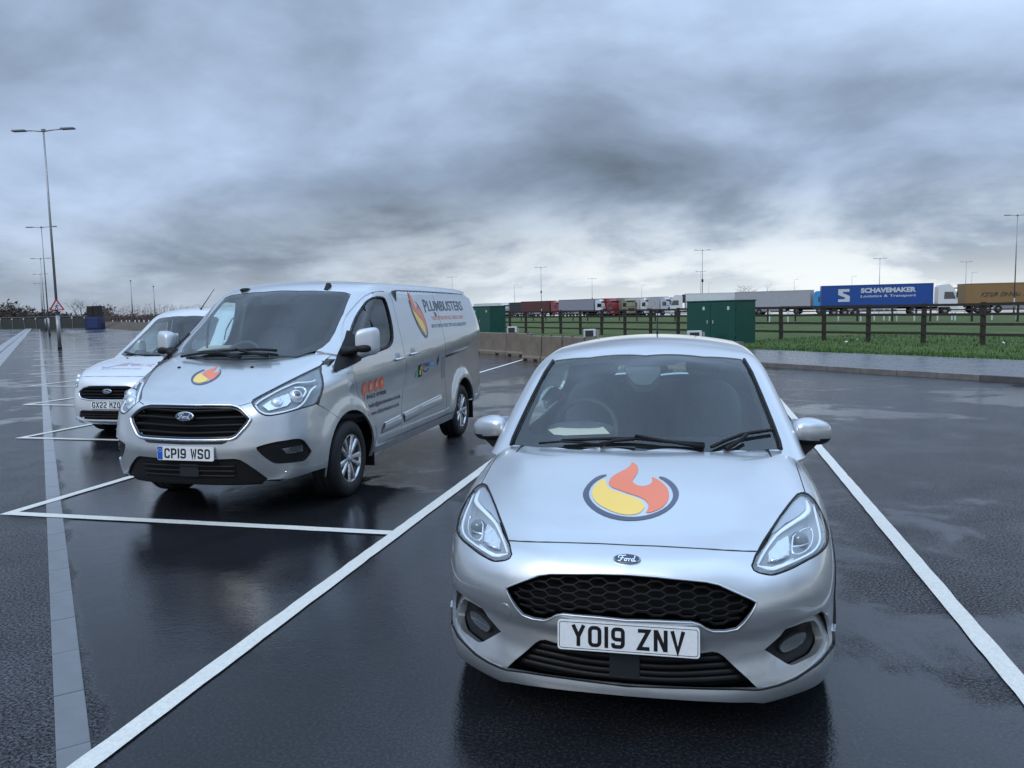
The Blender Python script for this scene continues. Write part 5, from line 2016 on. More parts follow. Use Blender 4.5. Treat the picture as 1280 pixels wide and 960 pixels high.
    orgL = FL([(345, 140), (368, 165), (378, 210), (395, 290), (410, 345), (425, 340), (440, 305), (435, 280), (465, 320), (495, 380), (515, 460), (520, 530), (500, 600), (490, 560), (480, 490), (450, 440), (400, 395), (350, 345), (330, 290), (325, 220), (335, 170)])
    panel('flame_yellow', car, body, 'side', chaikin(np.array(yelL), 1), YELLOW, emb, step=0.05, gap=0, lip=0, out=0.0035, bstep=0.02)
    panel('flame_orange', car, body, 'side', chaikin(np.array(orgL), 1), ORANGE, emb, step=0.05, gap=0, lip=0, out=0.004, bstep=0.02)
    INK = mat('lettering_navy', (0.022, 0.032, 0.060), rough=0.35, coat=0.4)
    GREY = mat('lettering_grey', (0.10, 0.11, 0.13), rough=0.4)
    side_text('van_lettering', car, body, 'P', 3.20, 3.30, 1.615, 0.150, INK, s_, bold=0.012)
    side_text('van_lettering', car, body, 'LUMBUSTERS', 3.32, 4.63, 1.630, 0.118, INK, s_, bold=0.016, rise=0.004)
    drop = np.array([(3.475, 1.615), (3.50, 1.57), (3.52, 1.55), (3.545, 1.575), (3.53, 1.615)])
    panel('tap_mark', car, body, 'side', drop, INK, s_, step=0.02, gap=0, lip=0, out=0.003)
    V, Fc = mark_row(3.36, 4.58, 1.525, 0.042, 3)
    set_tags(side_decal('small_print', car, body, V, Fc, ORANGE, s_), kind='stuff')
    V, Fc = mark_row(3.28, 4.60, 1.435, 0.040, 5)
    set_tags(side_decal('small_print', car, body, V, Fc, GREY, s_), kind='stuff')
    for k, (y_, z_) in enumerate(((1.31, 0.930), (1.452, 0.936), (1.588, 0.939), (1.714, 0.941))):
        dk = panel('icon_disc', car, body, 'side', np.array(ellipse((y_, z_), 0.058, 0.062)), ORANGE, d_, step=0.06, gap=0, lip=0, out=0.003)
        gl = [[(y_ - 0.008, z_ - 0.03), (y_ + 0.008, z_ - 0.03), (y_ + 0.008, z_ + 0.03), (y_ - 0.008, z_ + 0.03)],
              [(y_ - 0.02, z_ - 0.03), (y_ + 0.02, z_ - 0.03), (y_ + 0.02, z_ + 0.02), (y_ - 0.02, z_ + 0.03)],
              ellipse((y_, z_), 0.022, 0.026, 10), ellipse((y_, z_ + 0.01), 0.018, 0.026, 8)][k]
        panel('icon_mark', car, body, 'side', np.array(gl), mat('icon_pale', (0.62, 0.42, 0.36), rough=0.4), dk, step=0.05, gap=0, lip=0, out=0.0045)
    side_text('phone_lettering', car, body, '01622 474008', 1.365, 1.82, 0.822, 0.038, INK, d_, bold=0.02, rise=0.006)
    side_text('email_lettering', car, body, 'hello@plumbusters.co.uk', 1.40, 2.18, 0.735, 0.040, INK, d_, bold=0.012, rise=0.012)
    side_text('web_lettering', car, body, 'www.callplumbusters.co.uk', 1.40, 2.125, 0.660, 0.040, INK, d_, bold=0.012, rise=0.010)
    PINK = mat('icon_pink', (0.62, 0.34, 0.33), rough=0.4)
    for y_, z_ in ((1.335, 0.845), (1.345, 0.765), (1.36, 0.690)):
        panel('icon_mark', car, body, 'side', np.array(ellipse((y_, z_), 0.022, 0.026, 12)), PINK, d_, step=0.05, gap=0, lip=0, out=0.003)
    # small accreditation marks on the sliding door
    for nm, L_, m_ in (('trade_mark_green', [(2.62, 0.915), (2.72, 0.92), (2.70, 1.00), (2.66, 0.98)], mat('mark_green', (0.10, 0.36, 0.28), rough=0.4)),
                       ('trade_mark_black', [(2.72, 0.905), (2.83, 0.91), (2.83, 1.045), (2.72, 1.04)], PLATE_K)):
        panel(nm, car, body, 'side', np.array(L_), m_, s_, step=0.05, gap=0, lip=0, out=0.003)
    panel('trade_mark_flash', car, body, 'side', np.array([(2.76, 0.93), (2.80, 0.93), (2.82, 1.03), (2.79, 1.03), (2.785, 0.98), (2.755, 0.98)]), YELLOW, s_, step=0.05, gap=0, lip=0, out=0.0045)
    side_text('trade_mark_lettering', car, body, 'CHAS', 2.86, 3.08, 1.005, 0.048, mat('mark_violet', (0.06, 0.07, 0.24), rough=0.4), s_, bold=0.02)
    V, Fc = ribbon([(2.87, 0.985), (2.92, 0.955), (3.0, 0.955), (3.06, 0.985)], 0.014)
    side_decal('trade_mark_swoosh', car, body, V, Fc, INK, s_)
    panel('trade_mark_blue', car, body, 'side', np.array([(3.10, 1.01), (3.14, 1.09), (3.20, 1.03), (3.25, 1.03), (3.25, 1.01)]), mat('mark_blue', (0.16, 0.36, 0.62), rough=0.4), s_, step=0.05, gap=0, lip=0, out=0.003)
    V, Fc = ribbon([(3.11, 0.98), (3.30, 0.995)], 0.012)
    side_decal('trade_mark_line', car, body, V, Fc, mat('mark_blue', (0.16, 0.36, 0.62)), s_)
    panel('trade_mark_crest', car, body, 'side', np.array([(3.33, 1.05), (3.37, 0.985), (3.42, 1.05), (3.40, 1.08), (3.385, 1.13), (3.36, 1.08)]), INK, s_, step=0.05, gap=0, lip=0, out=0.003)
    # flame roundel on the bonnet
    R6 = lambda L: zp(150, 430, 4.741, L)
    ringpx = R6([(500, 150), (470, 160), (430, 185), (418, 215), (430, 237), (465, 246), (510, 238), (560, 215), (595, 185), (602, 160), (592, 148), (588, 152), (594, 165), (580, 190), (545, 212), (500, 230), (465, 237), (438, 228), (430, 212), (445, 188), (475, 168), (503, 156)])
    emb = panel('flame_emblem', car, low, 'top', car.to_uv('top', chaikin(car.hit(ringpx, low), 1)), NAVY, root, step=0.05, gap=0, lip=0, out=0.002, bstep=0.015)
    P1 = car.hit(R6([(476, 172), (490, 185), (515, 200), (522, 215), (500, 226), (466, 233), (440, 225), (434, 212), (450, 188)]), low)
    panel('flame_yellow', car, low, 'top', car.to_uv('top', chaikin(P1, 1)), YELLOW, emb, step=0.05, gap=0, lip=0, out=0.0025, bstep=0.015)
    P1 = car.hit(R6([(578, 128), (572, 145), (548, 165), (555, 172), (580, 165), (590, 158), (588, 175), (565, 200), (530, 220), (528, 208), (510, 193), (490, 182), (490, 172), (515, 155), (550, 145)]), low)
    panel('flame_orange', car, low, 'top', car.to_uv('top', chaikin(P1, 1)), ORANGE, emb, step=0.05, gap=0, lip=0, out=0.0025, bstep=0.015)
    # wheels, arches, underside
    for sx in (1, -1):
        for yy in (1.01, 4.31):
            make_wheel(root, (sx * 0.955, yy, 0.336), 0.336, 0.225, 0.212, sx, 10, twin=True)
    u_ = MB()
    u_.box((0, 0.80, 0.60), (1.20, 0.95, 0.54))
    u_.box((0, 2.7, 0.38), (1.44, 5.0, 0.16))
    u_.box((0, 3.8, 0.95), (1.70, 2.9, 1.1))
    u_.build('underbody', INNER, root)
    rb = MB()
    rb.prism([(5.19, 0.42), (5.30, 0.42), (5.30, 1.1), (5.215, 1.74), (5.15, 1.80), (5.12, 0.42)], 0, -0.83, 0.83)
    rb.build('rear_door', SILVER, root)
    for sx in (-1, 1):
        for yy in (1.47, 4.75):
            MB().box((sx * 0.86, yy, 0.30), (0.22, 0.014, 0.24)).build('mud_flap', BLACK_PL, root)
    # cabin
    MB().prism([(0.80, 1.05), (0.86, 1.215), (1.20, 1.25), (1.32, 1.18), (1.36, 0.8), (0.9, 0.7)], 0, -0.86, 0.86).build('dashboard', CABIN, root)
    m = MB()
    blob(m, (-0.42, 1.22, 1.24), (0.22, 0.14, 0.06), 2.6)
    m.build('instrument_hood', CABIN, root)
    steering_wheel(root, (-0.42, 1.50, 1.20), 0.20, math.radians(-38))
    for sx in (-0.42, 0.30, 0.66):
        make_seat(root, sx, 1.85, 0.86, w=0.42 if sx > 0 else 0.5, h=0.60)
    MB().box((0, 2.42, 1.1), (1.72, 0.02, 1.5)).build('bulkhead', CABIN, root)
    MB().box((0, 1.6, 0.62), (1.7, 1.5, 0.05)).build('cabin_floor', CABIN, root)
    for nm, px, m_ in (('permit_sheet', W8([(190, 412), (270, 372), (412, 372), (370, 412)]), PAPER), ('paper_note', W8([(595, 348), (640, 308), (672, 312), (660, 345)]), PAPER)):
        q = [car.ray_plane_z(px_[0], px_[1], 1.262, 0.05, 0.95) for px_ in px]
        b_ = MB()
        b_.add(q, [tuple(range(len(q)))])
        b_.build(nm, m_, root)
    return root, car


van_root, van_car = build_van()
# ---------------------------------------------------------------- the small white van behind
KX0, KY0 = -7.85, 8.86
_kF0 = Spl((0.18, 0.07), (0.26, 0.03), (0.36, 0.012), (0.46, 0.0), (0.54, 0.004), (0.64, 0.022), (0.76, 0.05), (0.83, 0.085), (0.89, 0.15), (0.94, 0.26))
_kS = Spl((0.2, 0.95), (0.5, 1.0), (0.9, 1.2))
_kYF = Spl((0, 0), (0.2, 0.006), (0.4, 0.03), (0.55, 0.075), (0.66, 0.14), (0.75, 0.23), (0.82, 0.36), (0.88, 0.55), (0.93, 0.85))
_kWY = Spl((0.0, 0.87), (0.4, 0.90), (0.9, 0.918), (4.0, 0.918), (4.45, 0.89))
_kWZ = Spl((0.15, -0.06), (0.3, -0.02), (0.5, -0.004), (0.7, 0.0), (0.9, -0.012), (1.1, -0.035), (1.3, -0.08), (1.5, -0.135), (1.7, -0.195), (1.85, -0.25))
_kT0 = Spl((0.0, 0.78), (0.10, 0.855), (0.20, 0.905), (0.40, 0.975), (0.65, 1.04), (0.9, 1.095), (1.2, 1.13), (4.0, 1.15))


def connect_low(P):
    x, y, z = np.abs(P[:, 0]), P[:, 1], P[:, 2]
    s = _kS(z)
    zs = z - 0.04 * sstep(0.3, 0.8, x)
    f = (_kF0(zs) + s * _kYF(x) - y) * 0.85
    sd = x - (_kWY(y) + _kWZ(z))
    T = _kT0(y) - 0.03 * (x / 0.7) ** 2 - 0.12 * srelu(x - 0.60, 0.1)
    b = smax(smax(f, sd, 0.15), (z - T) * 0.95, 0.09)
    return np.maximum(smax(b, 0.20 - z, 0.02), y - 4.42)


_kR0 = Spl((1.3, 1.60), (1.6, 1.70), (1.8, 1.752), (2.1, 1.792), (2.6, 1.812), (3.5, 1.806), (4.4, 1.77))
_kYW = Spl((1.0, 0.80), (1.08, 0.93), (1.25, 1.20), (1.45, 1.48), (1.65, 1.74), (1.8, 1.95))


def connect_gh(P):
    x, y, z = np.abs(P[:, 0]), P[:, 1], P[:, 2]
    ws = (_kYW(z) + 0.36 * x * x - y) * 0.58
    sd = (x - _kWY(y) - _kWZ(z)) * 0.95
    rf = z - (_kR0(y) - 0.05 * (x / 0.62) ** 2)
    b = smax(smax(smax(ws, sd, 0.08), rf, 0.09), y - 4.42, 0.06)
    return np.maximum(b, np.where(y < 1.15, 1.0, 0.25) - z)


def connect_body(P):
    return np.minimum(connect_low(P), connect_gh(P))


def build_connect():
    root = thing('small_van', 'small white van with black slatted grille parked beyond the silver panel van', 'van', (KX0, KY0, 0))
    car = Car(root, KX0, KY0, connect_low, connect_gh, 1.0, 3.6, (0, 2.3, 1.15))
    low, gh, body = connect_low, connect_gh, connect_body
    PT = WHITE_PAINT
    U = lambda P: car.to_uv('wrap', P)
    Q = lambda L: zp(80, 370, 5.333, L)
    K = lambda x, z: np.array([(x, 0, z)])

    def fp(L):
        """points on the nose given as (x, z)"""
        L = np.asarray(L, float)
        O = np.stack([L[:, 0], 0 * L[:, 0] + 1.0, L[:, 1]], 1)
        return march(low, O, np.repeat(np.array([[0, -1.0, 0]]), len(L), 0), 1.5, n=100, inside=True)

    def spts(yz):
        return car.surf('side', np.asarray(yz, float), body)
    seam = fp([(0.0, 0.862), (0.3, 0.860), (0.52, 0.855), (0.58, 0.85)])
    hl = fp([(0.60, 0.70), (0.585, 0.80), (0.60, 0.85)])
    hlp = np.concatenate([fp([(0.555, 0.72), (0.57, 0.80), (0.60, 0.855)]), np.array([(0.72, 0.42, 0.93), (0.80, 0.62, 0.97), (0.83, 0.60, 0.92), (0.83, 0.47, 0.80)]), fp([(0.74, 0.71), (0.66, 0.685)])])
    hlp = car.surf('wrap', U(hlp), low)
    b_top = np.concatenate([seam, hlp[[2, 1, 0]][:3], hlp[[-1, -2]], hlp[-3:-2]])
    ch = np.concatenate([seam, np.array([(0.66, 0.33, 0), (0.72, 0.45, 0), (0.76, 0.62, 0), (0.78, 0.90, 0), (0.74, 1.03, 0), (0.6, 0.985, 0), (0.3, 0.90, 0), (0, 0.87, 0)])])
    panel('bonnet', car, low, 'top', car.to_uv('top', half_sym(ch)), PT, root, step=0.05, gap=0.002)
    ch = np.concatenate([seam, hlp[[1, 0]], hlp[[-1, -2, -3]], spts([(0.50, 0.74)] + arch_pts(0.90, 0.325, 0.37, 125, 190, 10)), fp([(0.70, 0.215), (0.4, 0.21), (0.0, 0.21)])])
    gr = half_sym(fp([(0.0, 0.745), (0.30, 0.742), (0.42, 0.715), (0.515, 0.655), (0.49, 0.60), (0.44, 0.565), (0.3, 0.55), (0.0, 0.55)]))
    li = half_sym(fp([(0.0, 0.405), (0.45, 0.405), (0.52, 0.38), (0.56, 0.30), (0.50, 0.275), (0.0, 0.275)]))
    panel('front_bumper', car, low, 'wrap', U(half_sym(ch)), PT, root, holes=[U(gr), U(li)], step=0.045, gap=0.002, bstep=0.02)
    for nm, lp, d in (('grille_backing', gr, -0.06), ('intake_backing', li, -0.06)):
        panel(nm, car, low, 'wrap', inset(dense(U(lp), 0.03), -0.006), INNER, root, step=0.08, gap=0, lip=0, out=d)
    gi = inset(dense(U(gr), 0.03), 0.006)
    for z0 in (0.582, 0.625, 0.668, 0.712):
        uu = np.arange(-0.55, 0.551, 0.03)
        uv = np.stack([uu, 0 * uu + z0], 1)
        kk = np.where(in_poly(uv, gi))[0]
        m = MB()
        strand(car, low, 'wrap', uv[kk], 0.018, 0.010, m, flat=1.5)
        m.build('grille_slat', GRILLE_K, root)
    li_i = inset(dense(U(li), 0.03), 0.006)
    for z0 in (0.31, 0.345, 0.38):
        uu = np.arange(-0.55, 0.551, 0.03)
        uv = np.stack([uu, 0 * uu + z0], 1)
        kk = np.where(in_poly(uv, li_i))[0]
        m = MB()
        strand(car, low, 'wrap', uv[kk], 0.018, 0.007, m, flat=1.5)
        m.build('intake_slat', BLACK_PL, root)
    P = car.surf('wrap', dense(U(gr), 0.05), low)
    MB().tube(P + grad(low, P) * 0.002, 0.011, seg=6, closed=True).build('grille_surround', SATIN, root)
    blade = half_sym(np.concatenate([fp([(0, 0.262), (0.5, 0.262), (0.66, 0.30), (0.68, 0.26), (0.5, 0.225), (0, 0.222)])]))
    panel('bumper_blade', car, low, 'wrap', U(blade), SATIN, root, step=0.05, gap=0, lip=0.02, out=0.012)
    bp = fp([(0, 0.668)])[0]
    nb = grad(low, bp[None])[0]
    oval_badge(root, bp + nb * 0.014, 0.15, 0.062, -math.atan2(nb[2], -nb[1]), rim=CHROME)
    number_plate('GX22 MZO', root, (0.0, -0.012, 0.485), math.radians(-3))
    hu = U(hlp)
    bowl = panel('headlight', car, low, 'wrap', inset(dense(hu, 0.03), 0.003), LAMP_DARK, root, step=0.03, gap=0, lip=0, disp=lambda uv, P: 0.03 + 0 * uv[:, 0])
    bm2 = mirrored(bowl, root)
    t = MB()
    for p_ in ((0.66, 0.78), (0.72, 0.83)):
        c0 = fp([p_])[0]
        blob(t, c0 + np.array([0, 0.035, 0]), (0.045, 0.03, 0.045), 2)
    o = t.build('reflector', LAMP_INT, bowl)
    mirrored(o, bm2)
    o = panel('headlight_lens', car, low, 'wrap', hu, LENS, bowl, step=0.05, gap=0.002, lip=0.004)
    mirrored(o, bm2)
    wing = np.concatenate([np.array([(0.60, 0.975), (0.80, 1.03), (1.10, 1.07), (1.28, 1.06), (1.27, 0.7)]), np.array(arch_pts(0.90, 0.325, 0.37, 8, 125, 16)), np.array([(0.50, 0.74), (0.58, 0.86)])])
    o = panel('front_wing', car, body, 'side', wing, PT, root, step=0.06, gap=0.002)
    mirrored(o, root)
    win = np.array([(1.45, 1.08), (1.62, 1.24), (1.82, 1.45), (2.0, 1.56), (2.32, 1.585), (2.36, 1.10)])
    door = np.array([(1.28, 1.07), (1.45, 1.20), (1.68, 1.43), (1.90, 1.60), (2.05, 1.645), (2.42, 1.65), (2.45, 1.0), (2.40, 0.30), (1.27, 0.29), (1.275, 0.7)])
    o = panel('door', car, body, 'side', door, PT, root, holes=[win], step=0.07, gap=0.002, bstep=0.03)
    om = mirrored(o, root)
    w_ = panel('side_window', car, body, 'side', win, GLASS_DARK, o, step=0.08, gap=0, lip=0, out=-0.01)
    mirrored(w_, om)
    rq = np.array([(2.43, 1.65), (4.2, 1.64), (4.35, 1.5), (4.38, 0.35)] + arch_pts(3.56, 0.325, 0.37, 0, 180, 16) + [(2.41, 0.30), (2.46, 1.0)])
    o = panel('load_side', car, body, 'side', rq, PT, root, step=0.1, gap=0.002)
    mirrored(o, root)
    # cabin skin and glass
    wsu_h = np.array([(0, 1.66), (0.3, 1.655), (0.52, 1.63), (0.60, 1.58)])
    def wsp(L):
        L = np.asarray(L, float)
        O = np.stack([L[:, 0], 0 * L[:, 0] + 2.6, L[:, 1]], 1)
        return march(gh, O, np.repeat(np.array([[0, -1.0, 0]]), len(L), 0), 2.5, n=120, inside=True)
    wsP = half_sym(wsp([(0, 1.665), (0.3, 1.66), (0.52, 1.64), (0.575, 1.60), (0.64, 1.40), (0.70, 1.22), (0.72, 1.13), (0.70, 1.10), (0.5, 1.065), (0.0, 1.05)]))
    wu = car.to_uv('gh', wsP)
    ring = [(0, 0.90, 1.0), (0.5, 0.98, 1.02), (0.74, 1.15, 1.04), (0.83, 1.29, 1.09)] + [tuple(p) for p in spts([(1.45, 1.21), (1.68, 1.44), (1.90, 1.61), (2.05, 1.655), (3.0, 1.66), (4.2, 1.65)])] + [(0.5, 4.42, 1.6), (0, 4.42, 1.6)]
    ring = half_sym(np.array(ring))
    panel('cabin_shell', car, gh, 'gh', car.to_uv('gh', ring), PT, root, holes=[wu], step=0.04, gap=0, lip=0.02, bstep=0.03)
    wso = panel('windscreen', car, gh, 'gh', wu, GLASS, root, step=0.06, gap=0, lip=0, out=-0.004)
    fin = half_sym(wsp([(0, 1.58), (0.10, 1.58), (0.14, 1.63), (0.3, 1.63), (0.50, 1.61), (0.54, 1.57), (0.60, 1.40), (0.655, 1.24), (0.66, 1.17), (0.5, 1.125), (0.0, 1.11)]))
    panel('windscreen_frit', car, gh, 'gh', wu, INNER, wso, holes=[car.to_uv('gh', fin)], step=0.06, gap=0.001, lip=0, out=-0.012)
    m = MB()
    a = wsp([(-0.62, 1.13), (-0.3, 1.095), (0.1, 1.085), (0.55, 1.11)])
    m.tube(a + grad(gh, a) * 0.02, 0.012, seg=6)
    m.build('wiper', BLACK_PL, root)
    for sx in (-0.30, 0.32):
        m = MB()
        p_ = car.surf('top', np.array([(sx, 0.80)]), low)[0]
        blob(m, p_, (0.018, 0.014, 0.012), 2)
        m.build('washer_jet', BLACK_PL, root)
    ap = car.surf('top', np.array([(0.13, 1.98)]), gh)[0]
    MB().tube([ap, ap + np.array([0, 0.03, 0.03]), ap + np.array([0.03, 0.34, 0.33])], [0.02, 0.008, 0.004], seg=6).build('aerial', BLACK_PL, root)
    # mirrors: dark front face with a pale cap
    m = MB()
    c0 = np.array([1.01, 1.36, 1.19])
    blob(m, c0, (0.085, 0.07, 0.115), 4.0, 20, 14)
    mo = m.build('door_mirror', PT, root)
    mm = mirrored(mo, root)
    mm.location = (0.13, 0.42, 0)
    m = MB()
    blob(m, c0 + np.array([-0.02, -0.02, -0.09]), (0.085, 0.06, 0.06), 3, 16, 10)
    m.tube([c0 + np.array([-0.03, 0, -0.11]), c0 + np.array([-0.16, 0, -0.14])], [0.04, 0.06], seg=8)
    o = m.build('mirror_base', BLACK_PL, mo)
    mirrored(o, mm)
    # faint bonnet lettering
    RED = mat('lettering_red', (0.56, 0.34, 0.38), rough=0.4)
    BLU = mat('lettering_blue', (0.34, 0.38, 0.52), rough=0.4)

    def bonnet_ribbon(name, pts, w, m_):
        V, Fc = ribbon(pts, w)
        Pq = car.surf('top', np.array(V), low)
        Pq = Pq + grad(low, Pq) * 0.003
        me = bpy.data.meshes.new(name)
        me.from_pydata([tuple(p) for p in Pq], [], Fc)
        link(name, me, m_, root)
    bonnet_ribbon('bonnet_swoosh', [(-0.42, 0.44), (-0.36, 0.40), (-0.26, 0.42), (-0.14, 0.52), (-0.02, 0.56)], 0.03, BLU)
    V, Fc = mark_row(-0.18, 0.42, 0.44, 0.085, 11)
    Pq = car.surf('top', np.array(V), low)
    me = bpy.data.meshes.new('bonnet_print')
    me.from_pydata([tuple(p) for p in Pq + grad(low, Pq) * 0.003], [], Fc)
    set_tags(link('bonnet_print', me, RED, root), kind='stuff')
    V, Fc = mark_row(-0.36, 0.30, 0.335, 0.03, 12)
    Pq = car.surf('top', np.array(V), low)
    me = bpy.data.meshes.new('bonnet_print')
    me.from_pydata([tuple(p) for p in Pq + grad(low, Pq) * 0.003], [], Fc)
    set_tags(link('bonnet_print', me, BLU, root), kind='stuff')
    for sx in (1, -1):
        for yy in (0.90, 3.56):
            make_wheel(root, (sx * 0.885, yy, 0.32), 0.32, 0.205, 0.205, sx, 10)
    u_ = MB()
    u_.box((0, 0.68, 0.48), (1.06, 0.8, 0.48))
    u_.box((0, 2.3, 0.30), (1.32, 4.0, 0.16))
    u_.box((0, 3.4, 0.85), (1.5, 1.9, 1.0))
    u_.build('underbody', INNER, root)
    MB().box((0, 4.40, 1.0), (1.6, 0.05, 1.3)).build('rear_door', PT, root)
    MB().prism([(1.0, 0.9), (1.05, 1.045), (1.4, 1.075), (1.5, 1.0), (1.5, 0.7), (1.0, 0.7)], 0, -0.76, 0.76).build('dashboard', CABIN, root)
    steering_wheel(root, (-0.38, 1.66, 1.05), 0.19, math.radians(-30))
    for sx in (-0.38, 0.38):
        make_seat(root, sx, 2.1, 0.66)
    MB().box((0, 2.62, 1.05), (1.4, 0.02, 1.1)).build('bulkhead', CABIN, root)
    return root


connect_root = build_connect()
# ---------------------------------------------------------------- painted bays, drain, pavement
TD = np.array([-math.sqrt(0.5), math.sqrt(0.5), 0.0])       # along the drain and the kerb, away from the viewer
ND = np.array([math.sqrt(0.5), math.sqrt(0.5), 0.0])        # across them


def tn(t, n, z=0.0):
    return TD * t + ND * n + np.array([0, 0, z])


def px_on_n(px, n, py=385.0):
    """where a pixel column meets the upright plane at offset n: returns t"""
    d = pix_dir(px, py)
    k = n / (d @ ND)
    return float((d * k) @ TD)


LINE = mat('line_paint', (0.70, 0.685, 0.62), rough=0.42, noise=0.10, nscale=55, rough_var=0.12, bump=0.5, bscale=160)
CHANNEL = mat('channel_concrete', (0.15, 0.16, 0.168), rough=0.14, noise=0.10, nscale=6, rough_var=0.07, bump=0.04, bscale=40)
KERB = mat('kerb_concrete', (0.155, 0.145, 0.135), rough=0.45, noise=0.25, nscale=5, bump=0.2, bscale=60)
PAVE = mat('pavement_tarmac', (0.085, 0.088, 0.10), rough=0.22, noise=0.15, nscale=3, rough_var=0.12, bump=0.25, bscale=140)
carpark = bpy.data.objects['car_park']


def painted_line(a, b, w=0.10, z=0.008):
    a, b = np.array(a, float), np.array(b, float)
    L = np.linalg.norm(b - a)
    d = (b - a) / L
    nrm = np.array([-d[1], d[0]])
    n = max(2, int(L / 0.12))
    r = nrng
    V, Fc = [], []
    e1 = r.normal(0, 0.0016, n + 1)
    e2 = r.normal(0, 0.0016, n + 1)
    for i in range(n + 1):
        p = a + d * L * i / n
        q1, q2 = p + nrm * (w / 2 + e1[i]), p - nrm * (w / 2 + e2[i])
        V += [(q1[0], q1[1], z), (q2[0], q2[1], z)]
    for i in range(n):
        Fc.append((2 * i, 2 * i + 1, 2 * i + 3, 2 * i + 2))
    me = bpy.data.meshes.new('bay_line')
    me.from_pydata(V, [], Fc)
    if me.polygons[0].normal.z < 0:
        me.flip_normals()
    return link('bay_line', me, LINE, carpark)


LAT = lambda k: -2.22 - 3.556 * k
ALO = lambda k: 5.31 + 3.556 * (k - 1)
painted_line((1.345, -1.9), (1.27, 21.6))
painted_line((LAT(0), 1.72), (LAT(0) - 0.02, 25.4))
for k in range(1, 10):
    painted_line((LAT(k), ALO(k) - 0.05), (LAT(k) - 0.03, 25.4 if k < 3 else ALO(k) + 17), w=0.10)
    painted_line((LAT(k) + 0.05, ALO(k)), (LAT(k - 1) - 0.05, ALO(k) + 0.0), w=0.10, z=0.0085)
# second row of bays further back
for k in range(5, 16):
    a = tn(4.0 * k + 8, 22.0 if k > 7 else 24.0)
# drain channel: blocks with open joints
blk = MB().box((0, 0, 0), (0.494, 0.118, 0.02), bev=0.003).mesh('channel_block')
blk.materials.append(CHANNEL)
for i in range(64):
    o = link('channel_block', blk, None, carpark)
    p = tn(0.6 + 0.5 * i, 0.004, -0.0045 + rng.uniform(-0.001, 0.001))
    o.location = p
    o.rotation_euler = (0, 0, math.radians(135))
MB().box((0, 0, 0), (140, 0.118, 0.02)).build('channel_strip', CHANNEL, carpark)
cs = bpy.data.objects['channel_strip']
cs.location = tn(32.6 + 70, 0.004, -0.0045)
cs.rotation_euler = (0, 0, math.radians(135))
cs['kind'] = 'stuff'
# wide concrete strips of the access road
for n0, n1 in ((-1.80, -1.32), (-2.36, -1.88)):
    sheet('road_edge_strip', [tn(8, n0), tn(8, n1), tn(190, n1), tn(190, n0)], 0.005, mat('strip_concrete', (0.24, 0.25, 0.26), rough=0.25, noise=0.12, nscale=2, rough_var=0.1), None, carpark)

# pavement slab with separate kerb stones
NK, NB, NF = 16.55, 21.35, 28.4
me = MB()
q = [tn(-60, NK + 0.12), tn(60, NK + 0.12), tn(60, NB), tn(-60, NB)]
q = [tn(-60, NK + 0.12), tn(16.2, NK + 0.12), tn(20.0, NB), tn(-60, NB)]
me.add([(p[0], p[1], 0.118) for p in q] + [(p[0], p[1], -0.05) for p in q], [(0, 1, 2, 3), (0, 4, 5, 1), (1, 5, 6, 2)])
pv = me.build('pavement', PAVE)
pv['kind'] = 'structure'
kst = MB().box((0, 0, 0.0), (0.907, 0.125, 0.24), bev=0.012).mesh('kerb_stone')
kst.materials.append(KERB)
KERB2 = mat('kerb_concrete_dark', (0.085, 0.082, 0.078), rough=0.4, noise=0.25, nscale=5, bump=0.2, bscale=60)
kst2 = kst.copy()
kst2.materials.clear()
kst2.materials.append(KERB2)
for i in range(36):
    o = link('kerb_stone', kst if rng.random() < 0.45 else kst2, None, pv)
    o.location = tn(-16.5 + 0.915 * i, NK + 0.06, 0.003 + rng.uniform(-0.004, 0.004))
    o.rotation_euler = (0, 0, math.radians(135))

# ---------------------------------------------------------------- grass
def grass_material():
    m = bpy.data.materials.new('grass_ground')
    m.use_nodes = True
    nt = m.node_tree
    b = nt.nodes['Principled BSDF']
    tcn = nt.nodes.new('ShaderNodeTexCoord')
    n1 = nt.nodes.new('ShaderNodeTexNoise')
    n1.inputs['Scale'].default_value = 0.35
    n1.inputs['Detail'].default_value = 8
    n1.inputs['Roughness'].default_value = 0.65
    n2 = nt.nodes.new('ShaderNodeTexNoise')
    n2.inputs['Scale'].default_value = 9
    n2.inputs['Detail'].default_value = 5
    for n in (n1, n2):
        nt.links.new(tcn.outputs['Object'], n.inputs['Vector'])
    ad = nt.nodes.new('ShaderNodeMath')
    ad.operation = 'MULTIPLY_ADD'
    nt.links.new(n2.outputs['Fac'], ad.inputs[0])
    ad.inputs[1].default_value = 0.5
    nt.links.new(n1.outputs['Fac'], ad.inputs[2])
    r = nt.nodes.new('ShaderNodeValToRGB')
    r.color_ramp.elements[0].position, r.color_ramp.elements[0].color = 0.55, (0.036, 0.066, 0.015, 1)
    r.color_ramp.elements[1].position, r.color_ramp.elements[1].color = 0.95, (0.110, 0.115, 0.040, 1)
    e_ = r.color_ramp.elements.new(0.72)
    e_.color = (0.062, 0.098, 0.023, 1)
    nt.links.new(ad.outputs[0], r.inputs[0])
    nt.links.new(r.outputs[0], b.inputs['Base Color'])
    b.inputs['Roughness'].default_value = 0.85
    b.inputs['Specular IOR Level'].default_value = 0.2
    bp = nt.nodes.new('ShaderNodeBump')
    bp.inputs['Strength'].default_value = 0.8
    bp.inputs['Distance'].default_value = 0.08
    nt.links.new(n2.outputs['Fac'], bp.inputs['Height'])
    nt.links.new(bp.outputs[0], b.inputs['Normal'])
    return m


GRASS = grass_material()
sheet('field', [tn(-70, NB), tn(26, NB), tn(60, 19), tn(170, 40), tn(170, 96), tn(-90, 74)], 0.09, GRASS)
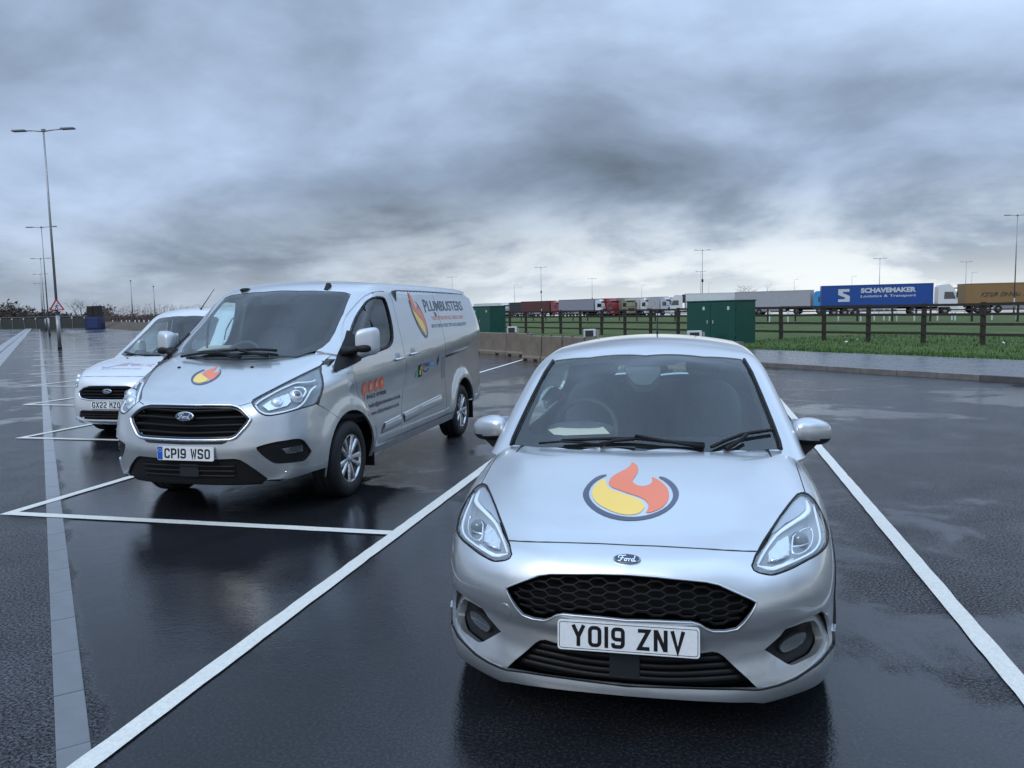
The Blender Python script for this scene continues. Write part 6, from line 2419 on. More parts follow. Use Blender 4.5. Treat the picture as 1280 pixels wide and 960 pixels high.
# grass blades: one mass
def grass_blades():
    N = 42000
    t = nrng.uniform(-8, 24, N)
    n = NB + nrng.power(0.8, N) * 16
    n = np.where(nrng.random(N) < 0.35, NB + nrng.random(N) * 1.2, n)
    P = t[:, None] * TD + n[:, None] * ND
    P[:, 2] = 0.085
    clump = np.sin(t * 2.3 + np.sin(n * 3.1)) * np.sin(n * 2.9 + t * 0.7)
    h = (0.055 + 0.05 * nrng.random(N)) * (1.0 + 0.5 * clump)
    a = nrng.uniform(0, 2 * math.pi, N)
    lean = nrng.uniform(0.1, 0.7, N)
    w = 0.010 + 0.012 * nrng.random(N)
    dx = np.stack([np.cos(a), np.sin(a), 0 * a], 1)
    dl = np.stack([-np.sin(a), np.cos(a), 0 * a], 1)
    V = np.empty((N, 3, 3))
    V[:, 0] = P - dx * w[:, None]
    V[:, 1] = P + dx * w[:, None]
    V[:, 2] = P + dl * (lean * h)[:, None] + np.array([0, 0, 1.0]) * h[:, None]
    me = bpy.data.meshes.new('grass')
    me.from_pydata([tuple(v) for v in V.reshape(-1, 3)], [], [(3 * i, 3 * i + 1, 3 * i + 2) for i in range(N)])
    o = link('grass', me, mat('grass_blade', (0.060, 0.125, 0.022), rough=0.6, noise=0.5, nscale=1.7))
    set_tags(o, 'short wet green grass behind the pavement and around the rail fence', 'grass', kind='stuff')


grass_blades()
LITTER = mat('litter_white', (0.6, 0.6, 0.58), rough=0.6)
for px, py, lab in ((1072, 426, 'white scrap of litter lying at the foot of a fence post'), (1058, 428.5, 'white scrap of litter lying at the foot of a fence post'), (1254, 430, 'white scrap of litter lying in the grass past the last fence post')):
    p = ground_at(px, py, 0.10)
    b = MB()
    b.add([(-0.09, -0.03, 0), (0.02, -0.06, 0.03), (0.11, 0.0, 0.01), (0.03, 0.05, 0.05), (-0.06, 0.04, 0.03), (0.0, 0.0, 0.07)], [(0, 1, 5), (1, 2, 5), (2, 3, 5), (3, 4, 5), (4, 0, 5)])
    o = b.build('litter', LITTER)
    o.location = (p[0], p[1], 0.12)
    o.rotation_euler = (0, 0, rng.uniform(0, 6))
    set_tags(o, lab, 'litter', 'litter by the fence')

# ---------------------------------------------------------------- post and rail fence
WOOD = mat('fence_wood', (0.030, 0.023, 0.018), rough=0.75, noise=0.35, nscale=9, bump=0.3, bscale=50)
def rail_fence(name, label, ts, n, h, rails, post_w, z0, mat_, rail_h=0.095):
    o0 = tn(ts[0], n)
    root = thing(name, label, 'fence', (o0[0], o0[1], 0))
    R = math.radians(135)
    pm = MB().box((0, 0, h / 2), (post_w, post_w * 0.8, h), bev=0.012).mesh('post')
    pm.materials.append(mat_)
    L0 = abs(ts[1] - ts[0])
    rm = MB().box((0, 0, 0), (1.0, 0.04, rail_h)).mesh('rail')
    rm.materials.append(mat_)
    for i, t in enumerate(ts):
        o = link('post', pm, None, root)
        p = tn(t, n) - o0
        o.location = (p[0], p[1], z0 + rng.uniform(-0.03, 0.02))
        o.rotation_euler = (rng.uniform(-0.015, 0.015), rng.uniform(-0.02, 0.02), R)
        if i < len(ts) - 1:
            m = (t + ts[i + 1]) / 2
            ll = abs(ts[i + 1] - t)
            for hz_ in rails:
                r_ = link('rail', rm, None, root)
                p = tn(m, n - post_w * 0.45) - o0
                r_.location = (p[0], p[1], z0 + hz_ + rng.uniform(-0.012, 0.012))
                r_.scale = (ll - 0.006, 1, 1)
                r_.rotation_euler = (0, rng.uniform(-0.006, 0.006), R)
    return root


fpx = [1304, 1229.3, 1155.7, 1086, 1032.5, 978, 932, 888, 848, 813.4, 781, 751.5, 725, 700, 677.6, 656.5, 636, 618, 602, 588, 575]
fts = [px_on_n(p, NF) for p in fpx]
_a = np.polyfit(np.arange(len(fts)), fts, 2)
fts = [float(np.polyval(_a, i) * 0.35 + v * 0.65) for i, v in enumerate(fts)]
rail_fence('rail_fence', 'dark timber post and rail fence along the grass behind the pavement', [fts[0] - 4, fts[0] - 2] + fts, NF, 1.53, (0.40, 0.76, 1.12, 1.46), 0.15, 0.06, WOOD)
f2 = [px_on_n(p, 52.0) for p in np.arange(1330, 560, -38)]
f2 = list(np.arange(f2[0], f2[-1], 3.2))
rail_fence('rail_fence', 'thin dark rail fence far across the field in front of the lorries', f2, 60.0, 1.35, (0.5, 0.9, 1.28), 0.13, 0.09, WOOD, 0.09)
BOLL = mat('bollard_white', (0.55, 0.56, 0.55), rough=0.5)
bmesh_ = MB().lathe([(0, 0.06), (0.95, 0.06), (1.0, 0.045), (1.0, 0.001)], (0, 0, 0), 'z', 8).mesh('marker_post')
bmesh_.materials.append(BOLL)
for px in (1048, 1072, 1076, 1093, 1105, 1112, 1121, 1143, 1172, 1190, 1194, 1240, 1271, 985, 962):
    p = at_dist(px, 392, 74 + rng.uniform(-2, 2))
    o = link('marker_post', bmesh_)
    o.location = (p[0], p[1], 0.08)
    set_tags(o, 'short white marker post across the field below the lorry trailers', 'post', 'white marker posts before the lorries')

# ---------------------------------------------------------------- green kiosks
GREEN = mat('kiosk_green', (0.006, 0.062, 0.046), rough=0.38, noise=0.10, nscale=2.5, rough_var=0.08, bump=0.03, bscale=20)
def kiosk(label, t0, t1, n, h, depth=1.1):
    w = abs(t1 - t0)
    c = tn((t0 + t1) / 2, n + depth / 2)
    root = thing('equipment_kiosk', label, 'kiosk', (c[0], c[1], 0.06), math.radians(135), group='green equipment kiosks')
    MB().box((0, 0, h / 2), (w, depth, h), bev=0.015).build('body', GREEN, root)
    b = MB().box((0, 0, h + 0.025), (w + 0.06, depth + 0.06, 0.05), bev=0.01)
    b.build('roof', GREEN, root)
    # local +y faces away along -n ... the front is the side towards the car park
    fy = depth / 2 if (ND @ np.array([-math.sin(math.radians(135)), math.cos(math.radians(135)), 0])) < 0 else -depth / 2
    s = 1 if fy > 0 else -1
    for i, (a, b_) in enumerate(((-w / 2 + 0.05, -0.008), (0.008, w / 2 - 0.05))):
        d = MB().box(((a + b_) / 2, fy + s * 0.012, h / 2), (b_ - a, 0.024, h - 0.14), bev=0.006).build('door', GREEN, root)
        MB().box(((0.16 if i else -0.16), fy + s * 0.04, h * 0.52), (0.05, 0.03, 0.14), bev=0.004).build('handle', SATIN, d)
        for q in range(4):
            MB().box(((a + b_) / 2 + 0.1, fy + s * 0.030, 0.25 + 0.05 * q), (0.5, 0.012, 0.03)).build('vent_louvre', GREEN, d)
        for q in (0.3, h - 0.35):
            MB().tube([((b_ if i else a), fy + s * 0.03, q), ((b_ if i else a), fy + s * 0.03, q + 0.12)], 0.018, seg=6).build('hinge', GREEN, d)
        MB().box(((a + b_) / 2 - 0.3, fy + s * 0.026, h - 0.28), (0.12, 0.006, 0.14)).build('warning_plate', mat('plate_pale', (0.55, 0.56, 0.5), rough=0.4), d)
    return root


kiosk('big dark green equipment kiosk standing by the rail fence and pavement end', px_on_n(921, 24.2), px_on_n(858.5, 24.2), 24.2, 1.78)
kiosk('green equipment kiosk half hidden by the rear of the silver panel van', px_on_n(613, 24.2), px_on_n(584, 24.2), 24.2, 1.85)

# ---------------------------------------------------------------- concrete barrier blocks and white units on them
BARR = mat('barrier_concrete', (0.175, 0.142, 0.108), rough=0.7, noise=0.22, nscale=2.2, bump=0.25, bscale=45)
def barrier(t0, t1, n, h, label):
    L = abs(t1 - t0) - 0.03
    prof = [(-0.28, 0.0), (-0.28, 0.10), (-0.24, 0.16), (-0.20, h), (0.20, h), (0.24, 0.16), (0.28, 0.10), (0.28, 0.0)]
    c = tn((t0 + t1) / 2, n)
    root = thing('barrier_block', label, 'barrier', (c[0], c[1], 0), math.radians(135) + rng.uniform(-0.01, 0.01), 'concrete barrier blocks')
    m = MB().prism(prof, 0, -L / 2, L / 2).build('block', BARR, root)
    for sx in (-1, 1):
        MB().box((sx * L * 0.3, 0, h + 0.02), (0.10, 0.03, 0.05), bev=0.008).build('lifting_eye', mat('rusty_steel', (0.10, 0.06, 0.04), rough=0.7), root)
        MB().box((sx * L * 0.28, 0, 0.03), (0.22, 0.58, 0.06)).build('fork_slot', INNER, root)
    return root


nA, nBk = 13.95, 15.0
edge = [px_on_n(p, nBk, 420) for p in (665, 639, 596, 560)]
for a, b in zip(edge[:-1], edge[1:]):
    barrier(a, b, nBk, 0.80, 'brown concrete barrier block in the set back row behind the silver panel van')
e0 = px_on_n(660, nA, 420)
pos = [e0 - 1.15 * i for i in range(0, 13)]
pend = px_on_n(931, nA + 1.0, 420)
i = 0
while pos[i] > pend + 0.4:
    barrier(pos[i], pos[i] - 1.12, nA, 0.80, 'brown concrete barrier block in the row behind the silver hatchback')
    i += 1
UNIT = mat('unit_white', (0.60, 0.61, 0.60), rough=0.45)
for px, py, n in ((640, 413, nBk), (737, 413, nA), (868, 416, nA)):
    t = px_on_n(px, n, py)
    c = tn(t, n)
    root = thing('boxed_unit', 'small white framed box with a dark louvred face on a concrete barrier', 'unit', (c[0], c[1], 0.80), math.radians(20), 'white boxes on the barriers')
    MB().box((0, 0, 0.13), (0.34, 0.16, 0.24), bev=0.01).build('case', UNIT, root)
    MB().box((-0.03, -0.085, 0.12), (0.24, 0.02, 0.18)).build('louvre_face', mat('unit_dark', (0.03, 0.03, 0.035), rough=0.5), root)
    MB().box((0.22, 0.0, 0.11), (0.06, 0.12, 0.20), bev=0.005).build('side_bracket', mat('unit_grey', (0.25, 0.27, 0.27), rough=0.5), root)

# ---------------------------------------------------------------- lamp columns
STEEL = mat('galvanised', (0.30, 0.31, 0.31), rough=0.45, metal=0.7, noise=0.12, nscale=3)
LANT = mat('lantern_grey', (0.16, 0.165, 0.17), rough=0.5)
def lamp_post(p, h, label, group, arm=1.35, two=True, rz=0.0, box=None, r0=0.075, sign=None):
    root = thing('lamp_post', label, 'lamp post', (p[0], p[1], 0), rz, group)
    MB().tube([(0, 0, 0), (0, 0, 0.22)], r0 * 1.5, seg=12).build('base_sleeve', mat('sleeve_black', (0.02, 0.02, 0.02), rough=0.6), root)
    MB().tube([(0, 0, 0.2), (0, 0, 1.9)], r0 * 1.3, seg=12).build('lower_shaft', STEEL, root)
    MB().tube([(0, 0, 1.88), (0, 0, h * 0.6), (0, 0, h)], [r0, r0 * 0.82, r0 * 0.6], seg=10).build('shaft', STEEL, root)
    for s in ((-1, 1) if two else (1,)):
        a = MB().tube([(0, 0, h - 0.05), (s * arm * 0.5, 0, h + 0.02), (s * arm, 0, h + 0.04)], 0.035, seg=8).build('arm', STEEL, root)
        MB().box((s * (arm + 0.28), 0, h + 0.05), (0.75, 0.28, 0.09), bev=0.02).build('lantern', LANT, root)
    if two:
        MB().box((0, 0, h + 0.02), (0.2, 0.12, 0.14), bev=0.02).build('bracket', LANT, root)
    if box:
        MB().box((0, -0.12, box), (0.34, 0.26, 0.55), bev=0.03).build('camera_box', mat('camera_black', (0.012, 0.012, 0.014), rough=0.5), root)
    return root


lane = math.radians(8)
d0 = at_dist(75, 437, 50.6)
LN = 'twin headed lamp posts along the access lane'
lamp_post(tn(d0 @ TD, d0 @ ND), 12.0, 'tall twin headed lamp post carrying the red triangle sign', None, arm=1.15, rz=lane)
# hazard band and number plate on the first column
for i in range(1, 5):
    lamp_post(tn(d0 @ TD + 52.0 * i, d0 @ ND + 0.02), 12.0, 'twin headed lamp post further down the lane behind the triangle sign', LN, arm=1.15, rz=lane)
for px, py, two, box in ((878, 314, True, 6.4), (676, 335, True, 6.0), (740, 349, True, 5.2), (802, 357, False, None), (643, 356, False, None), (876, 340, True, 4.2), (886, 354, False, None),
                         (1100, 324, True, None), (1208, 328, True, None), (1272, 271, True, None), (565, 347, True, None), (993, 350, False, None), (1215, 341, False, None), (1065, 346, False, None), (930, 358, False, None)):
    hy = 388 - (px - 640) * 0.021
    dist = (12.0 - 1.65) * F_PX / (hy - py) / math.cos(math.atan((px - 640) / F_PX))
    p = at_dist(px, py, dist * math.cos(0) )
    if two:
        lamp_post(p, 12.0, 'twin headed lamp post standing beyond the field among the lorries' if not box else 'twin headed lamp post with a black box halfway up beyond the field', 'lamp posts beyond the field' if not box else 'lamp posts with black boxes', arm=0.9, rz=math.radians(10), box=box)
    else:
        lamp_post(p, 12.0, 'single headed lamp post standing far behind the lorries', 'single headed lamp posts', arm=1.0, two=False, rz=math.radians(rng.uniform(-20, 20)), r0=0.085)
for px, top in ((165, 356), (193, 362)):
    hy = 388 - (px - 640) * 0.021
    p = at_dist(px, 380, 190)
    root = thing('mast', 'thin bare mast rising above the hedge behind the small white van', 'mast', (p[0], p[1], 0), 0, 'thin masts over the hedge')
    hh = 1.65 + (hy - top) / F_PX * 190
    MB().tube([(0, 0, 0), (0, 0, hh)], [0.13, 0.08], seg=8).build('shaft', STEEL, root)
    MB().box((0, 0, hh), (0.3, 0.3, 0.15), bev=0.02).build('cap', LANT, root)

# triangular sign on the first column
sp = tn(d0 @ TD, d0 @ ND)
toC = -np.array([sp[0], sp[1], 0]) / np.linalg.norm(sp[:2])
srz = math.atan2(toC[1], toC[0]) + math.pi / 2
root = thing('warning_sign', 'red bordered triangle sign with a black digging figure on a lamp post', 'sign', (sp[0] + toC[0] * 0.16, sp[1] + toC[1] * 0.16, 2.16), srz)
def tri(s, y, z0=0.0):
    return [(-s, z0), (s, z0), (0, z0 + s * math.sqrt(3))]
def rtri(s, cz, r):
    P = [(-s, cz - s / math.sqrt(3)), (s, cz - s / math.sqrt(3)), (0, cz + 2 * s / math.sqrt(3))]
    return [tuple(q) for q in rounded(P, r, True, 4)]
MB().prism(rtri(0.39, 0.25, 0.05), 1, -0.004, 0.01).build('plate', mat('sign_red', (0.42, 0.010, 0.022), rough=0.35), root)
MB().prism(rtri(0.275, 0.235, 0.02), 1, -0.007, 0.0).build('field', mat('sign_white', (0.68, 0.69, 0.70), rough=0.35), root)
fig = MB()
for V, Fc in (ribbon([(0.02, 0.33), (-0.02, 0.22)], 0.05), ribbon([(-0.02, 0.24), (-0.05, 0.16), (-0.09, 0.09)], 0.035), ribbon([(-0.02, 0.24), (0.03, 0.16), (0.05, 0.09)], 0.035),
              ribbon([(0.02, 0.32), (0.07, 0.26), (0.11, 0.27)], 0.025), ribbon([(0.02, 0.32), (-0.06, 0.28), (-0.08, 0.22)], 0.025)):
    fig.add([(x, -0.0085, z) for x, z in V], [f[::-1] for f in Fc])
fig.add([(0.035 + 0.026 * math.cos(a), -0.0085, 0.385 + 0.026 * math.sin(a)) for a in np.linspace(0, 2 * math.pi, 11)[:-1]], [tuple(range(10))])
fo_ = fig.build('figure', PLATE_K, root, recalc=False)
fo_['kind'] = 'stuff'

# ---------------------------------------------------------------- lorries
def truck_wheel(root, x, y, R=0.5):
    s = 1 if y > 0 else -1
    b = MB()
    b.lathe([(0.0, 0.16), (0.0, R * 0.55), (0.04 * s, R * 0.6), (0.03 * s, R * 0.93), (-0.02 * s, R), (-0.24 * s, R), (-0.28 * s, R * 0.6)], (0, 0, 0), 'y', 20)
    o = b.build('wheel', RUBBER, root)
    o.location = (x, y, R)
    h = MB()
    h.lathe([(0.02 * s, 0.001), (0.02 * s, 0.14), (-0.03 * s, R * 0.56)], (0, 0, 0), 'y', 14)
    h.build('hub', mat('hub_grey', (0.3, 0.3, 0.3), rough=0.5), o)


CABGLASS = mat('cab_glass', (0.015, 0.022, 0.028), rough=0.06, coat=1.0)
def truck(label, cab_col, trailer_col, pt, heading, group='lorries parked beyond the field', length=13.6, trailer=True, tall=4.0, kind='curtain', cab=True):
    """front at local +x; pt = ground point under the front bumper"""
    root = thing('lorry', label, 'lorry', (pt[0], pt[1], 0.0), heading, group)
    cm = mat('cab_%d_%d_%d' % tuple(int(100 * c) for c in cab_col), cab_col, rough=0.35, coat=0.6)
    W = 2.5
    if cab:
        prof = [(-2.2, 0.9), (-2.2, 3.45), (-1.95, 3.72), (-0.95, 3.80), (-0.45, 3.30), (-0.18, 2.75), (-0.02, 1.9), (0.0, 1.0), (-0.05, 0.45), (-0.5, 0.35), (-0.9, 0.95), (-1.9, 0.95)]
        # prism axis 1 takes (x, z)
        MB().prism(prof, 1, -W / 2, W / 2).build('cab', cm, root)
        MB().add([(-0.455, -1.12, 3.22), (-0.455, 1.12, 3.22), (-0.02, 1.16, 1.98), (-0.02, -1.16, 1.98)], [(0, 1, 2, 3)]).build('windscreen', CABGLASS, root)
        vis = MB().box((-0.22, 0, 3.28), (0.36, 2.3, 0.14), bev=0.03)
        vis.build('sun_visor', mat('visor_dark', (0.03, 0.03, 0.035), rough=0.3), root)
        for s in (-1, 1):
            MB().prism([(-1.55, 1.95), (-0.22, 1.95), (-0.52, 2.82), (-1.5, 2.85)], 1, s * (W / 2 + 0.004), s * (W / 2 + 0.016)).build('side_window', CABGLASS, root)
            MB().box((-0.12, s * (W / 2 + 0.16), 2.5), (0.14, 0.22, 0.75), bev=0.03).build('mirror', mat('mirror_dark', (0.04, 0.04, 0.045), rough=0.4), root)
            MB().box((0.012, s * 0.92, 0.82), (0.04, 0.40, 0.20), bev=0.01).build('headlight', LAMP_INT, root)
        MB().box((0.012, 0, 1.28), (0.05, 1.7, 0.62), bev=0.02).build('grille', mat('grille_dark', (0.03, 0.03, 0.034), rough=0.4), root)
        MB().box((0.0, 0, 0.55), (0.14, 2.45, 0.32), bev=0.04).build('bumper', cm, root)
        for y in (-1.22, 1.22):
            truck_wheel(root, -1.38, y)
            if trailer:
                truck_wheel(root, -5.0, y)
        MB().box((-3.4, 0, 0.85), (4.4, 0.9, 0.3)).build('chassis', INNER, root)
    if trailer:
        x1 = -2.75 if cab else 0.0
        x0 = x1 - length
        tm = mat('trailer_%d_%d_%d' % tuple(int(100 * c) for c in trailer_col), trailer_col, rough=0.45, noise=0.05, nscale=1.5, bump=0.05, bscale=6)
        MB().box(((x0 + x1) / 2, 0, (1.15 + tall) / 2), (length, 2.55, tall - 1.15), bev=0.03).build('trailer_body', tm, root)
        dk = mat('trailer_frame', (0.05, 0.05, 0.055), rough=0.5)
        for s in (-1, 1):
            MB().box(((x0 + x1) / 2, s * 1.285, tall - 0.06), (length - 0.02, 0.03, 0.12)).build('top_rail', tm, root)
            MB().box(((x0 + x1) / 2, s * 1.285, 1.14), (length - 0.02, 0.03, 0.14)).build('side_rail', dk, root)
            MB().box(((x0 + x1) / 2 - 0.5, s * 1.2, 0.72), (length * 0.45, 0.04, 0.45)).build('side_guard', mat('guard_grey', (0.25, 0.25, 0.26), rough=0.5), root)
            if kind == 'curtain':
                for xx in np.arange(x0 + 0.7, x1 - 0.2, 1.35):
                    MB().box((xx, s * 1.279, (1.2 + tall) / 2), (0.05, 0.014, tall - 1.35)).build('curtain_strap', tm, root)
        if kind == 'reefer':
            MB().box((x1 + 0.25, 0, 3.1), (0.5, 2.0, 1.5), bev=0.05).build('cooling_unit', dk, root)
        MB().box(((x0 + x1) / 2, 0, 0.95), (length - 1, 1.0, 0.25)).build('trailer_chassis', INNER, root)
        for xx in (x0 + 1.6, x0 + 2.9, x0 + 4.2):
            for y in (-1.24, 1.24):
                truck_wheel(root, xx, y)
    return root


def heading_for(px, toward):
    """heading so that the lorry's front points right in the picture and 'toward' degrees to the viewer"""
    return YAW - math.radians(toward)


def truck_at(px_front, dist, toward, label, cab_col, tr_col, **kw):
    p = at_dist(px_front, 385, dist / math.cos(math.atan((px_front - 640) / F_PX)))
    return truck(label, cab_col, tr_col, p, heading_for(px_front, toward), **kw)


WH, GY, BL, RD, YL = (0.62, 0.64, 0.65), (0.27, 0.28, 0.30), (0.012, 0.052, 0.21), (0.28, 0.02, 0.025), (0.62, 0.34, 0.03)
tb = truck_at(1194, 99, 18, 'blue curtain trailer lettered SCHAVEMAKER pulled by a white cab', WH, (0.010, 0.060, 0.26), group=None, length=13.2)
truck_at(1037, 128, 34, 'grey trailer with a bright blue cab beside the lettered blue trailer', (0.02, 0.26, 0.55), (0.34, 0.35, 0.37), group=None, length=12.6)
tr_ = truck_at(1345, 104, 6, 'brown curtain trailer with dark slanted print beside the white cab', (0.3, 0.2, 0.1), (0.255, 0.155, 0.062), group=None, length=14.6, cab=False, kind='curtain', tall=3.95)
o = truck_at(837, 141, 0, 'white box trailer with a dark rear frame behind the big green kiosk', WH, (0.60, 0.63, 0.62), group=None, kind='reefer', length=10.6)
p = at_dist(837, 385, 141)
o.rotation_euler.z += math.pi - math.radians(8)
truck_at(757, 184, 52, 'grey trailer and white cab behind the middle of the rail fence', WH, (0.25, 0.26, 0.29), group=None, length=12.5)
truck_at(634, 240, 48, 'white lorry with white box trailer at the end of the lorry row', WH, (0.58, 0.60, 0.60), group=None, length=12)
RG = 'row of lorry cabs parked close together'
for px, d_, tw, cab_c, tr_c, lab in (
        (653, 236, 62, (0.55, 0.6, 0.62), (0.5, 0.5, 0.5), 'white lorry cab next to the dark lorries in the far row'),
        (661, 232, 64, (0.45, 0.10, 0.03), (0.35, 0.08, 0.03), 'orange red lorry in the far row between white and black ones'),
        (673, 226, 60, (0.02, 0.02, 0.025), (0.03, 0.03, 0.035), 'black lorry in the far row beside the lamp post'),
        (700, 205, 52, (0.30, 0.03, 0.03), (0.10, 0.035, 0.03), 'dark red lorry in the far row left of the grey trailer'),
        (770, 182, 66, RD, (0.2, 0.02, 0.02), 'crimson lorry cab right of the grey trailer'),
        (778, 186, 66, YL, (0.5, 0.3, 0.03), 'yellow lorry cab squeezed between crimson and olive cabs'),
        (789, 180, 66, (0.25, 0.24, 0.14), (0.2, 0.2, 0.2), 'olive grey lorry cab next to the yellow one'),
        (800, 186, 66, (0.42, 0.44, 0.44), (0.3, 0.3, 0.3), 'pale grey lorry cab between olive and white cabs'),
        (813, 178, 66, WH, (0.5, 0.5, 0.5), 'white lorry cab left of the dark blue trailer front'),
        (826, 176, 66, (0.02, 0.07, 0.20), (0.02, 0.06, 0.18), 'dark blue lorry in the row beside the white cab'),
        (839, 172, 66, (0.48, 0.50, 0.52), (0.4, 0.4, 0.4), 'silver lorry cab next to the white box trailer')):
    truck_at(px, d_, tw, lab, cab_c, tr_c, group=None, length=12)

# lettering on the blue trailer: local side facing the viewer is y < 0 (right-hand reading)
LTR = mat('trailer_lettering', (0.52, 0.55, 0.58), rough=0.4)
def trailer_text(root, body, x0, x1, z, h, bold=0.02, m=LTR, y=-1.298):
    V, Fc = text_mesh(body, 1.0, 0.0, bold)
    V = np.array(V)
    wx = V[:, 0].max() - V[:, 0].min()
    b = MB()
    b.add([(x0 + (q[0] - V[:, 0].min()) * (x1 - x0) / wx, y, z + q[1] * h / 0.7) for q in V], Fc)
    o_ = b.build('trailer_lettering', m, root, recalc=False)
    o_['kind'] = 'stuff'
trailer_text(tb, 'SCHAVEMAKER', -11.2, -4.75, 2.98, 0.56, 0.05)
trailer_text(tb, 'Logistics & Transport', -11.2, -4.75, 2.38, 0.30, 0.02)
b = MB()
for L_ in ([(-13.9, 3.5), (-12.55, 3.5), (-12.55, 3.15), (-13.35, 3.15), (-13.35, 2.98), (-13.9, 2.75)], [(-12.5, 1.85), (-13.9, 1.85), (-13.9, 2.2), (-13.1, 2.2), (-13.1, 2.42), (-12.5, 2.6)], [(-13.9, 2.75), (-13.35, 2.98), (-12.5, 2.6), (-13.1, 2.42)]):
    b.add([(x, -1.298, z) for x, z in L_], [tuple(range(len(L_)))])
b.build('trailer_logo', LTR, tb)
V, Fc = mark_row(-12.8, -6.2, 2.15, 0.55, 21)
b = MB()
b.add([(x + (z - 2.0) * 0.5, -1.298, z) for x, z in V], Fc)
ob_ = b.build('trailer_print', mat('print_brown', (0.045, 0.035, 0.045), rough=0.5), tr_, recalc=False)
ob_['kind'] = 'stuff'

# ---------------------------------------------------------------- far left: screen fence, bank, bins, winter trees
HOARD = mat('screen_fence', (0.040, 0.042, 0.038), rough=0.8, noise=0.2, nscale=0.5)
pA, pB = at_dist(-420, 400, 300), at_dist(132, 400, 176)
pA[2] = pB[2] = 0
dv = pB - pA
Lf = np.linalg.norm(dv)
dv = dv / Lf
root = thing('screen_fence', 'long dark screen fence with pale posts at the far end of the car park', 'fence', tuple(pA), math.atan2(dv[1], dv[0]))
pst = MB().box((0, -0.05, 1.2), (0.10, 0.10, 2.4)).mesh('post'); pst.materials.append(STEEL)
hd_ = MB().box((0, -0.14, 1.95), (0.32, 0.10, 0.34), bev=0.02).mesh('post_box'); hd_.materials.append(mat('box_pale', (0.42, 0.44, 0.45), rough=0.5))
pn = MB().box((0, 0, 1.02), (3.2, 0.04, 2.04)).mesh('panel'); pn.materials.append(HOARD)
rl_ = MB().box((0, 0, 2.36), (3.3, 0.06, 0.08)).mesh('rail'); rl_.materials.append(STEEL)
for i in range(int(Lf / 3.3)):
    for nm, me_ in (('post', pst), ('post_box', hd_), ('panel', pn), ('rail', rl_)):
        o = link(nm, me_, None, root)
        o.location = (3.3 * i + (0 if nm in ('post', 'post_box') else 1.65), 0, 0)

EARTH = mat('earth_bank', (0.075, 0.055, 0.036), rough=0.9, noise=0.35, nscale=0.8, bump=0.5, bscale=3)
def bank(name, pts, w, h):
    V, Fc = [], []
    n = len(pts)
    for i, p in enumerate(pts):
        p = np.array(p)
        t = np.array(pts[min(i + 1, n - 1)]) - np.array(pts[max(i - 1, 0)])
        t = t / np.linalg.norm(t)
        nn = np.array([-t[1], t[0]])
        for s, z in ((-1, -0.1), (-0.55, 0.6), (-0.2, 1.0), (0.2, 1.0), (0.55, 0.6), (1, -0.1)):
            V.append((p[0] + nn[0] * s * w, p[1] + nn[1] * s * w, z * h * (0.85 + 0.3 * rng.random())))
    for i in range(n - 1):
        for j in range(5):
            Fc.append((i * 6 + j, i * 6 + j + 1, i * 6 + 7 + j, i * 6 + 6 + j))
    b_ = MB()
    b_.add(V, Fc, True)
    o_ = b_.build(name, EARTH)
    o_['kind'] = 'structure'


b0, b1 = at_dist(132, 405, 178), at_dist(196, 408, 118)
b2 = at_dist(330, 404, 100)
bank('earth_bank', [tuple(b0[:2] + (b1 - b0)[:2] * k / 8) for k in range(9)] + [tuple(b1[:2] + (b2 - b1)[:2] * k / 8) for k in range(1, 9)], 3.0, 1.0)
for px, d_ in ((141, 176), (152, 165), (158, 160), (162, 156), (169, 150), (174, 146), (180, 141), (186, 136)):
    p = at_dist(px, 402, d_)
    b = MB().lathe([(0, 0.10), (0.55, 0.08), (0.6, 0.001)], (0, 0, 0), 'z', 8)
    o = b.build('marker_stake', BOLL)
    o.location = (p[0], p[1], 0.75)
    set_tags(o, 'small white stake on the earth bank near the far hedge', 'stake', 'white stakes on the earth bank')

p = at_dist(119, 407, 152)
root = thing('waste_container', 'tall black container on a dark blue base before the far fence', 'container', (p[0], p[1], 0), YAW)
MB().box((0, 0, 1.02), (2.7, 1.6, 2.04), bev=0.06).build('blue_base', mat('bin_blue', (0.010, 0.020, 0.075), rough=0.5), root)
MB().box((-0.45, 0.05, 2.95), (1.0, 1.4, 1.85), bev=0.08).build('black_hood', mat('bin_black', (0.010, 0.011, 0.012), rough=0.6), root)
MB().box((0.58, 0.05, 2.97), (0.98, 1.4, 1.9), bev=0.08).build('black_hood', mat('bin_black', (0.010, 0.011, 0.012)), root)
MB().box((0.05, -0.82, 1.0), (1.9, 0.06, 1.7), bev=0.02).build('front_door', mat('bin_blue_light', (0.014, 0.030, 0.11), rough=0.4), root)


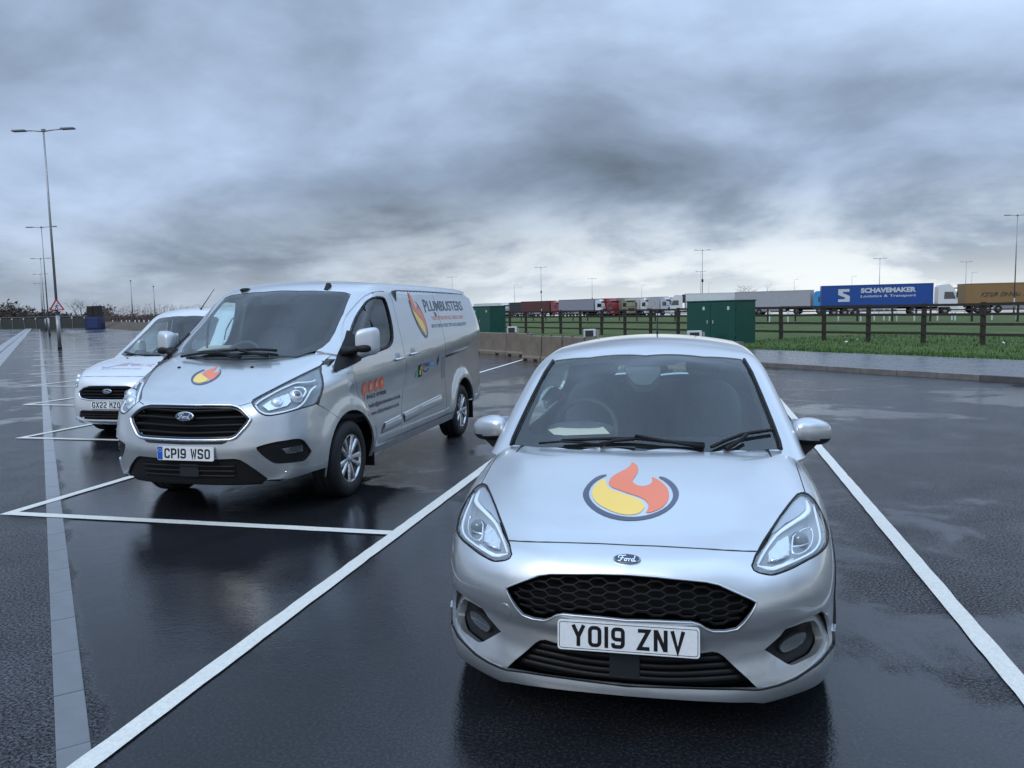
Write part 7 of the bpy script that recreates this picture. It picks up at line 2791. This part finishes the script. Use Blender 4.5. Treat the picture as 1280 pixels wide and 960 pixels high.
def bare_tree(p, h, w, label, seed, twigs=5, thick=0.16, group=None):
    r = random.Random(seed)
    root = thing('bare_tree', label, 'tree', (p[0], p[1], 0), 0, group)
    tb_, cb = MB(), MB()
    tb_.tube([(0, 0, -0.1), (0.05, 0, h * 0.22), (0.0, 0.05, h * 0.42)], [thick, thick * 0.8, thick * 0.55], seg=8)

    def grow(q, d, L, rad, lev):
        q = np.array(q)
        d = d / np.linalg.norm(d)
        m = q + d * L * 0.55 + np.array([r.uniform(-1, 1), r.uniform(-1, 1), 0.3]) * L * 0.10
        e_ = q + d * L
        cb.tube([q, m, e_], [rad, rad * 0.75, rad * 0.45], seg=3 if lev > 1 else 5)
        if lev < twigs:
            for _ in range(3 if lev < 3 else 2):
                dd = d + np.array([r.uniform(-1, 1) * w / h * 1.2, r.uniform(-1, 1) * w / h * 1.2, r.uniform(-0.25, 0.5)])
                grow(q + (e_ - q) * r.uniform(0.55, 1.0), dd, L * r.uniform(0.55, 0.8), rad * 0.5, lev + 1)
    for k in range(6):
        a = k * 1.05 + r.uniform(-0.3, 0.3)
        grow((0, 0, h * r.uniform(0.18, 0.4)), np.array([math.cos(a) * w / h * 1.3, math.sin(a) * w / h * 1.3, 1.0]), h * 0.33, thick * 0.45, 0)
    BARK = mat('bark', (0.045, 0.036, 0.030), rough=0.9)
    tb_.build('trunk', BARK, root)
    cb.build('crown', BARK, root, recalc=False)
    return root


p = at_dist(945, 362, 150)
bare_tree(p, 6.3, 5.8, 'bare winter tree showing above the grey trailer', 5, twigs=5)
p = at_dist(102, 395, 205)
bare_tree(p, 7.0, 5.0, 'bare pale tree rising behind the far screen fence near the container', 9, twigs=4)


def far_wood():
    """hedge and woodland along the left horizon: one mass of twigs and clumps"""
    V, Fc = [], []
    r = nrng
    def clump(c, rx, rz, n, s):
        a = r.normal(0, 1, (n, 3))
        a /= np.linalg.norm(a, axis=1, keepdims=True)
        a *= (r.random(n) ** 0.4)[:, None]
        P = np.array(c) + a * np.array([rx, rx, rz])
        for q in P:
            d = r.normal(0, 1, (2, 3)) * s
            k = len(V)
            V.extend([tuple(q), tuple(q + d[0]), tuple(q + d[1])])
            Fc.append((k, k + 1, k + 2))
    for px in list(np.arange(-900, -70, 8.0)) + list(np.arange(-70, 135, 3.2)):
        d_ = 235 + r.uniform(-10, 25) + max(0, -60 - px) * 0.25
        p_ = at_dist(px, 398, d_)
        h_ = 4.3 + 1.3 * (math.sin(px * 0.11) * 0.5 + math.sin(px * 0.045 + 1.0)) + r.uniform(-0.5, 0.9)
        clump((p_[0], p_[1], h_ * 0.45), 2.6, h_ * 0.55, 190, 0.34)
    for px in np.arange(120, 330, 2.2):
        d_ = 215 + r.uniform(-8, 15)
        p_ = at_dist(px, 398, d_)
        h_ = 3.3 + r.uniform(-0.4, 0.6)
        clump((p_[0], p_[1], h_ * 0.35), 1.8, h_ * 0.42, 110, 0.28)
    me = bpy.data.meshes.new('woodland')
    me.from_pydata(V, [], Fc)
    o_ = link('woodland', me, mat('winter_wood', (0.060, 0.046, 0.036), rough=0.9, noise=0.5, nscale=0.12))
    set_tags(o_, 'brown leafless woodland along the horizon behind the screen fence', 'woodland', kind='stuff')
    # upright bare stems of the nearer hedge
    V2, F2 = [], []
    for px in np.arange(124, 330, 0.55):
        d_ = 200 + r.uniform(-6, 6)
        p_ = at_dist(px, 398, d_)
        h_ = 4.3 + r.uniform(-0.9, 1.0)
        w_ = 0.05
        k = len(V2)
        lx, ly = r.normal(0, 0.35, 2)
        V2 += [(p_[0] - w_, p_[1], 0), (p_[0] + w_, p_[1], 0), (p_[0] + lx, p_[1] + ly, h_)]
        F2.append((k, k + 1, k + 2))
        for _ in range(3):
            k = len(V2)
            z_ = h_ * r.uniform(0.4, 0.9)
            V2 += [(p_[0] + lx * z_ / h_, p_[1], z_), (p_[0] + lx * z_ / h_, p_[1], z_ + 0.09), (p_[0] + r.normal(0, 0.6), p_[1], z_ + r.uniform(0.3, 0.9))]
            F2.append((k, k + 1, k + 2))
    me = bpy.data.meshes.new('bare_hedge')
    me.from_pydata(V2, [], F2)
    o_ = link('bare_hedge', me, mat('pale_twigs', (0.125, 0.095, 0.080), rough=0.9))
    set_tags(o_, 'pale leafless hedge of upright stems behind the small white van', 'hedge', kind='stuff')


far_wood()
